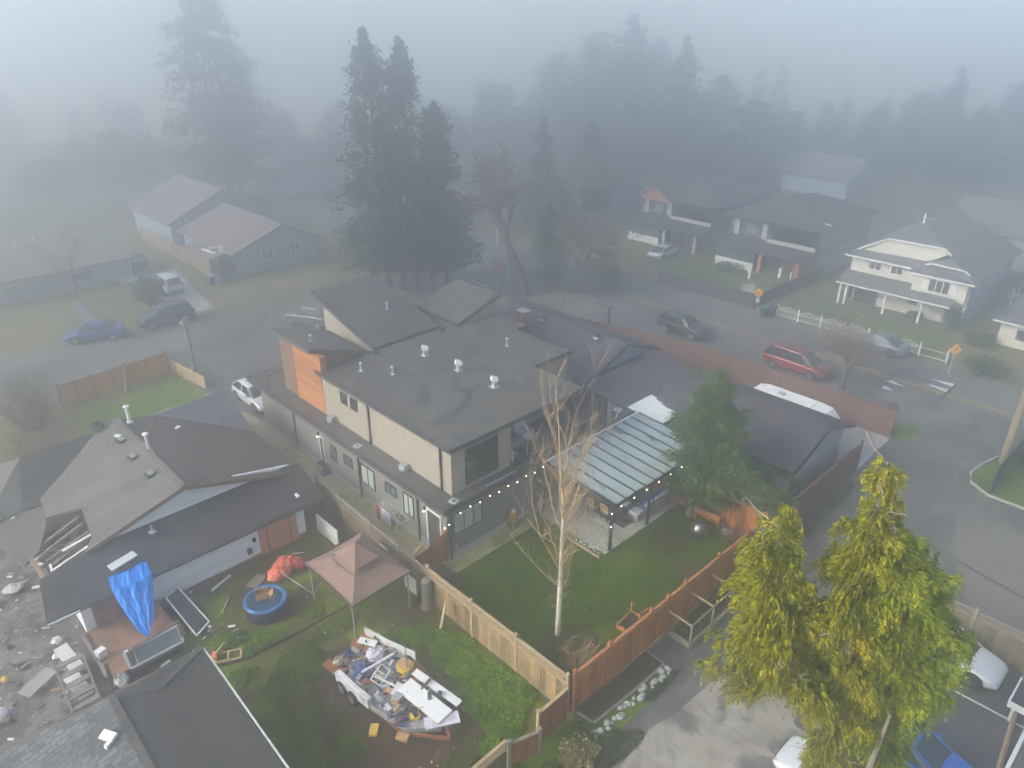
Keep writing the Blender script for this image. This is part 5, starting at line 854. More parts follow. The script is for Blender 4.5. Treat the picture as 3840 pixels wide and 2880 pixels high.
# ------------------------------------------------------------------ building cut by the lower right corner
Cb = empty('corner_building', 'dark building with white trim cut by the lower right corner', 'building', (0, 0, 0)); MB().box(4.6, -27, 0, 8.0, -22.5, 1.7).build('wall', M['charcoal'], Cb); MB().box(4.5, -27, 1.7, 8.1, -22.38, 1.95).build('white_parapet', M['white'], Cb); MB().box(4.6, -26.9, 1.95, 8.0, -22.5, 1.97).build('flat_roof', M['sh_shed'], Cb)
MB().box(8.15, -23.4, 1.72, 9.6, -21.7, 1.95).build('awning', M['dark'], Cb); MB().box(8.1, -23.4, 1.74, 8.15, -21.65, 2.0).box(8.15, -21.7, 1.9, 9.6, -21.64, 2.0).build('awning_trim', M['white'], Cb); MB().box(9.4, -21.85, 0, 9.5, -21.75, 1.72).build('post', M['white'], Cb)
tag(MB().tube([(12.0, -21.6, .08), (10.2, -21.85, .08), (6.8, -22.2, .08)], .1, 6).build('log_edging', M['wood']), 'long tan log edging in front of the corner building', 'edging')
# ------------------------------------------------------------------ vehicles (local x forward, z up)
KIND = {  # L, W, H, body stations (x, ztop, halfwidth), glass base f/r, roof f/r, belt z
 'sedan': dict(L=4.6, W=1.8, H=1.42, zb=.95, st=[(-2.28,.72,.72),(-2.2,.93,.82),(-1.75,.99,.88),(-.9,.97,.9),(.9,.95,.9),(1.4,.86,.89),(1.95,.74,.86),(2.2,.62,.78),(2.28,.5,.66)], g=(1.15,.28,-.85,-1.8), wb=(1.38,-1.35)),
 'hatch': dict(L=4.3, W=1.8, H=1.46, zb=.97, st=[(-2.12,.72,.74),(-2.06,.95,.84),(-1.6,1.0,.89),(-.6,.98,.9),(.85,.96,.9),(1.35,.88,.89),(1.85,.76,.86),(2.08,.64,.78),(2.15,.5,.66)], g=(1.08,.3,-1.35,-2.0), wb=(1.32,-1.28)),
 'suv': dict(L=4.7, W=1.86, H=1.7, zb=1.1, st=[(-2.32,.8,.78),(-2.28,1.08,.86),(-1.7,1.12,.92),(-.6,1.1,.93),(.9,1.08,.93),(1.35,1.02,.92),(1.95,.93,.89),(2.24,.8,.8),(2.32,.6,.7)], g=(1.1,.45,-1.9,-2.2), wb=(1.4,-1.38)),
 'van': dict(L=5.05, W=1.95, H=1.74, zb=1.05, st=[(-2.5,.8,.82),(-2.46,1.02,.9),(-1.7,1.06,.96),(-.4,1.05,.97),(1.35,1.02,.97),(1.7,.95,.95),(2.2,.84,.9),(2.45,.7,.8),(2.52,.52,.7)], g=(1.62,.72,-2.1,-2.42), wb=(1.55,-1.5)),
}
PAINT = {}
def paint(name, col, metal=.2, rough=.28):
    if col is not None and name not in PAINT: PAINT[name] = plain('paint_' + name, col, rough, .06, 1.5, metal, 0, .5, coat=.5)
    return PAINT[name]
def car(kind, pmat, label, loc, rz, cat='car', rimmat='rim', sc=1.0, roofmat=None, rack=False, group=None):
    k = KIND[kind]; o = empty({'van': 'parked_minivan', 'suv': 'parked_suv'}.get(kind, 'parked_car'), label, cat, loc, rz, group, sc); m = MB(); st = k['st']; ring = 14
    for (x, zt, w) in st:
        z0 = .24 if abs(x) < 2.1 else .34
        half = [(0, z0), (w*.8, z0), (w*.97, z0+.07), (w, z0+.22), (w*1.0, zt*.78), (w*.97, zt-.07), (w*.86, zt), (0, zt+.035)]
        pts = half + [(-y, z) for y, z in half[-2:0:-1]]
        m.v += [(x, y, z) for y, z in pts]
    n = len(half)*2-2
    for i in range(len(st)-1):
        for j in range(n): a = i*n+j; b = i*n+(j+1) % n; m.f.append((a, b, b+n, a+n)); m.m.append(0)
    m.f.append(tuple(range(n))[::-1]); m.m.append(0); m.f.append(tuple((len(st)-1)*n+j for j in range(n))); m.m.append(0)
    b = m.build('body', pmat, o, True); s = b.modifiers.new('sub', 'SUBSURF'); s.levels = 2; s.render_levels = 2
    gf, rf, rr, gr = k['g']; zb = k['zb']-.02; H_ = k['H']; wb_ = k['W']/2*.9; wt = k['W']/2*.7
    B = [(gf, wb_*.93), (gr, wb_*.93)]; m = MB()
    bot = [(gf, -wb_*.9, zb-.03), (gf-.5, -wb_, zb), (gr+.4, -wb_, zb+.02), (gr, -wb_*.85, zb+.03), (gr, wb_*.85, zb+.03), (gr+.4, wb_, zb+.02), (gf-.5, wb_, zb), (gf, wb_*.9, zb-.03)]
    top = [(rf, -wt*.93, H_-.04), (rf-.25, -wt, H_-.02), (rr+.2, -wt, H_-.03), (rr, -wt*.92, H_-.06), (rr, wt*.92, H_-.06), (rr+.2, wt, H_-.03), (rf-.25, wt, H_-.02), (rf, wt*.93, H_-.04)]
    m.add(bot+top, [(i, (i+1) % 8, (i+1) % 8+8, i+8) for i in range(8)] + [tuple(range(8, 16))]); m.build('windows', M['cargl'], o)
    m = MB(); rp = [(x, y*1.04, z+.005) for x, y, z in top]; cx = (rf+rr)/2
    m.add(rp + [(cx+(x-cx)*.8, y*.75, H_+.03) for x, y, z in top] + [(x, y*.98, z-.05) for x, y, z in top], [(i, (i+1) % 8, (i+1) % 8+8, i+8) for i in range(8)] + [tuple(range(8, 16))] + [(i+16, (i+1) % 8+16, (i+1) % 8, i) for i in range(8)]); m.build('roof', roofmat or pmat, o, True)
    for i in (0, 3, 4, 7): MB().bar(bot[i], top[i], .075, .05).build('pillar', pmat, o)
    for sg in (-1, 1):
        for f in ((.48,) if kind in ('sedan', 'hatch') else (.36, .66)):
            x = gf-.5+(gr-gf+.9)*f; xt = rf-.25+(rr-rf+.45)*f; MB().bar((x, sg*(wb_+.004), zb), (xt, sg*(wt+.006), H_-.03), .06, .03).build('pillar', pmat, o)
    for sg in (-1, 1):
        for x in k['wb']:
            w = MB(); rad = .335 if kind != 'suv' else .36; w.lathe([(.2, -.11), (rad*.93, -.11), (rad, -.06), (rad, .06), (rad*.93, .11), (.2, .11)], (0, 0, 0), 20); q = w.build('wheel', M['tyre'], o); q.location = (x, sg*(k['W']/2-.1), rad); q.rotation_euler = (PI/2, 0, 0)
            r_ = MB(); r_.lathe([(rad*.62, -.118), (rad*.66, 0), (rad*.62, .118)], (0, 0, 0), 18); q2 = r_.build('rim', M[rimmat], q)
            for t in range(5): pass
        a = MB()
        for x in k['wb']: q = len(a.v); a.lathe([(.42, -.004), (.42, .004)], (0, 0, 0), 20); a.v[q:] = [(x+vx, sg*(k['W']/2-.006)+vz, max(.28, vy+.36)) for vx, vy, vz in a.v[q:]]
        a.build('wheel_arch', M['under'], o)
        xf = st[-2][0]; MB().obox((xf-.22, sg*st[-3][2]*.72, .60 if kind != 'suv' else .76), (.34, .26, .1), -sg*.45, 0, .2).build('headlight', M['lampd'], o); xr_ = st[1][0]; MB().obox((xr_+.06, sg*st[1][2]*.8, .82 if kind in ('sedan', 'hatch') else .95), (.1, .18, .16 if kind in ('sedan', 'hatch') else .36), sg*.3).build('taillight', M['tail'], o)
        MB().obox((gf-.55, sg*(k['W']/2+.06), zb+.06), (.14, .18, .12)).build('side_mirror', pmat, o)
    MB().obox((st[-1][0]-.03, 0, .44), (.1, .95, .16)).build('grille', M['under'], o); MB().obox((st[0][0]+.0, 0, .52), (.06, 1.2, .16)).build('bumper', M['under'], o)
    m = MB()
    for sg in (-1, 1): m.obox((0, sg*(k['W']/2-.0), .66), (.16, .02, .03)); m.obox((-.95, sg*(k['W']/2-.0), .67), (.16, .02, .03))
    m.build('door_handles', M['chrome'] if kind == 'van' else pmat, o)
    if rack:
        m = MB()
        for sg in (-1, 1): m.bar((rf-.3, sg*wt*.85, H_+.05), (rr+.3, sg*wt*.85, H_+.05), .04)
        for x in ((rf+rr)/2+.5, (rf+rr)/2-.1, (rf+rr)/2-.7): m.bar((x, -wt*.85, H_+.06), (x, wt*.85, H_+.06), .05)
        m.build('roof_rack', M['dark'], o)
    return o
car('van', paint('red', (.22, .018, .02)), 'red minivan with a dark roof rack by the street fence', (32.72, -1.15, 0), -PI/2, 'minivan', 'rim', .97, None, True)
car('suv', paint('black', (.012, .013, .016)), 'black car with a pale headlight up the main road from the minivan', (32.65, 8.9, 0), -PI/2, 'car', sc=.95)
car('sedan', paint('slate', (.13, .145, .19)), 'grey sedan with black wheels parked by the white picket fence', (40.85, -3.75, 0), PI/2, 'car', 'rimd')
car('sedan', paint('blue', (.02, .05, .26)), 'dark blue sedan parked across the side street', (-3.2, 41.55, 0), math.radians(155.5), 'car')
car('suv', paint('midnight', (.028, .035, .055)), 'dark wagon with a silver roof rail behind the blue sedan', (2.4, 41.0, 0), math.radians(171), 'car', rack=True)
car('suv', paint('white', (.62, .64, .66)), 'white suv in the driveway behind the round bush', (5.85, 49.7, 0), PI/2, 'car')
car('hatch', paint('white', None), 'white hatchback parked on the mossy lane beside the modern house', (1.12, 22.0, 0), -PI/2, 'car', 'rimd')
car('suv', paint('grey', (.12, .12, .125)), 'grey car half hidden behind the orange clad tower', (11.3, 32.4, 0), 2.0, 'car')
car('sedan', paint('white', None), 'white sedan with black wheels in front of the grey lattice fence', (10.9, -18.85, 0), -PI/2, 'car', 'rimd')
car('sedan', paint('bright_blue', (.012, .13, .52)), 'bright blue car under the yellow cedar at the bottom edge', (4.85, -19.75, 0), -PI/2, 'car')
car('sedan', paint('white', None), 'white car hidden under the cedar at the bottom edge', (1.75, -18.85, 0), PI/2, 'car')
car('sedan', paint('white', None), 'white car behind the dark corner fence', (49.4, 23.0, 0), .1, 'car')
car('sedan', paint('ice', (.45, .5, .56)), 'pale car behind the cream house at the right edge', (62.7, -8.3, 0), .0, 'car')
car('suv', paint('grey', None), 'dark vehicle beside the tan roofed bungalow', (6.3, 60.2, 0), PI/2, 'car')
# ------------------------------------------------------------------ street furniture
def pole(name, label, x, y, h, r, mat, arms=()):
    o = empty(name, label, 'pole', (x, y, 0)); MB().tube([(0, 0, 0), (0, 0, h)], [r, r*.75], 9).build('shaft', M[mat], o)
    for (z, ln, a) in arms: MB().bar((-ln*math.cos(a), -ln*math.sin(a), z), (ln*math.cos(a), ln*math.sin(a), z), .09, .11).build('cross_arm', M['woodgrey'], o)
    return o
p_ = pole('utility_pole', 'short wooden pole with small lamps beside the side street', -.5, 28.2, 5.0, .15, 'barkg', [(4.75, .35, .6)]); MB().lathe([(.05, 0), (.12, .1), (.12, .3), (.02, .35)], (.32, .22, 4.5), 8).build('pole_lamp', M['grey'], p_); MB().lathe([(.03, 0), (.09, .08), (.09, .2)], (-.3, -.2, 4.55), 8).build('pole_lamp', M['white'], p_)
p_ = pole('utility_pole', 'thick pale timber utility pole at the right edge by the mesh fence', 29.55, -15.95, 9.5, .23, 'poleb', [(8.8, 1.1, .7)])
pole('utility_pole', 'tall thin dark pole at the street corner behind the carport', 29.05, 26.2, 8.2, .13, 'bark', [(7.7, .8, .4)])
o = empty('marker_post', 'thin white post across the intersection', 'post', (39.6, 39.3, 0)); MB().tube([(0, 0, 0), (0, 0, 1.9)], .07, 6).build('shaft', M['white'], o); MB().ball((0, 0, 1.92), .09, 8, 4).build('cap', M['white'], o)
def text(s, size, mat, parent, loc, rot, ext=.004):
    cu = bpy.data.curves.new('lettering', 'FONT'); cu.body = s; cu.size = size; cu.align_x = 'CENTER'; cu.align_y = 'CENTER'; cu.extrude = ext
    t0 = bpy.data.objects.new('tmp', cu); C.objects.link(t0); bpy.context.view_layer.update(); me = bpy.data.meshes.new_from_object(t0.evaluated_get(bpy.context.evaluated_depsgraph_get())); bpy.data.objects.remove(t0)
    me.materials.clear(); me.materials.append(M[mat]); t = bpy.data.objects.new('lettering', me); C.objects.link(t); t.parent = parent; t.location = loc; t.rotation_euler = rot; return t
o = empty('stop_sign', 'red stop sign with a green street sign above it', 'stop sign', (29.55, 28.4, 0), -.75); MB().tube([(0, 0, 0), (0, 0, 2.75)], .035, 6).build('shaft', M['galv'], o)
m = MB(); m.yprism([(.4*math.cos(PI/8+i*PI/4), 2.05+.4*math.sin(PI/8+i*PI/4)) for i in range(8)], -.07, -.04); m.build('sign_plate', M['signr'], o); text('STOP', .26, 'white', o, (0, -.075, 2.05), (PI/2, 0, 0)); MB().box(-.45, -.05, 2.6, .45, -.02, 2.78).build('street_name_plate', M['signg'], o)
for (x, y, zt, lab, mark) in ((41.35, 7.15, 2.35, 'yellow diamond sign with a small white tag below it, beside the bins', 'ped'), (40.35, -9.3, 2.4, 'yellow diamond sign with an arrow at the far right end of the white fence', 'arrow')):
    o = empty('warning_sign', lab, 'road sign', (x, y, 0), -.78); MB().tube([(0, 0, 0), (0, 0, zt)], .035, 6).build('shaft', M['galv'], o); c = zt-.45
    MB().yprism([(0, c-.46), (.46, c), (0, c+.46), (-.46, c)], -.07, -.045).build('sign_plate', M['signy'], o); m = MB()
    if mark == 'ped': m.lathe([(.05, -.004), (.05, .004)], (0, 0, 0), 8); m.v = [(vx, -.076+vz, c+.13+vy) for vx, vy, vz in m.v]; m.bar((0, -.076, c+.08), (0, -.076, c-.06), .06, .01).bar((0, -.076, c-.06), (-.08, -.076, c-.2), .04, .01).bar((0, -.076, c-.06), (.08, -.076, c-.2), .04, .01)
    else: m.bar((-.12, -.076, c-.16), (.06, -.076, c+.12), .06, .01).bar((.1, -.076, c+.18), (-.06, -.076, c+.06), .06, .01).bar((.1, -.076, c+.18), (.1, -.076, c-.02), .06, .01)
    m.build('sign_symbol', M['under'], o)
    if mark == 'ped': MB().box(-.16, -.06, c-.88, .16, -.04, c-.5).build('tag_plate', M['white'], o)
# bins
def wbin(loc, rz, lid, label, body='binb'):
    o = empty('wheelie_bin', label, 'bin', loc, rz); m = MB(); m.add([(-.22, -.26, .05), (.22, -.26, .05), (.22, .2, .05), (-.22, .2, .05), (-.29, -.34, .95), (.29, -.34, .95), (.29, .34, .95), (-.29, .34, .95)], [(3, 2, 1, 0), (0, 1, 5, 4), (1, 2, 6, 5), (2, 3, 7, 6), (3, 0, 4, 7), (4, 5, 6, 7)]); m.build('bin_body', M[body], o)
    MB().obox((0, 0, 1.0), (.62, .74, .08), 0, .06).build('lid', M[lid], o)
    for sg in (-1, 1): w = MB().lathe([(.1, -.03), (.1, .03)], (0, 0, 0), 10).build('wheel', M['tyre'], o); w.location = (sg*.24, .24, .1); w.rotation_euler = (0, PI/2, 0)
wbin((40.9, 6.1, 0), -1.6, 'bing', 'black bin with a green lid nearest the yellow pedestrian sign'); wbin((41.55, 5.75, 0), -1.5, 'binb', 'all black bin between the green lidded bin and the white fence'); wbin((10.4, 47.6, 0), .3, 'binb', 'dark blue bin standing by the blue gabled house', 'binblue'); wbin((9.5, 48.2, 0), .2, 'grey', 'blue bin with a grey lid next to the dark one', 'binblue')
# white ornamental fence and dark corner fence on the far side of the road
Wf = empty('ornamental_fence', 'white metal fence with arched panels in front of the cream house', 'fence', (41.95, 5.5, 0), -PI/2 + .015)
for i in range(7):
    s = i*2.0; m = MB(); MB().box(s-.05, -.05, 0, s+.05, .05, 1.15).build('post', M['white'], Wf)
    if i == 6: break
    m.bar((s, 0, .15), (s+2, 0, .15), .03, .04)
    top = [(s + 2*j/8, 0, .78 + .3*(1-abs(j/4-1))) for j in range(9)]; m.tube(top, .02, 4); m.bar((s, 0, .7), (s+2, 0, .7), .03, .03)
    for j in range(15): x = s + .06 + j*.134; zt = .78 + .3*(1-abs((x-s)-1)); m.box(x-.011, -.011, .15, x+.011, .011, zt)
    m.build('railing_panel', M['white'], Wf)
MB().box(11.95, -.05, 0, 12.05, .05, 1.15).build('post', M['white'], Wf) if 0 else None
MB().bar((12, 0, .15), (14, 0, .15), .03, .04).bar((12, 0, .75), (14, 0, .75), .03, .04).box(13.95, -.05, 0, 14.05, .05, 1.1).build('railing_panel', M['white'], Wf)
fence('dark_fence', 'dark low fence on the street side of the dark corner house', (41.6, 18.0), (42.3, 7.9), 1.35, [0, 2.5, 5, 7.5, 10.1], 'panel', 'sidingdark', 'dark', seed=17); fence('dark_fence', 'dark fence running back between the cream house and the dark house', (42.35, 7.85), (54, 7.4), 1.3, [2.5, 5, 7.5, 11.6], 'panel', 'sidingdark', 'dark', seed=18)
fence('wood_fence', 'tan wooden fence between the bungalow driveway and the blue gabled house', (10.9, 70), (10.6, 50.5), 1.6, [0, 3, 6, 9, 12, 15, 19.4], 'boards', 'tanf', 'tanp', bw=.3, seed=19)
tag(MB().obox((0, 0, .8), (.95, .06, 2.1), .7, -.5).build('mattress', M['clothw'] if 0 else M['galv'], None, False, (-2.7, 45.6, .25)), 'pale mattress leaning on the grass behind the blue sedan', 'mattress')
# ------------------------------------------------------------------ houses across the roads
Wh = empty('cream_house', 'cream two storey house with a clipped gable and a grey porch roof', 'house', (0, 0, 0))
MB().box(50.9, -6.7, 0, 62.5, 3.4, 4.25).build('wall', M['sidingcream'], Wh); MB().box(50.95, -6.72, 0, 62.4, -6.7, 4.2).build('side_wall', M['sidingbx'], Wh)
MB().box(50.15, -6.65, 2.2, 50.9, -2.35, 4.15).build('bay_wall', M['sidingcream'], Wh)
m = MB(); m.slab([(49.0, 3.7, 2.08), (49.0, -6.0, 2.08), (50.2, -6.0, 2.5), (50.2, -2.35, 2.5), (50.9, -2.35, 2.8), (50.9, 3.6, 2.8)], .1); m.build('porch_roof', M['sh_whr'], Wh); MB().bar((48.96, 3.7, 2.02), (48.96, -6.0, 2.02), .06, .12).build('porch_gutter', M['white'], Wh)
for y in (3.3, 2.75, -.75, -3.75): MB().box(49.2, y-.08, 0, 49.36, y+.08, 2.0).build('porch_post', M['white'], Wh)
m = MB(); m.slab([(50.4, 3.95, 4.3), (50.4, -1.95, 4.3), (51.5, -2.9, 4.82), (51.5, 2.9, 4.72)], .1).slab([(49.75, -1.95, 4.12), (49.75, -7.2, 4.12), (51.6, -4.4, 5.4), (51.5, -2.9, 4.84), (50.4, -1.95, 4.3)], .1); m.build('skirt_roof', M['sh_whr'], Wh)
m = MB(); m.bar((50.37, 3.95, 4.22), (50.37, -1.95, 4.22), .06, .14).bar((49.72, -1.95, 4.04), (49.72, -7.2, 4.04), .06, .14); m.build('gutter', M['white'], Wh)
m = MB(); m.xprism([(2.75, 4.72), (-2.85, 4.82), (-4.3, 5.75), (-3.85, 6.08), (.78, 6.05)], 51.45, 51.55); m.build('gable_wall', M['sidingcream'], Wh); m = MB(); P = [(51.3, 3.2, 4.72), (51.3, .78, 6.12), (51.3, -3.85, 6.16), (51.3, -4.5, 5.75)]
for a, b in zip(P, P[1:]): m.bar(a, b, .1, .14)
P = [(50.6, -2.9, 4.75), (50.6, -3.4, 4.92), (50.6, -6.0, 4.85), (50.6, -6.5, 4.5)]
for a, b in zip(P, P[1:]): m.bar(a, b, .08, .11)
m.build('gable_trim', M['white'], Wh)
rf, rb = (56.5, -.4, 6.95), (63.5, -.6, 6.95)
m = MB(); m.slab([(51.3, .78, 6.12), (51.3, -3.85, 6.16), rf], .08).slab([(51.3, 3.2, 4.72), (51.3, .78, 6.12), rf, rb, (63.3, 4.0, 4.3), (50.4, 3.95, 4.3)], .08); m.build('front_roof', M['sh_wh'], Wh); m = MB(); m.slab([(49.75, -7.2, 4.14), (63.3, -7.2, 4.2), rb, rf, (51.3, -3.85, 6.16), (51.4, -4.4, 5.6)], .08); m.build('side_roof', M['sh_wh'], Wh)
MB().tube([(56.3, -.2, 6.8), (56.3, -.2, 7.7)], .1, 7).build('flue_pipe', M['white'], Wh)
for y0, y1, z0, z1 in ((.75, 1.75, 3.3, 3.95), (-1.1, -.15, 3.3, 3.95)): window(Wh, 'x', 50.9, y0, y1, z0, z1, -1, (.5,), frame='white', pane='glass', fw=.08)
window(Wh, 'x', 50.15, -5.3, -3.7, 2.75, 3.75, -1, (.33, .67), frame='white', pane='glass', fw=.1); MB().box(50.1, -6.0, 2.75, 50.15, -5.45, 3.8).box(50.1, -3.55, 2.75, 50.15, -3.1, 3.8).build('window_shutter', M['white'], Wh)
for y0, y1 in ((-2.9, -2.1), (-5.9, -5.2)): window(Wh, 'x', 50.9, y0, y1, .9, 1.5, -1, (), frame='white', pane='glass', fw=.06)
MB().box(50.86, .5, 0, 50.9, 2.6, 1.75).build('garage_opening', M['dark'], Wh); MB().box(50.86, 2.75, .1, 50.9, 3.2, 1.8).build('door', M['charcoal'], Wh)
m = MB(); m.slab([(58.5, -7.0, 2.4), (62.5, -7.0, 2.4), (62.5, -8.4, 2.1), (58.5, -8.4, 2.1)], .1); m.build('side_porch_roof', M['sh_d'], Wh)
for x in (58.7, 60.5, 62.3): MB().box(x-.06, -8.3, 0, x+.06, -8.18, 2.0).build('porch_post', M['white'], Wh)
for x in (53, 56, 59): window(Wh, 'y', -6.72, x, x+.7, 2.9, 3.6, -1, (), frame='white', pane='glass', fw=.06)
def dark_house(name, label, ox, oy, brick=True, gable=False):
    o = empty(name, label, 'house', (ox, oy, 0)); wl = M['sidingdark']
    MB().box(0, 0, 0, 12, 10, 4.9).build('wall', wl, o); MB().box(.1, -.03, 2.9, 11.9, 0, 4.8).box(.1, -.03, 0, 11.9, 0, 2.6).build('side_wall', M['sidinggrey'], o)
    MB().box(-2.2, 5.6, 0, 0, 10, 2.2).build('bay_wall', wl, o); MB().box(-2.26, 5.6, .0, -2.2, 10, .85).build('white_skirt', M['white'], o)
    for y in (6.0, 7.4, 8.75): window(o, 'x', -2.2, y, y+.95, 1.05, 2.0, -1, (), (.62,), frame='dark', pane='glassg', fw=.06)
    m = MB(); m.slab([(-2.7, -.3, 2.2), (-2.7, 10.4, 2.2), (0, 10.2, 3.0), (0, 3.0, 3.0), (-1, -.2, 2.75)], .14); m.build('porch_roof', M['sh_dr'], o)
    for y in (.8, 4.9): MB().box(-2.3, y-.18, 0, -1.94, y+.18, 2.05).build('porch_pillar', M['brickpink'] if brick else M['stone'], o)
    for y in (5.9, 9.1): MB().box(-.16, y-.28, 2.85, 0, y+.28, 4.75).build('stone_column', M['stone'], o)
    window(o, 'x', 0, 6.9, 8.1, 3.2, 4.3, -1, (.5,), (.75,), frame='dark', pane='glassl', fw=.08)
    MB().box(-.6, .1, 2.85, -.45, 5.3, 3.25).build('balcony_parapet', M['stone'], o); MB().box(.0, .3, 3.2, .05, 5.0, 4.4).build('balcony_recess', M['woodbr'], o)
    m = MB(); e = 5.0; q = [(-.7, -.6, e), (12.6, -.6, e), (12.6, 10.6, e), (-.7, 10.6, e)]; a, b = (4.6, 5, 6.7), (8, 5, 6.7); m.slab([q[0], q[1], b, a], .1).slab([q[1], q[2], b], .1).slab([q[2], q[3], a, b], .1).slab([q[3], q[0], a], .1); m.build('hip_roof', M['sh_d'], o); MB().bar((-.75, -.6, 4.92), (-.75, 10.6, 4.92), .08, .16).bar((-.7, -.65, 4.92), (12.6, -.65, 4.92), .08, .16).build('gutter', M['dark'], o)
    if gable: MB().xprism([(5.2, 4.7), (9.8, 4.7), (7.5, 6.2)], -.9, -.8).build('gable_wall', M['brick'], o); m = MB(); m.slab([(-1.1, 7.5, 6.35), (-1.1, 4.9, 4.7), (3.2, 4.9, 4.9), (4.2, 7.5, 6.4)], .08).slab([(-1.1, 7.5, 6.35), (-1.1, 10.1, 4.7), (3.2, 10.1, 4.9), (4.2, 7.5, 6.4)], .08); m.build('gable_roof', M['sh_d'], o)
    else: MB().bar((1.0, 2.0, 5.55), (1.6, -.2, 5.2), .1, .1).build('white_pipe', M['white'], o)
    door(o, 'x', 0, 2.3, 3.3, .1, 2.1, -1, 'brick', 'white')
    return o
dark_house('dark_house', 'dark modern house with white columns and red porch pillars', 54.0, 8.0); dark_house('dark_house', 'dark house with a brick red gable further up the road', 55.0, 20.6, False, True)
# small things in the corner yard
for x, y, l in ((49.6, 12.6, 'white post at the corner of the porch steps of the dark house'), (52.0, 10.6, 'thin white post standing in the yard of the dark house')): tag(MB().box(-.14, -.14, 0, .14, .14, .95).box(-.18, -.18, .95, .18, .18, 1.02).build('gate_post', M['white'], None, False, (x, y, 0)), l, 'post')
tag(MB().obox((0, 0, .6), (1.1, .12, .8)).build('white_bench', M['white'], None, False, (52.2, 9.3, 0)), 'white garden bench between the red porch pillars', 'bench')
# blue gabled houses on the left
def gable_house(name, label, x0, x1, y0, y1, eave, ridge, wall, roof, rx=None, ov=.5):
    o = empty(name, label, 'house', (0, 0, 0)); rx = (x0+x1)/2 if rx is None else rx
    MB().yprism([(x0, 0), (x1, 0), (x1, eave), (rx, ridge-.12), (x0, eave)], y0, y1).build('wall', M[wall], o); k = (ridge-eave)/(rx-x0); k2 = (ridge-eave)/(x1-rx)
    m = MB(); m.slab([(rx, y0-ov, ridge), (x0-ov, y0-ov, eave-k*ov), (x0-ov, y1+ov, eave-k*ov), (rx, y1+ov, ridge)], .12); m.build('roof_slope_left', M[roof], o); m = MB(); m.slab([(rx, y0-ov, ridge), (x1+ov, y0-ov, eave-k2*ov), (x1+ov, y1+ov, eave-k2*ov), (rx, y1+ov, ridge)], .12); m.build('roof_slope_right', M[roof], o)
    m = MB(); m.bar((rx, y0-ov-.04, ridge-.06), (x0-ov, y0-ov-.04, eave-k*ov-.06), .05, .16).bar((rx, y0-ov-.04, ridge-.06), (x1+ov, y0-ov-.04, eave-k2*ov-.06), .05, .16); m.build('barge_board', M['woodbr'], o); return o
h = gable_house('blue_gabled_house', 'pale blue house with a rose roof and two white framed windows in its gable', 12.4, 21.6, 48.6, 61, 2.7, 4.65, 'sidingbx', 'sh_rose', 17.7); window(h, 'y', 48.6, 15.4, 16.5, 1.35, 2.35, -1, (.5,), frame='white', pane='glass', fw=.09); window(h, 'y', 48.6, 18.6, 19.7, 1.35, 2.35, -1, (.5,), frame='white', pane='glass', fw=.09); MB().box(14.6, 48.5, .2, 15.6, 48.6, .7).build('basement_window', M['glassl'], h)
m = MB(); m.bar((10.9, 52.5, 2.5), (11.4, 50.5, 2.35), .2, .14).bar((11.2, 51.9, 2.6), (12.6, 51.2, 2.75), .16, .12).bar((11.9, 50.6, 2.5), (12.8, 51.6, 2.75), .2, .14).bar((12.3, 50.2, 2.5), (13.2, 50.6, 2.7), .12, .1); m.build('white_patio_beams', M['white'], h); m = MB(); m.slab([(10.2, 49.5, 2.2), (12.4, 49.5, 2.5), (12.4, 56, 2.5), (10.2, 56, 2.2)], .08); m.build('side_roof', M['sh_rose'], h)
h = gable_house('blue_rear_house', 'pale blue house with a rose roof behind the two windowed one', 12.0, 24.5, 63.5, 75, 3.1, 5.9, 'sidingbx', 'sh_rose', 18.4); window(h, 'y', 63.5, 13.2, 13.7, 2.6, 3.3, -1, (), frame='white', pane='glass')
Bg = empty('tan_bungalow', 'tan roofed bungalow at the left edge beyond the side street', 'house', (0, 0, 0)); MB().box(-12, 55.8, 0, 4.5, 64, 2.3).build('wall', M['sidinggrey'], Bg); e = 2.35; q = [(-13, 55.1, e), (5.1, 55.1, e), (5.1, 64.8, e), (-13, 64.8, e)]; a, b = (-3.8, 60, 4.3), (3.6, 60, 4.1)
m = MB(); m.slab([q[0], q[1], b, a], .1).slab([q[2], q[3], a, b], .1); m.build('roof_slope', M['sh_tan'], Bg); m = MB(); m.slab([q[3], q[0], a], .1); m.build('hip_slope', M['sh_tan'], Bg); MB().xprism([(55.8, 2.3), (64, 2.3), (60, 4.0)], 4.4, 4.5).build('gable_wall', M['sidingbx'], Bg)
window(Bg, 'y', 55.8, -6.6, -4.9, .9, 1.6, -1, (.5,), frame='white', pane='glassl'); window(Bg, 'y', 55.8, -.6, 1.2, .9, 1.7, -1, (.5,), frame='white', pane='glass'); MB().bar((4.5, 55.2, 2.3), (4.5, 55.2, .0), .1, .1).build('downspout', M['white'], Bg); MB().lathe([(.15, 0), (.15, .4)], (-3.6, 60, 4.2), 8).build('roof_vent', M['white'], Bg); MB().lathe([(.1, 0), (.1, .5)], (-2.0, 60.6, 4.1), 8).build('flue_pipe', M['white'], Bg)
MB().box(3.2, 53.6, 0, 4.8, 55.8, .4).build('front_steps', M['concrete'], Bg)
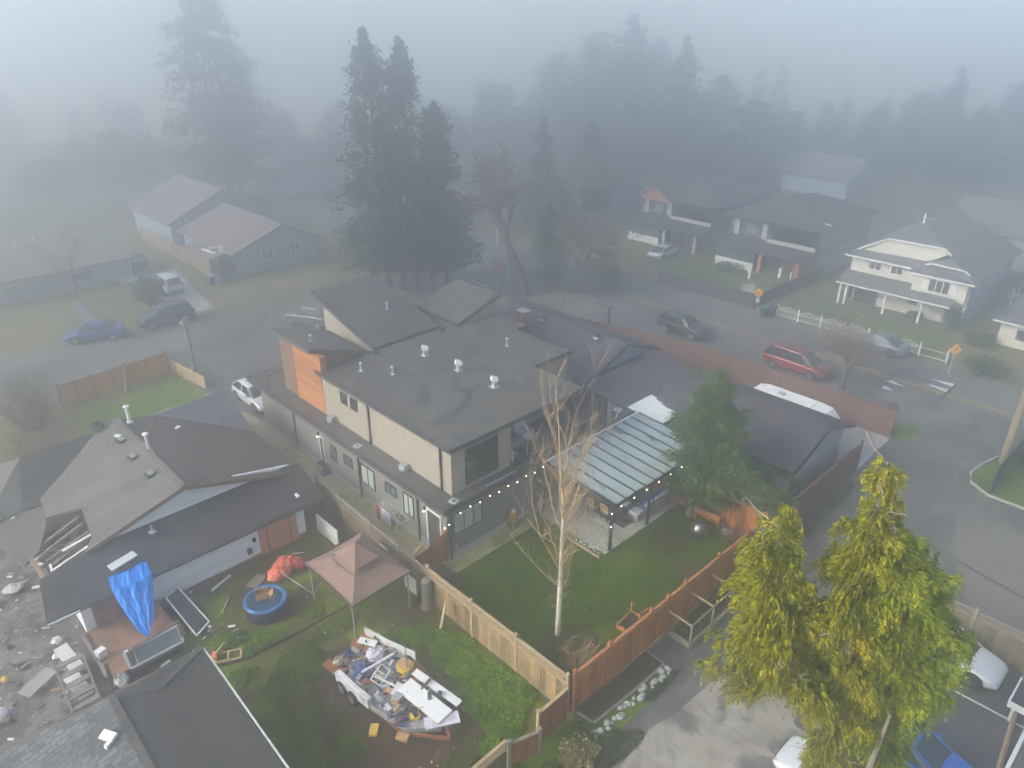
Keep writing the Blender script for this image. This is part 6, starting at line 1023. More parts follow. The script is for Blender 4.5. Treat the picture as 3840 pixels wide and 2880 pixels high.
Cr = empty('cream_cottage', 'low cream cottage with a grey roof cut by the right picture edge', 'house', (0, 0, 0)); MB().box(49.2, -22, 0, 62, -9.9, 2.1).build('wall', M['sidingcream'], Cr); m = MB(); e = 2.15; q = [(48.6, -22.5, e), (62.5, -22.5, e), (62.5, -9.4, e), (48.6, -9.4, e)]; m.slab([q[0], q[3], (54.5, -14.5, 3.7), (54.5, -18, 3.7)], .1).slab([q[3], q[2], (57, -14.5, 3.7), (54.5, -14.5, 3.7)], .1).slab([q[0], q[1], (57, -18, 3.7), (54.5, -18, 3.7)], .1).slab([q[1], q[2], (57, -14.5, 3.7), (57, -18, 3.7)], .1); m.build('roof', M['sh_whr'], Cr); MB().bar((48.56, -22, 2.08), (48.56, -9.4, 2.08), .06, .12).build('gutter', M['white'], Cr); window(Cr, 'x', 49.2, -12.6, -11.1, .7, 1.6, -1, (.4,), frame='white', pane='glass', fw=.08)
far = [('distant_house', 'faint pale house low in the fog right of the big conifer', 33, 43, 79, 88, 2.6, 4.6, 'sidingbx', 'sh_rose'), ('distant_house', 'faint house with a pale gable in the fog between the far right trees', 92, 100, 22, 32, 2.8, 5.2, 'sidingbx', 'sh_wh'), ('distant_house', 'faint grey roofed house behind the cream house at the right edge', 72, 82, -8, 2, 3.6, 6.0, 'sidinggrey', 'sh_wh'), ('distant_house', 'faint pale blue house seen through the bare trees up the road', 54, 62, 36, 46, 3.8, 6.4, 'sidingbx', 'sh_d'), ('distant_house', 'faint pale house beyond the white marker post', 42, 50, 56, 66, 3.0, 5.2, 'sidingcream', 'sh_d')]
for n_, l, x0, x1, y0, y1, e, r_, w_, rf_ in far: gable_house(n_, l, x0, x1, y0, y1, e, r_, w_, rf_)
# ------------------------------------------------------------------ vegetation
RGT = np.array([.7216, -.6923, 0]); FWD = np.array([.6923, .7216, 0]); UPV = np.array([0, 0, 1.])
def _nrm(a): return a / np.maximum(np.linalg.norm(a, axis=1, keepdims=True), 1e-6)
def quads(P, A, size, aspect, rng, bend=None):
    n = len(P); A = _nrm(A); N = _nrm(rng.normal(size=(n, 3)) + np.array([0, 0, .4])); B = _nrm(np.cross(A, N)); s = np.asarray(size).reshape(-1, 1)*np.ones((n, 1))
    V = np.empty((n, 4, 3)); V[:, 0] = P - A*s*.5; V[:, 1] = P + B*s*aspect*.5 - A*s*.08; V[:, 2] = P + A*s*.5; V[:, 3] = P - B*s*aspect*.5 - A*s*.08
    return V.reshape(-1, 3), np.arange(4*n).reshape(-1, 4)
def leaves(name, P, A, size, aspect, rng, mat, parent):
    V, Fq = quads(P, A, size, aspect, rng); return fast_mesh(name, V, Fq, mat, parent)
def branch_cloud(rng, z0, z1, axis, radius, nb, per, droop=.25, jit=.12, up0=.15, dirf=None, zpow=1.0):
    """points along drooping branches set round an axis: axis(z)->(x,y), radius(z)->m; returns points, outward directions, position along branch"""
    Ps, As, Ts = [], [], []; br = []
    for i in range(nb):
        z = z0 + (z1-z0)*rng.random()**zpow; a = rng.random()*2*np.pi; d = np.array([np.cos(a), np.sin(a), 0]); L = radius(z)*rng.uniform(.55, 1.08)
        if dirf: L *= dirf(d, z)
        c = np.array([*axis(z), z]); t = np.sqrt(rng.random(per))*.97 + .03; k = max(2, int(per))
        p = c + d*(t*L)[:, None] + UPV*((up0*t - droop*t*t)*L)[:, None] + rng.normal(size=(per, 3))*jit*(0.5 + t[:, None])*min(1, L)
        Ps.append(p); As.append(np.tile(d + UPV*(up0-2*droop*.7), (per, 1))); Ts.append(t); br.append((c, d, L))
    return np.concatenate(Ps), np.concatenate(As), np.concatenate(Ts), br
def branch_tubes(m, br, droop, up0, r=.03, n=4, every=1, bare=1.0):
    for c, d, L in br[::every]:
        pts = [c + d*t*L*bare + UPV*(up0*t - droop*t*t)*L*bare for t in (0, .35, .7, 1)]; m.tube([tuple(p) for p in pts], [r, r*.7, r*.45, r*.2], n, False)
def conifer(name, label, loc, h, rad, z0, nb, per, leaf, mat, seed, prof=None, group=None, cat='tree', tr=.25, axis=None, droop=.3, trunks=((0, 0),), aspect=.45):
    rng = np.random.default_rng(seed); o = empty(name, label, cat, loc, 0, group)
    prof = prof or (lambda t: (1-t)**.75); ax = axis or (lambda z: (0, 0)); lump = rng.normal(size=8)
    def radius(z): t = (z-z0)/(h-z0); return max(.12, rad*prof(t)*(1 + .16*math.sin(z*1.7+lump[0]) + .1*math.sin(z*3.9+lump[1])))
    P, A, T, br = branch_cloud(rng, z0, h, ax, radius, nb, per, droop, .22, .2, None, 1.15)
    A = A + rng.normal(size=A.shape)*.7; leaves('crown', P, A, rng.uniform(.6, 1.4, len(P))*leaf, aspect, rng, M[mat], o)
    m = MB()
    for tx, ty in trunks: m.tube([(tx, ty, 0), (tx*.7+ax(h*.5)[0]*.5, ty*.7+ax(h*.5)[1]*.5, h*.5), (*ax(h*.95), h*.95)], [tr, tr*.6, .04], 7)
    m.build('trunk', M['bark'], o); return o
def at_rf(r, f): return (*cw(r, f), 0)
# tall conifers behind the house
full = lambda t: min(1, (t+.06)*5)**.6 * (1-t)**.62
wide = lambda t: (min(1, .55+t*4)) * (1-t)**.55
cb = np.array([22.6, 33.3])
for (dr, df, h, rad, tr_, lab, sd) in ((-2.6, 0, 22.9, 4.3, .34, 'tallest ragged dark conifer, left of the middle clump', 41), (.2, .5, 22.2, 3.9, .32, 'straight pointed conifer in the middle of the clump', 42), (3.1, -.3, 17.2, 3.5, .3, 'shorter rounded conifer at the right of the clump', 43)):
    loc = (cb[0] + dr*RGT[0] + df*FWD[0], cb[1] + dr*RGT[1] + df*FWD[1], 0)
    conifer('conifer', lab, loc, h, rad, 2.6, 330, 34, .42, 'f_dark', sd, (lambda t: min(1, .75+t)*(1-t)**.6*(1.25 if t < .35 else 1)) , 'conifers behind the modern house', 'tree', tr_, trunks=((-.8, .3), (.7, -.2)) if dr else ((0, 0),))
conifer('conifer', 'huge pale conifer fading into the fog at the upper left', (28.1, 83.3, 0), 27.5, 8.6, 3.2, 420, 40, .62, 'f_dark', 44, lambda t: (.55 + .75*t if t < .45 else .89*((1-t)/.55)**.6), None, 'tree', .5, trunks=((-1.6, .4), (0, 0), (1.7, -.3)))
protos = [conifer('fog_conifer', 'p', (0, 0, 0), 10, 2.6, .6, 150, 26, .42, 'f_dark', 50+i, pf, 'conifers fading into the fog', 'tree', .2) for i, pf in enumerate((full, wide, lambda t: min(1, .5+3*t)*(1-t)**.4, lambda t: min(1, .8+t)*(1-t)**.9))]
FT = [(634, 100, 24, 6.0, 'broad tall conifer, highest of those in the fog right of the middle clump'), (596, 108, 22, 5.2, 'tall faint conifer just left of the highest fogged one'), (558, 112, 19, 5, 'faint conifer behind the bare trees, nearest the middle clump'), (690, 96, 21.6, 4.6, 'tall dark pointed conifer above the dark houses, right of the highest one'), (730, 104, 17, 6, 'wide fogged tree sloping down right of the tall pointed conifer'), (771, 92, 15.2, 5.4, 'dense rounded fogged conifer above the roof of the dark house with white columns'), (806, 99, 13, 4, 'lower fogged conifer at the right shoulder of the dense rounded one'),
      (546, 84, 14, 3.6, 'narrow conifer left of two above the bare trees'), (599, 82, 13.8, 3.2, 'narrow conifer right of two above the bare trees'), (897, 98, 13.8, 3.0, 'slim conifer standing alone left of the right hand group'), (944, 100, 15, 4.2, 'left conifer of the right hand fogged group'), (977, 97, 18.2, 3.8, 'tallest pointed conifer of the right hand fogged group'), (1008, 92, 14, 5, 'broad fogged tree behind the cream house'), (1050, 97, 17, 5, 'fogged tree at the very right edge'), (856, 112, 10.5, 4.5, 'low fogged tree in the gap above the dark houses'), (488, 116, 15, 5, 'very faint conifer right of the middle clump'), (662, 116, 21, 6, 'very faint conifer behind the highest fogged one'), (440, 118, 12, 5, 'very faint tree behind the middle clump'),
      (285, 112, 8, 4.5, 'very faint low tree right of the huge pale conifer'), (330, 105, 9, 4.2, 'faint low tree between the huge pale conifer and the middle clump'), (5, 92, 8.5, 4.6, 'green fogged tree at the very left edge'), (42, 98, 9.6, 4.6, 'fogged bushy tree above the tan bungalow'), (82, 96, 11, 4.4, 'highest of the fogged bushy trees above the tan bungalow'), (122, 99, 10.2, 4, 'fogged bushy tree between the bungalow and the huge conifer'), (165, 104, 9.0, 4, 'fogged bushy tree at the foot of the huge pale conifer')]
for i, (u, f, h, rad, lab) in enumerate(FT):
    k_ = 1.3 if f > 90 else 1.12; f2 = f*k_; h = 24-(24-h)*k_; rad = rad*k_; f = f2; r_ = (u-512)*f*.896/747; src = protos[i % 4]; loc = at_rf(r_, f); s = (rad/2.6, rad/2.6, h/10)
    if i < 4: src.location = loc; src.scale = s; src['label'] = lab; src.rotation_euler = (0, 0, i*1.3)
    else: copy_thing(src, loc, i*2.1, lab, s)
rng = np.random.default_rng(5); Ps = []
for i in range(70): u = rng.uniform(-60, 1090); f = rng.uniform(138, 158); r_ = (u-512)*f*.896/747; h = rng.uniform(6, 12) * (1.35 if 500 < u < 800 else 1); c = np.array([*cw(r_, f), 0]); n = 260; t = rng.random(n); a = rng.random(n)*6.28; rr = 3.6*(1-t)**.6*np.sqrt(rng.random(n)); Ps.append(np.stack([c[0]+rr*np.cos(a), c[1]+rr*np.sin(a), .3+t*h], 1))
Ps = np.concatenate(Ps); o = leaves('treeline', Ps, rng.normal(size=Ps.shape), 1.0, .6, rng, M['f_dark'], None); o['kind'] = 'stuff'
# ------------------------------------------------------------------ golden cedar and lime cypress in front
def fronds(name, rng, br, per, hang, flen, leaf, aspect, mat, parent, droop, up0, side=.35, M_=5, out=.5, spread=.3, curl=.35):
    """limbs carrying fern-like fronds: every frond is a bent spine with pairs of leaflets"""
    Ps, Ds, Sv, Ls = [], [], [], []
    for c, d, L in br:
        n = max(5, int(per*L)); t = rng.random(n)**.6; sv = np.cross(d, UPV); w = (rng.random(n)-.5)*2*side*(1.1-t*.8)*min(L, 1.7); wig = rng.normal(size=3)*.12
        p = c + d*(t*L)[:, None] + UPV*((up0*t - droop*t*t)*L)[:, None] + sv*w[:, None] + wig*(t*t)[:, None]*L + rng.normal(size=(n, 3))*.045
        a = -UPV*hang + d*out*(.4+t)[:, None] + sv*(np.sign(w)*.5)[:, None]*rng.random((n, 1)) + rng.normal(size=(n, 3))*spread; Ps.append(p); Ds.append(_nrm(a)); Sv.append(np.tile(sv, (n, 1))); Ls.append(flen*rng.uniform(.5, 1.4, n))
    P = np.concatenate(Ps); D = np.concatenate(Ds); S = np.concatenate(Sv); L = np.concatenate(Ls)[:, None]; VP, VA, VS = [], [], []
    for k in range(M_):
        q = P + D*L*(k/M_); D = _nrm(D - UPV*curl/M_*1.4 + rng.normal(size=D.shape)*.05); W = _nrm(np.cross(D, S + UPV*.3)); lf = leaf*(1.15 - .75*k/M_)*rng.uniform(.7, 1.3, len(P))
        for sg in (-1, 1): A = _nrm(D*.8 + W*sg*.65 + rng.normal(size=D.shape)*.12); VP.append(q + A*(lf*.45)[:, None]); VA.append(A); VS.append(lf)
    VP.append(P + D*L); VA.append(D); VS.append(np.full(len(P), leaf*.8))
    return leaves(name, np.concatenate(VP), np.concatenate(VA), np.concatenate(VS), aspect, rng, mat, parent)
def RZ(base, r, z, f=0): return np.array([base[0] + r*RGT[0] + f*FWD[0], base[1] + r*RGT[1] + f*FWD[1], z])
GB = np.array([0.0, -18.6]); O3 = np.zeros(2)
def piece(pts):   # polyline in (r, z, f) -> axis function of z
    zs = [p[1] for p in pts]; 
    def ax(z):
        r = np.interp(z, zs, [p[0] for p in pts]); f = np.interp(z, zs, [p[2] for p in pts]); q = RZ(O3, r, 0, f); return q[0], q[1]
    return ax
G1 = empty('golden_cedar', 'big golden green cedar with drooping sprays and two leaders, over the driveway', 'tree', (GB[0], GB[1], 0)); rng = np.random.default_rng(61); allbr = []; twig = MB()
axA = piece([(0, 3, 0), (-1.2, 6, .1), (-2.3, 8.5, .2), (-2.75, 10.5, .2), (-2.95, 12.9, .2)]); axB = piece([(0, 2, 0), (-.15, 6, 0), (-.5, 10, 0), (-.6, 14.3, 0)])
def prof_i(zs, rs): return lambda z: float(np.interp(z, zs, rs))
V_ = []
for ax, z0, z1, zs, rs, nb in ((axA, 6.4, 12.85, [6.2, 7.3, 9, 11, 12.2, 12.9], [1.3, 1.7, 1.45, .95, .5, .12], 110), (axB, 2.6, 14.2, [2.5, 4.5, 7, 9, 11, 12.5, 13.5, 14.3], [.95, 1.0, 1.15, 1.5, 1.15, .6, .5, .1], 170)):
    _, _, _, br = branch_cloud(rng, z0, z1, ax, prof_i(zs, rs), nb, 4, .3, .1, .25, None, .95); allbr += br
for (r0, z, r1, L) in ((-2.4, 7.6, -4.1, 1.9), (-2.5, 8.8, -3.9, 1.6), (-2.7, 10.4, -3.7, 1.2), (-2.2, 7.0, -3.7, 1.7), (-1.3, 6.8, -2.9, 1.8), (-.5, 12.3, -1.6, 1.15), (-.55, 13.2, -.1, .7)):
    c = RZ(O3, r0, z); d = RGT*(1 if r1 > r0 else -1) + FWD*rng.uniform(-.4, .1); d = d/np.linalg.norm(d); allbr.append((c, d, L))
allbr = [b for b in allbr if not (abs(b[0][2]-8.3) < 1.0 and b[1] @ RGT < -.2 and abs((b[0]@RGT)+.3) < .5)]
allbr = [(c, d, L*rng.uniform(.6, 1.22)) for c, d, L in allbr]
fronds('crown', rng, allbr, 36, 1.0, .46, .15, .42, M['f_gold'], G1, .42, .3, .42)
tm = MB(); tm.tube([(0, 0, 0), tuple(RZ(O3, 0, 3)), tuple(RZ(O3, -.15, 6)), tuple(RZ(O3, -.5, 10)), tuple(RZ(O3, -.6, 13.8))], [.3, .24, .18, .1, .02], 9); tm.tube([tuple(RZ(O3, -.05, 4)), tuple(RZ(O3, -1.2, 6, .1)), tuple(RZ(O3, -2.3, 8.5, .2)), tuple(RZ(O3, -2.95, 12.4, .2))], [.2, .16, .1, .02], 8); tm.build('trunk', M['barkg'], G1)
bm = MB(); branch_tubes(bm, allbr, .42, .28, .022, 4, 3)
for c, d, L in allbr[::9]:   # bare grey twigs that poke out of the sprays
    p = c + d*L*.7 + UPV*.08; q = p + d*.5 + UPV*rng.uniform(.05, .4) + rng.normal(size=3)*.15; bm.tube([tuple(p), tuple((p+q)/2 + rng.normal(size=3)*.05), tuple(q)], [.02, .015, .006], 4, False)
    for _ in range(4): s = p + (q-p)*rng.uniform(.3, 1); bm.tube([tuple(s), tuple(s + rng.normal(size=3)*.16 + UPV*.06)], [.009, .004], 3, False)
bm.build('branches', M['woodgrey'], G1)
G2 = empty('lime_cypress', 'feathery lime green cypress right of the golden cedar, over the parked cars', 'tree', (GB[0] + .9*RGT[0], GB[1] + .9*RGT[1], 0)); rng = np.random.default_rng(62)
axC = piece([(.2, 2, -.1), (.25, 6, -.1), (.15, 9, -.1), (-.6, 11, -.1), (-1.05, 12.5, -.1)]); rC = prof_i([2, 4, 6.5, 9, 10.5, 11.6, 12.5], [.8, .95, 1.15, 1.35, 1.25, .75, .1])
_, _, _, br = branch_cloud(rng, 2.4, 12.4, axC, rC, 300, 4, .3, .1, .3, None, .95)
br = [(c, d, L*rng.uniform(.7, 1.15)) for c, d, L in br]
fronds('crown', rng, br, 30, .35, .46, .16, .36, M['f_lime'], G2, .3, .34, .4, 5, .95, .25, .8)
tm = MB(); tm.tube([(0, 0, 0), tuple(RZ(O3, .2, 3, -.1)), tuple(RZ(O3, .2, 8, -.1)), tuple(RZ(O3, -1.0, 12.2, -.1))], [.28, .22, .14, .02], 9); tm.tube([tuple(RZ(O3, -.5, 3, -1.1)), tuple(RZ(O3, -.45, 5, -1.2)), tuple(RZ(O3, -.2, 6.6, -1.0))], [.1, .08, .04], 7); tm.build('trunk', M['barkg'], G2); bm = MB(); branch_tubes(bm, br, .38, .34, .02, 4, 4)
for z in (3.2, 3.6, 4.0, 4.3, 5.2, 5.6): p = RZ(O3, -.48, z, -1.15); bm.tube([tuple(p), tuple(p - RGT*.45 + UPV*.1)], [.02, .006], 3, False); bm.tube([tuple(p), tuple(p + RGT*.4 - UPV*.12)], [.02, .006], 3, False)
bm.build('branches', M['woodgrey'], G2)
# ------------------------------------------------------------------ spruce on the lawn
SPR = empty('spruce_tree', 'green spruce on the lawn with a long low branch towards the garage', 'tree', (11.62, -6.0, 0)); rng = np.random.default_rng(63)
axS = piece([(0, 0, 0), (.25, 5, 0), (.47, 8.6, 0)]); rS = prof_i([1.0, 2.2, 3.2, 5, 6.8, 8, 8.7], [1.2, 1.9, 2.3, 2.1, 1.35, .6, .08])
def dirS(d, z):
    k = d @ RGT
    if k > .55 and 1.4 < z < 3.4: return 2.05
    if k > .3 and z < 5.2: return 1.35
    return 1.0 if k > -.3 else .78
_, _, _, br = branch_cloud(rng, 1.3, 8.6, axS, rS, 230, 4, .2, .1, .2, dirS, 1.2)
br = [(c, d, L*rng.uniform(.65, 1.2)) for c, d, L in br]
fronds('crown', rng, br, 30, .12, .42, .14, .4, M['f_spruce'], SPR, .3, .3, .5, 4, 1.0, .35, .25)
tm = MB(); tm.tube([(0, 0, 0), tuple(RZ(O3, .1, 2)), tuple(RZ(O3, .25, 5)), tuple(RZ(O3, .47, 8.4))], [.2, .17, .1, .02], 9); tm.tube([tuple(RZ(O3, .75, 0, .5)), tuple(RZ(O3, .7, 1.6, .5)), tuple(RZ(O3, .5, 3, .3))], [.1, .09, .06], 7); tm.build('trunk', M['barkg'], SPR); bm = MB(); branch_tubes(bm, br, .3, .3, .025, 4, 2); bm.build('branches', M['bark'], SPR)
# ------------------------------------------------------------------ bare trees
def grow(m, p, d, L, r, lev, rr, up, split, wob=.25, nmin=2, nmax=3, thin=.62, tips=None):
    n = 3; pts = [p]; q = p.copy(); dd = d.copy()
    for i in range(n): dd = (dd + Vector((rr.gauss(0, wob), rr.gauss(0, wob), rr.gauss(0, wob)+up*.3))*.5).normalized(); q = q + dd*L/n; pts.append(q.copy())
    m.tube(pts, [r, r*.88, r*.76, r*.62], 5 if r > .03 else 3, False)
    if lev == 0: 
        if tips is not None: tips.append(q)
        return
    for i in range(rr.randint(nmin, nmax)):
        t = rr.choice(pts[1:]) if i else pts[-1]; nd = (dd + Vector((rr.gauss(0, split), rr.gauss(0, split), rr.gauss(0, split*.6)+up))).normalized(); grow(m, t, nd, L*rr.uniform(.6, .88), r*thin, lev-1, rr, up, split, wob, nmin, nmax, thin, tips)
def bare_tree(name, label, loc, trunk, r0, lev, seed, mat='bark', tw='twig', up=.15, split=.55, L=None, nst=3, group=None, nmax=4):
    o = empty(name, label, 'tree', loc, 0, group); rr = random.Random(seed); m = MB(); pts = [Vector(p) for p in trunk]; m.tube(pts, [r0*(1-.45*i/(len(pts)-1)) for i in range(len(pts))], 8); m.build('trunk', M[mat], o)
    b = MB(); d0 = (pts[-1]-pts[-2]).normalized(); L = L or pts[-1].z*.5
    for i in range(nst): grow(b, pts[-1] if i < nst*.6 or len(pts) < 3 else pts[-1].lerp(pts[-2], rr.uniform(.2, .8)), (d0 + Vector((rr.gauss(0, split), rr.gauss(0, split), up))).normalized(), L*rr.uniform(.7, 1.05), r0*.5, lev, rr, up, split, nmax=nmax)
    b.build('branches', M[tw], o); return o
bare_tree('bare_tree', 'gnarled pruned street tree with brown twigs in front of the white fence', (32.15, -4.85, 0), [(0, 0, 0), (.05, 0, .9), (.1, -.1, 1.8)], .26, 5, 71, 'bark', 'twig', .05, .75, 1.35, 8, nmax=4)
bare_tree('bare_tree', 'leaning bare tree with a reddish crown at the street corner', (30.2, 25.1, 0), [(0, 0, 0), tuple(RZ(O3, -.5, 2.2)), tuple(RZ(O3, -1.8, 5.2)), tuple(RZ(O3, -2.5, 7.5))], .42, 5, 72, 'bark', 'twigr', .1, .6, 2.4, 6)
bare_tree('bare_tree', 'many stemmed bare tree right of the ivy covered one', (34.0, 22.2, 0), [(0, 0, 0), (.1, -.2, 1.2), (.2, -.4, 2.4)], .34, 5, 73, 'bark', 'twig', .12, .62, 2.6, 7)
bare_tree('bare_tree', 'pale bare tree beyond the white marker post', (46, 47, 0), [(0, 0, 0), (0, 0, 2), (.2, 0, 3.5)], .3, 5, 74, 'bark', 'twigr', .1, .6, 2.6, 7); bare_tree('bare_tree', 'faint bare tree by the dark house with the brick gable', (50, 36, 0), [(0, 0, 0), (0, 0, 2.2), (.2, 0, 3.8)], .3, 5, 75, 'bark', 'twig', .1, .6, 2.6, 7); bare_tree('bare_tree', 'thin bare tree in front of the tan bungalow', (-1.5, 51.5, 0), [(0, 0, 0), (.1, 0, 1.5), (0, .1, 2.8)], .14, 4, 76, 'bark', 'twig', .15, .6, 1.5, 5)
conifer('ivy_tree', 'dark green ivy covered tree between the two bare street trees', (32.1, 24.0, 0), 8.4, 2.3, .8, 120, 26, .3, 'f_mid', 77, lambda t: (.75+.5*t if t < .3 else .9*((1-t)/.7)**.7), None, 'tree', .2)
conifer('ivy_tree', 'low green bush under the many stemmed bare tree', (36.2, 20.5, 0), 4.2, 2.6, .3, 90, 24, .28, 'f_mid', 78, lambda t: .9*(1-t)**.4, None, 'bush', .15)
# birch
BI = empty('birch_tree', 'tall slim bare birch with a white trunk on the lawn', 'tree', (.33, -6.98, 0)); rr = random.Random(81); tm = MB(); tm.tube([(0, 0, 0), tuple(RZ(O3, .02, 2)), tuple(RZ(O3, .03, 4.2)), tuple(RZ(O3, .05, 6))], [.13, .11, .085, .06], 9); tm.build('trunk', M['birch'], BI); bm = MB(); B2 = MB()
def limb(p, d, L, r, lev, bend):
    n = 6; pts = [p]; dd = Vector(d); q = Vector(p)
    for k in range(n):
        dd = (dd + Vector((rr.gauss(0, .16), rr.gauss(0, .16), bend))).normalized(); q = q + dd*L/n; pts.append(q.copy())
    B2.tube(pts, [r*(1-.8*k/n) for k in range(n+1)], 5 if r > .02 else 3, False)
    if lev:
        for k in range(1, n+1):
            for _ in range(2 if lev > 1 else 3):
                s_ = pts[k-1].lerp(pts[k], rr.random()); e = (dd + Vector((rr.gauss(0, .55), rr.gauss(0, .55), rr.uniform(-.1, .5)))).normalized(); limb(s_, e, L*rr.uniform(.18, .34), r*.42, lev-1, .08)
B2.tube([tuple(RZ(O3, .05, 6)), tuple(RZ(O3, -.1, 8.2)), tuple(RZ(O3, -.25, 10.4)), tuple(RZ(O3, -.5, 12.8))], [.055, .04, .022, .006], 5, False)
for i in range(26):
    z = 2.2 + 5.4*(i/26)**.8; a = i*2.4 + rr.uniform(-.4, .4); out = rr.uniform(.25, .6); limb(Vector(tuple(RZ(O3, .03, z))), (math.cos(a)*out, math.sin(a)*out, .8), rr.uniform(2.6, 4.4) if i % 4 else rr.uniform(4.6, 6.0), rr.uniform(.016, .028), 2 if i % 2 == 0 else 1, .14)
B2.build('branches', M['birchtw'], BI)
m = MB()
for i in range(40): z = rr.uniform(1.4, 3.2); a = rr.uniform(0, 2*PI); p = Vector(tuple(RZ(O3, .02, z))); q = p + Vector((math.cos(a)*.5, math.sin(a)*.5, rr.uniform(.1, .6))); m.tube([p, q], [.008, .003], 3, False)
m.build('low_twigs', M['birchtw'], BI)
# ------------------------------------------------------------------ shrubs
bare_bush('bare_shrub', 'tangle of tan bare shrub at the left edge inside the broken fence', (-11.0, 28.6, 0), 2.3, 2.6, 200, M['birchtw'] if 0 else M['twig'], 24, .012); bare_bush('bare_shrub', 'tan bare shrub spilling over the side street at the left edge', (-10.2, 31.8, 0), 1.8, 2.4, 140, M['twig'], 25, .012); bare_bush('bare_shrub', 'brown bare bush in the yard behind the derelict roof', (-11.5, 24.4, 0), 2.4, 1.5, 160, M['twig'], 26, .012)
bare_bush('bare_shrub', 'reddish bare bush against the brown street fence', (26.4, 10.6, 0), 1.0, 1.6, 130, M['twigr'], 27, .012)
def bush(name, label, loc, rad, h, n, mat, seed, leaf=.2):
    rng = np.random.default_rng(seed); d = _nrm(rng.normal(size=(n, 3))); k = rng.random(n)**.4; P = d*k[:, None]*np.array([rad, rad, h*.5]) * (1 + .15*np.sin(d[:, :1]*7+seed)); P[:, 2] += h*.5; P[:, 2] = np.abs(P[:, 2])
    o = leaves(name, P, rng.normal(size=P.shape), rng.uniform(.6, 1.3, n)*leaf, .6, rng, M[mat], None); o.location = loc; return tag(o, label, 'bush')
bush('round_bush', 'round dark green bush beside the white suv', (3.2, 46.6, 0), 1.35, 2.7, 1500, 'f_mid', 91, .3); bush('hedge_bush', 'tall green bush at the corner of the blue gabled house', (11.4, 48.6, 0), .9, 2.6, 700, 'f_mid', 92, .3); bush('low_bush', 'dark round bush against the cream house corner', (49.9, -6.2, 0), .85, 1.9, 700, 'f_mid', 93, .25); bush('low_bush', 'low brown shrub row under the cream house front wall', (50.1, -3.2, 0), .7, .7, 400, 'f_shrub', 94, .2)
bush('low_bush', 'low bush in front of the white half wall of the dark house', (50.6, 15.6, 0), 1.6, .8, 500, 'f_mid', 95, .22); bush('low_bush', 'dark bush by the right porch pillar of the dark house', (52.6, 8.3, 0), .9, 1.3, 500, 'f_mid', 96, .25); bush('low_bush', 'straw coloured weedy bush by the red gate', (-3.6, -11.6, 0), .75, .7, 900, 'f_straw', 97, .13); bush('low_bush', 'dark green bush below the tilted red fence', (-2.9, -11.1, 0), .5, .5, 500, 'f_shrub', 98, .12)
bush('low_bush', 'brown bush beside the yellow arrow sign', (42.2, -11.2, 0), 1.6, 1.3, 700, 'f_shrub', 99, .25); bush('low_bush', 'brown bush between the cream house and the cream cottage', (47.8, -9.0, 0), 1.3, 1.2, 600, 'f_shrub', 100, .25)
# ------------------------------------------------------------------ ground cover
def cover(name, spots, size, mat, seed, h=.12, aspect=.55, upright=.0):
    rng = np.random.default_rng(seed); Ps = []
    for (x, y, rx, ry, n) in spots:
        a = rng.random(n)*6.283; k = np.sqrt(rng.random(n)); k = k*(1+.25*np.sin(a*3+x)); Ps.append(np.stack([x + rx*k*np.cos(a), y + ry*k*np.sin(a), .02 + h*rng.random(n)*(1.1-k*.6)], 1))
    P = np.concatenate(Ps); A = rng.normal(size=P.shape); A[:, 2] = A[:, 2]*.35 + upright; o = leaves(name, P, A, rng.uniform(.6, 1.4, len(P))*size, aspect, rng, M[mat], None); o['kind'] = 'stuff'; return o
cover('weeds', [(-3.7, -6.8, 1.1, 2.7, 9000), (-4.4, -8.2, 1.0, 1.4, 3500), (-3.6, -4.2, .9, 1.2, 3000), (-4.6, -2.8, .9, .9, 1800), (-5.2, -9.3, .8, .6, 900), (-7.5, -9.5, .9, .45, 900), (-9.0, -8.5, .8, .7, 800), (-6.6, 1.4, .5, .4, 420), (-10.2, 2.4, .8, .6, 900), (-9.0, 1.5, .8, .5, 900), (-9.2, -5.5, .5, .6, 250), (-10.6, .2, .6, .5, 400)], .13, 'f_weed', 1, .2)
cover('grass', [(4, -5, 7.2, 4.4, 16000), (1.5, -4, 3.2, 3.2, 6000), (9, -8, 3, 1.7, 3500)], .11, 'f_grass', 2, .05, .3, .5)
cover('grass', [(-8.6, -1.0, 1.6, 1.2, 3000), (-9.6, -3.8, 1.1, 2.4, 2800), (-6.5, .1, 1.8, .6, 1500), (-7.0, -9.0, 2.0, .8, 2000), (-4.5, .5, 1.0, 1.2, 900)], .10, 'f_grass', 3, .05, .3, .5)
cover('weeds', [(-2.6, -12.2, 1.6, .6, 1600), (-4.3, -11.8, .8, .8, 1200), (1.2, -11.75, 1.2, .18, 500), (14, -11.0, 2.5, .5, 500), (19, -10.8, 2.5, .35, 400)], .1, 'f_shrub', 4, .12)
cover('fallen_leaves', [(8.9, -6.4, 1.6, 1.0, 260), (8, -8, 2, 1.2, 120)], .07, 'f_straw', 5, .01)
cover('dead_leaves', [(.2, -8.3, 1.2, 1.3, 700)], .12, 'f_shrub', 6, .1)
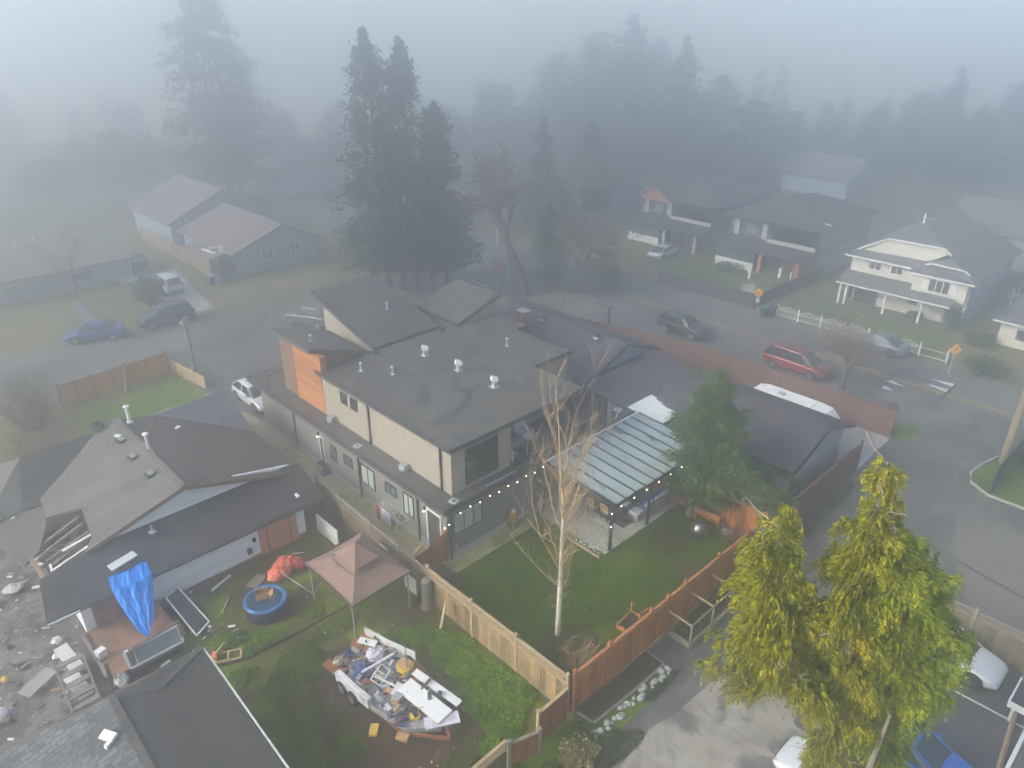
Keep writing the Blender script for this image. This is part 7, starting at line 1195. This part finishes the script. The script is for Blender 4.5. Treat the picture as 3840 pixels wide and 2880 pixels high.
# ------------------------------------------------------------------ air, sky, sun, camera
def air(density=.012):
    mt = bpy.data.materials.new('haze_air'); mt.use_nodes = True; nt = mt.node_tree; nt.nodes.clear()
    out = nt.nodes.new('ShaderNodeOutputMaterial'); v = nt.nodes.new('ShaderNodeVolumePrincipled')
    v.inputs['Color'].default_value = HAZE_COL; v.inputs['Density'].default_value = density; v.inputs['Anisotropy'].default_value = HAZE_ANI
    nt.links.new(v.outputs[0], out.inputs['Volume'])
    o = MB().box(-152, -22, -1.2, 152, 168, HAZE_TOP).build('haze', mt); o['kind'] = 'stuff'
    o.location = (-17.762, -22.981, 0); o.rotation_euler = (0, 0, math.radians(-43.82)); return o
HAZE_COL = (.865, .925, 1.0, 1); HAZE_ANI = .885; HAZE_TOP = 28.5; HAZE_D = .0175
air(HAZE_D)
S = bpy.context.scene
w = bpy.data.worlds.new('World'); S.world = w; w.use_nodes = True; nt = w.node_tree; bg = nt.nodes['Background']
sky = nt.nodes.new('ShaderNodeTexSky'); sky.sky_type = 'NISHITA'; sky.sun_disc = False
SE, SA = math.radians(32), math.atan2(-.93, .36)    # sun from the left of the picture (-X, a little +Y)
sky.sun_elevation = SE; sky.sun_rotation = SA; sky.dust_density = 4; sky.air_density = 1.2; sky.ozone_density = 1
hs = nt.nodes.new('ShaderNodeHueSaturation'); hs.inputs['Saturation'].default_value = .62
tc = nt.nodes.new('ShaderNodeTexCoord'); sx = nt.nodes.new('ShaderNodeSeparateXYZ'); mxn = nt.nodes.new('ShaderNodeMath'); mxn.operation = 'MAXIMUM'; mxn.inputs[1].default_value = .06; cx = nt.nodes.new('ShaderNodeCombineXYZ')
nt.links.new(tc.outputs['Generated'], sx.inputs[0]); nt.links.new(sx.outputs['Z'], mxn.inputs[0]); nt.links.new(sx.outputs['X'], cx.inputs['X']); nt.links.new(sx.outputs['Y'], cx.inputs['Y']); nt.links.new(mxn.outputs[0], cx.inputs['Z']); nt.links.new(cx.outputs[0], sky.inputs['Vector'])
nt.links.new(sky.outputs[0], hs.inputs['Color']); nt.links.new(hs.outputs[0], bg.inputs['Color']); bg.inputs['Strength'].default_value = .15
L = bpy.data.lights.new('sun', 'SUN'); L.energy = 1.5; L.angle = math.radians(14); L.color = (1, .9, .74)
lo = bpy.data.objects.new('sun', L); C.objects.link(lo)
sd = Vector((math.sin(SA)*math.cos(SE), math.cos(SA)*math.cos(SE), math.sin(SE))); lo.rotation_euler = sd.to_track_quat('Z', 'Y').to_euler()
cam = bpy.data.cameras.new('camera'); cam.sensor_width = 36; cam.lens = 746.75/1024*36; cam.clip_end = 1500; cam.clip_start = .5
co = bpy.data.objects.new('camera', cam); C.objects.link(co); co.location = (-17.762, -22.981, 24.0); co.rotation_euler = (math.radians(90-26.39), 0, math.radians(-43.82)); S.camera = co
S.view_settings.view_transform = 'Standard'; S.view_settings.look = 'None'; S.view_settings.exposure = 1.25; S.view_settings.gamma = 1
S.cycles.use_denoising = True; S.cycles.denoiser = 'OPENIMAGEDENOISE'; S.cycles.max_bounces = 6; S.cycles.diffuse_bounces = 3; S.cycles.glossy_bounces = 2; S.cycles.transparent_max_bounces = 8; S.cycles.volume_bounces = 2; S.cycles.sample_clamp_indirect = 4.0
S.cycles.use_adaptive_sampling = False
for k in ('bulb', 'walllamp'): M[k].cycles.emission_sampling = 'NONE'
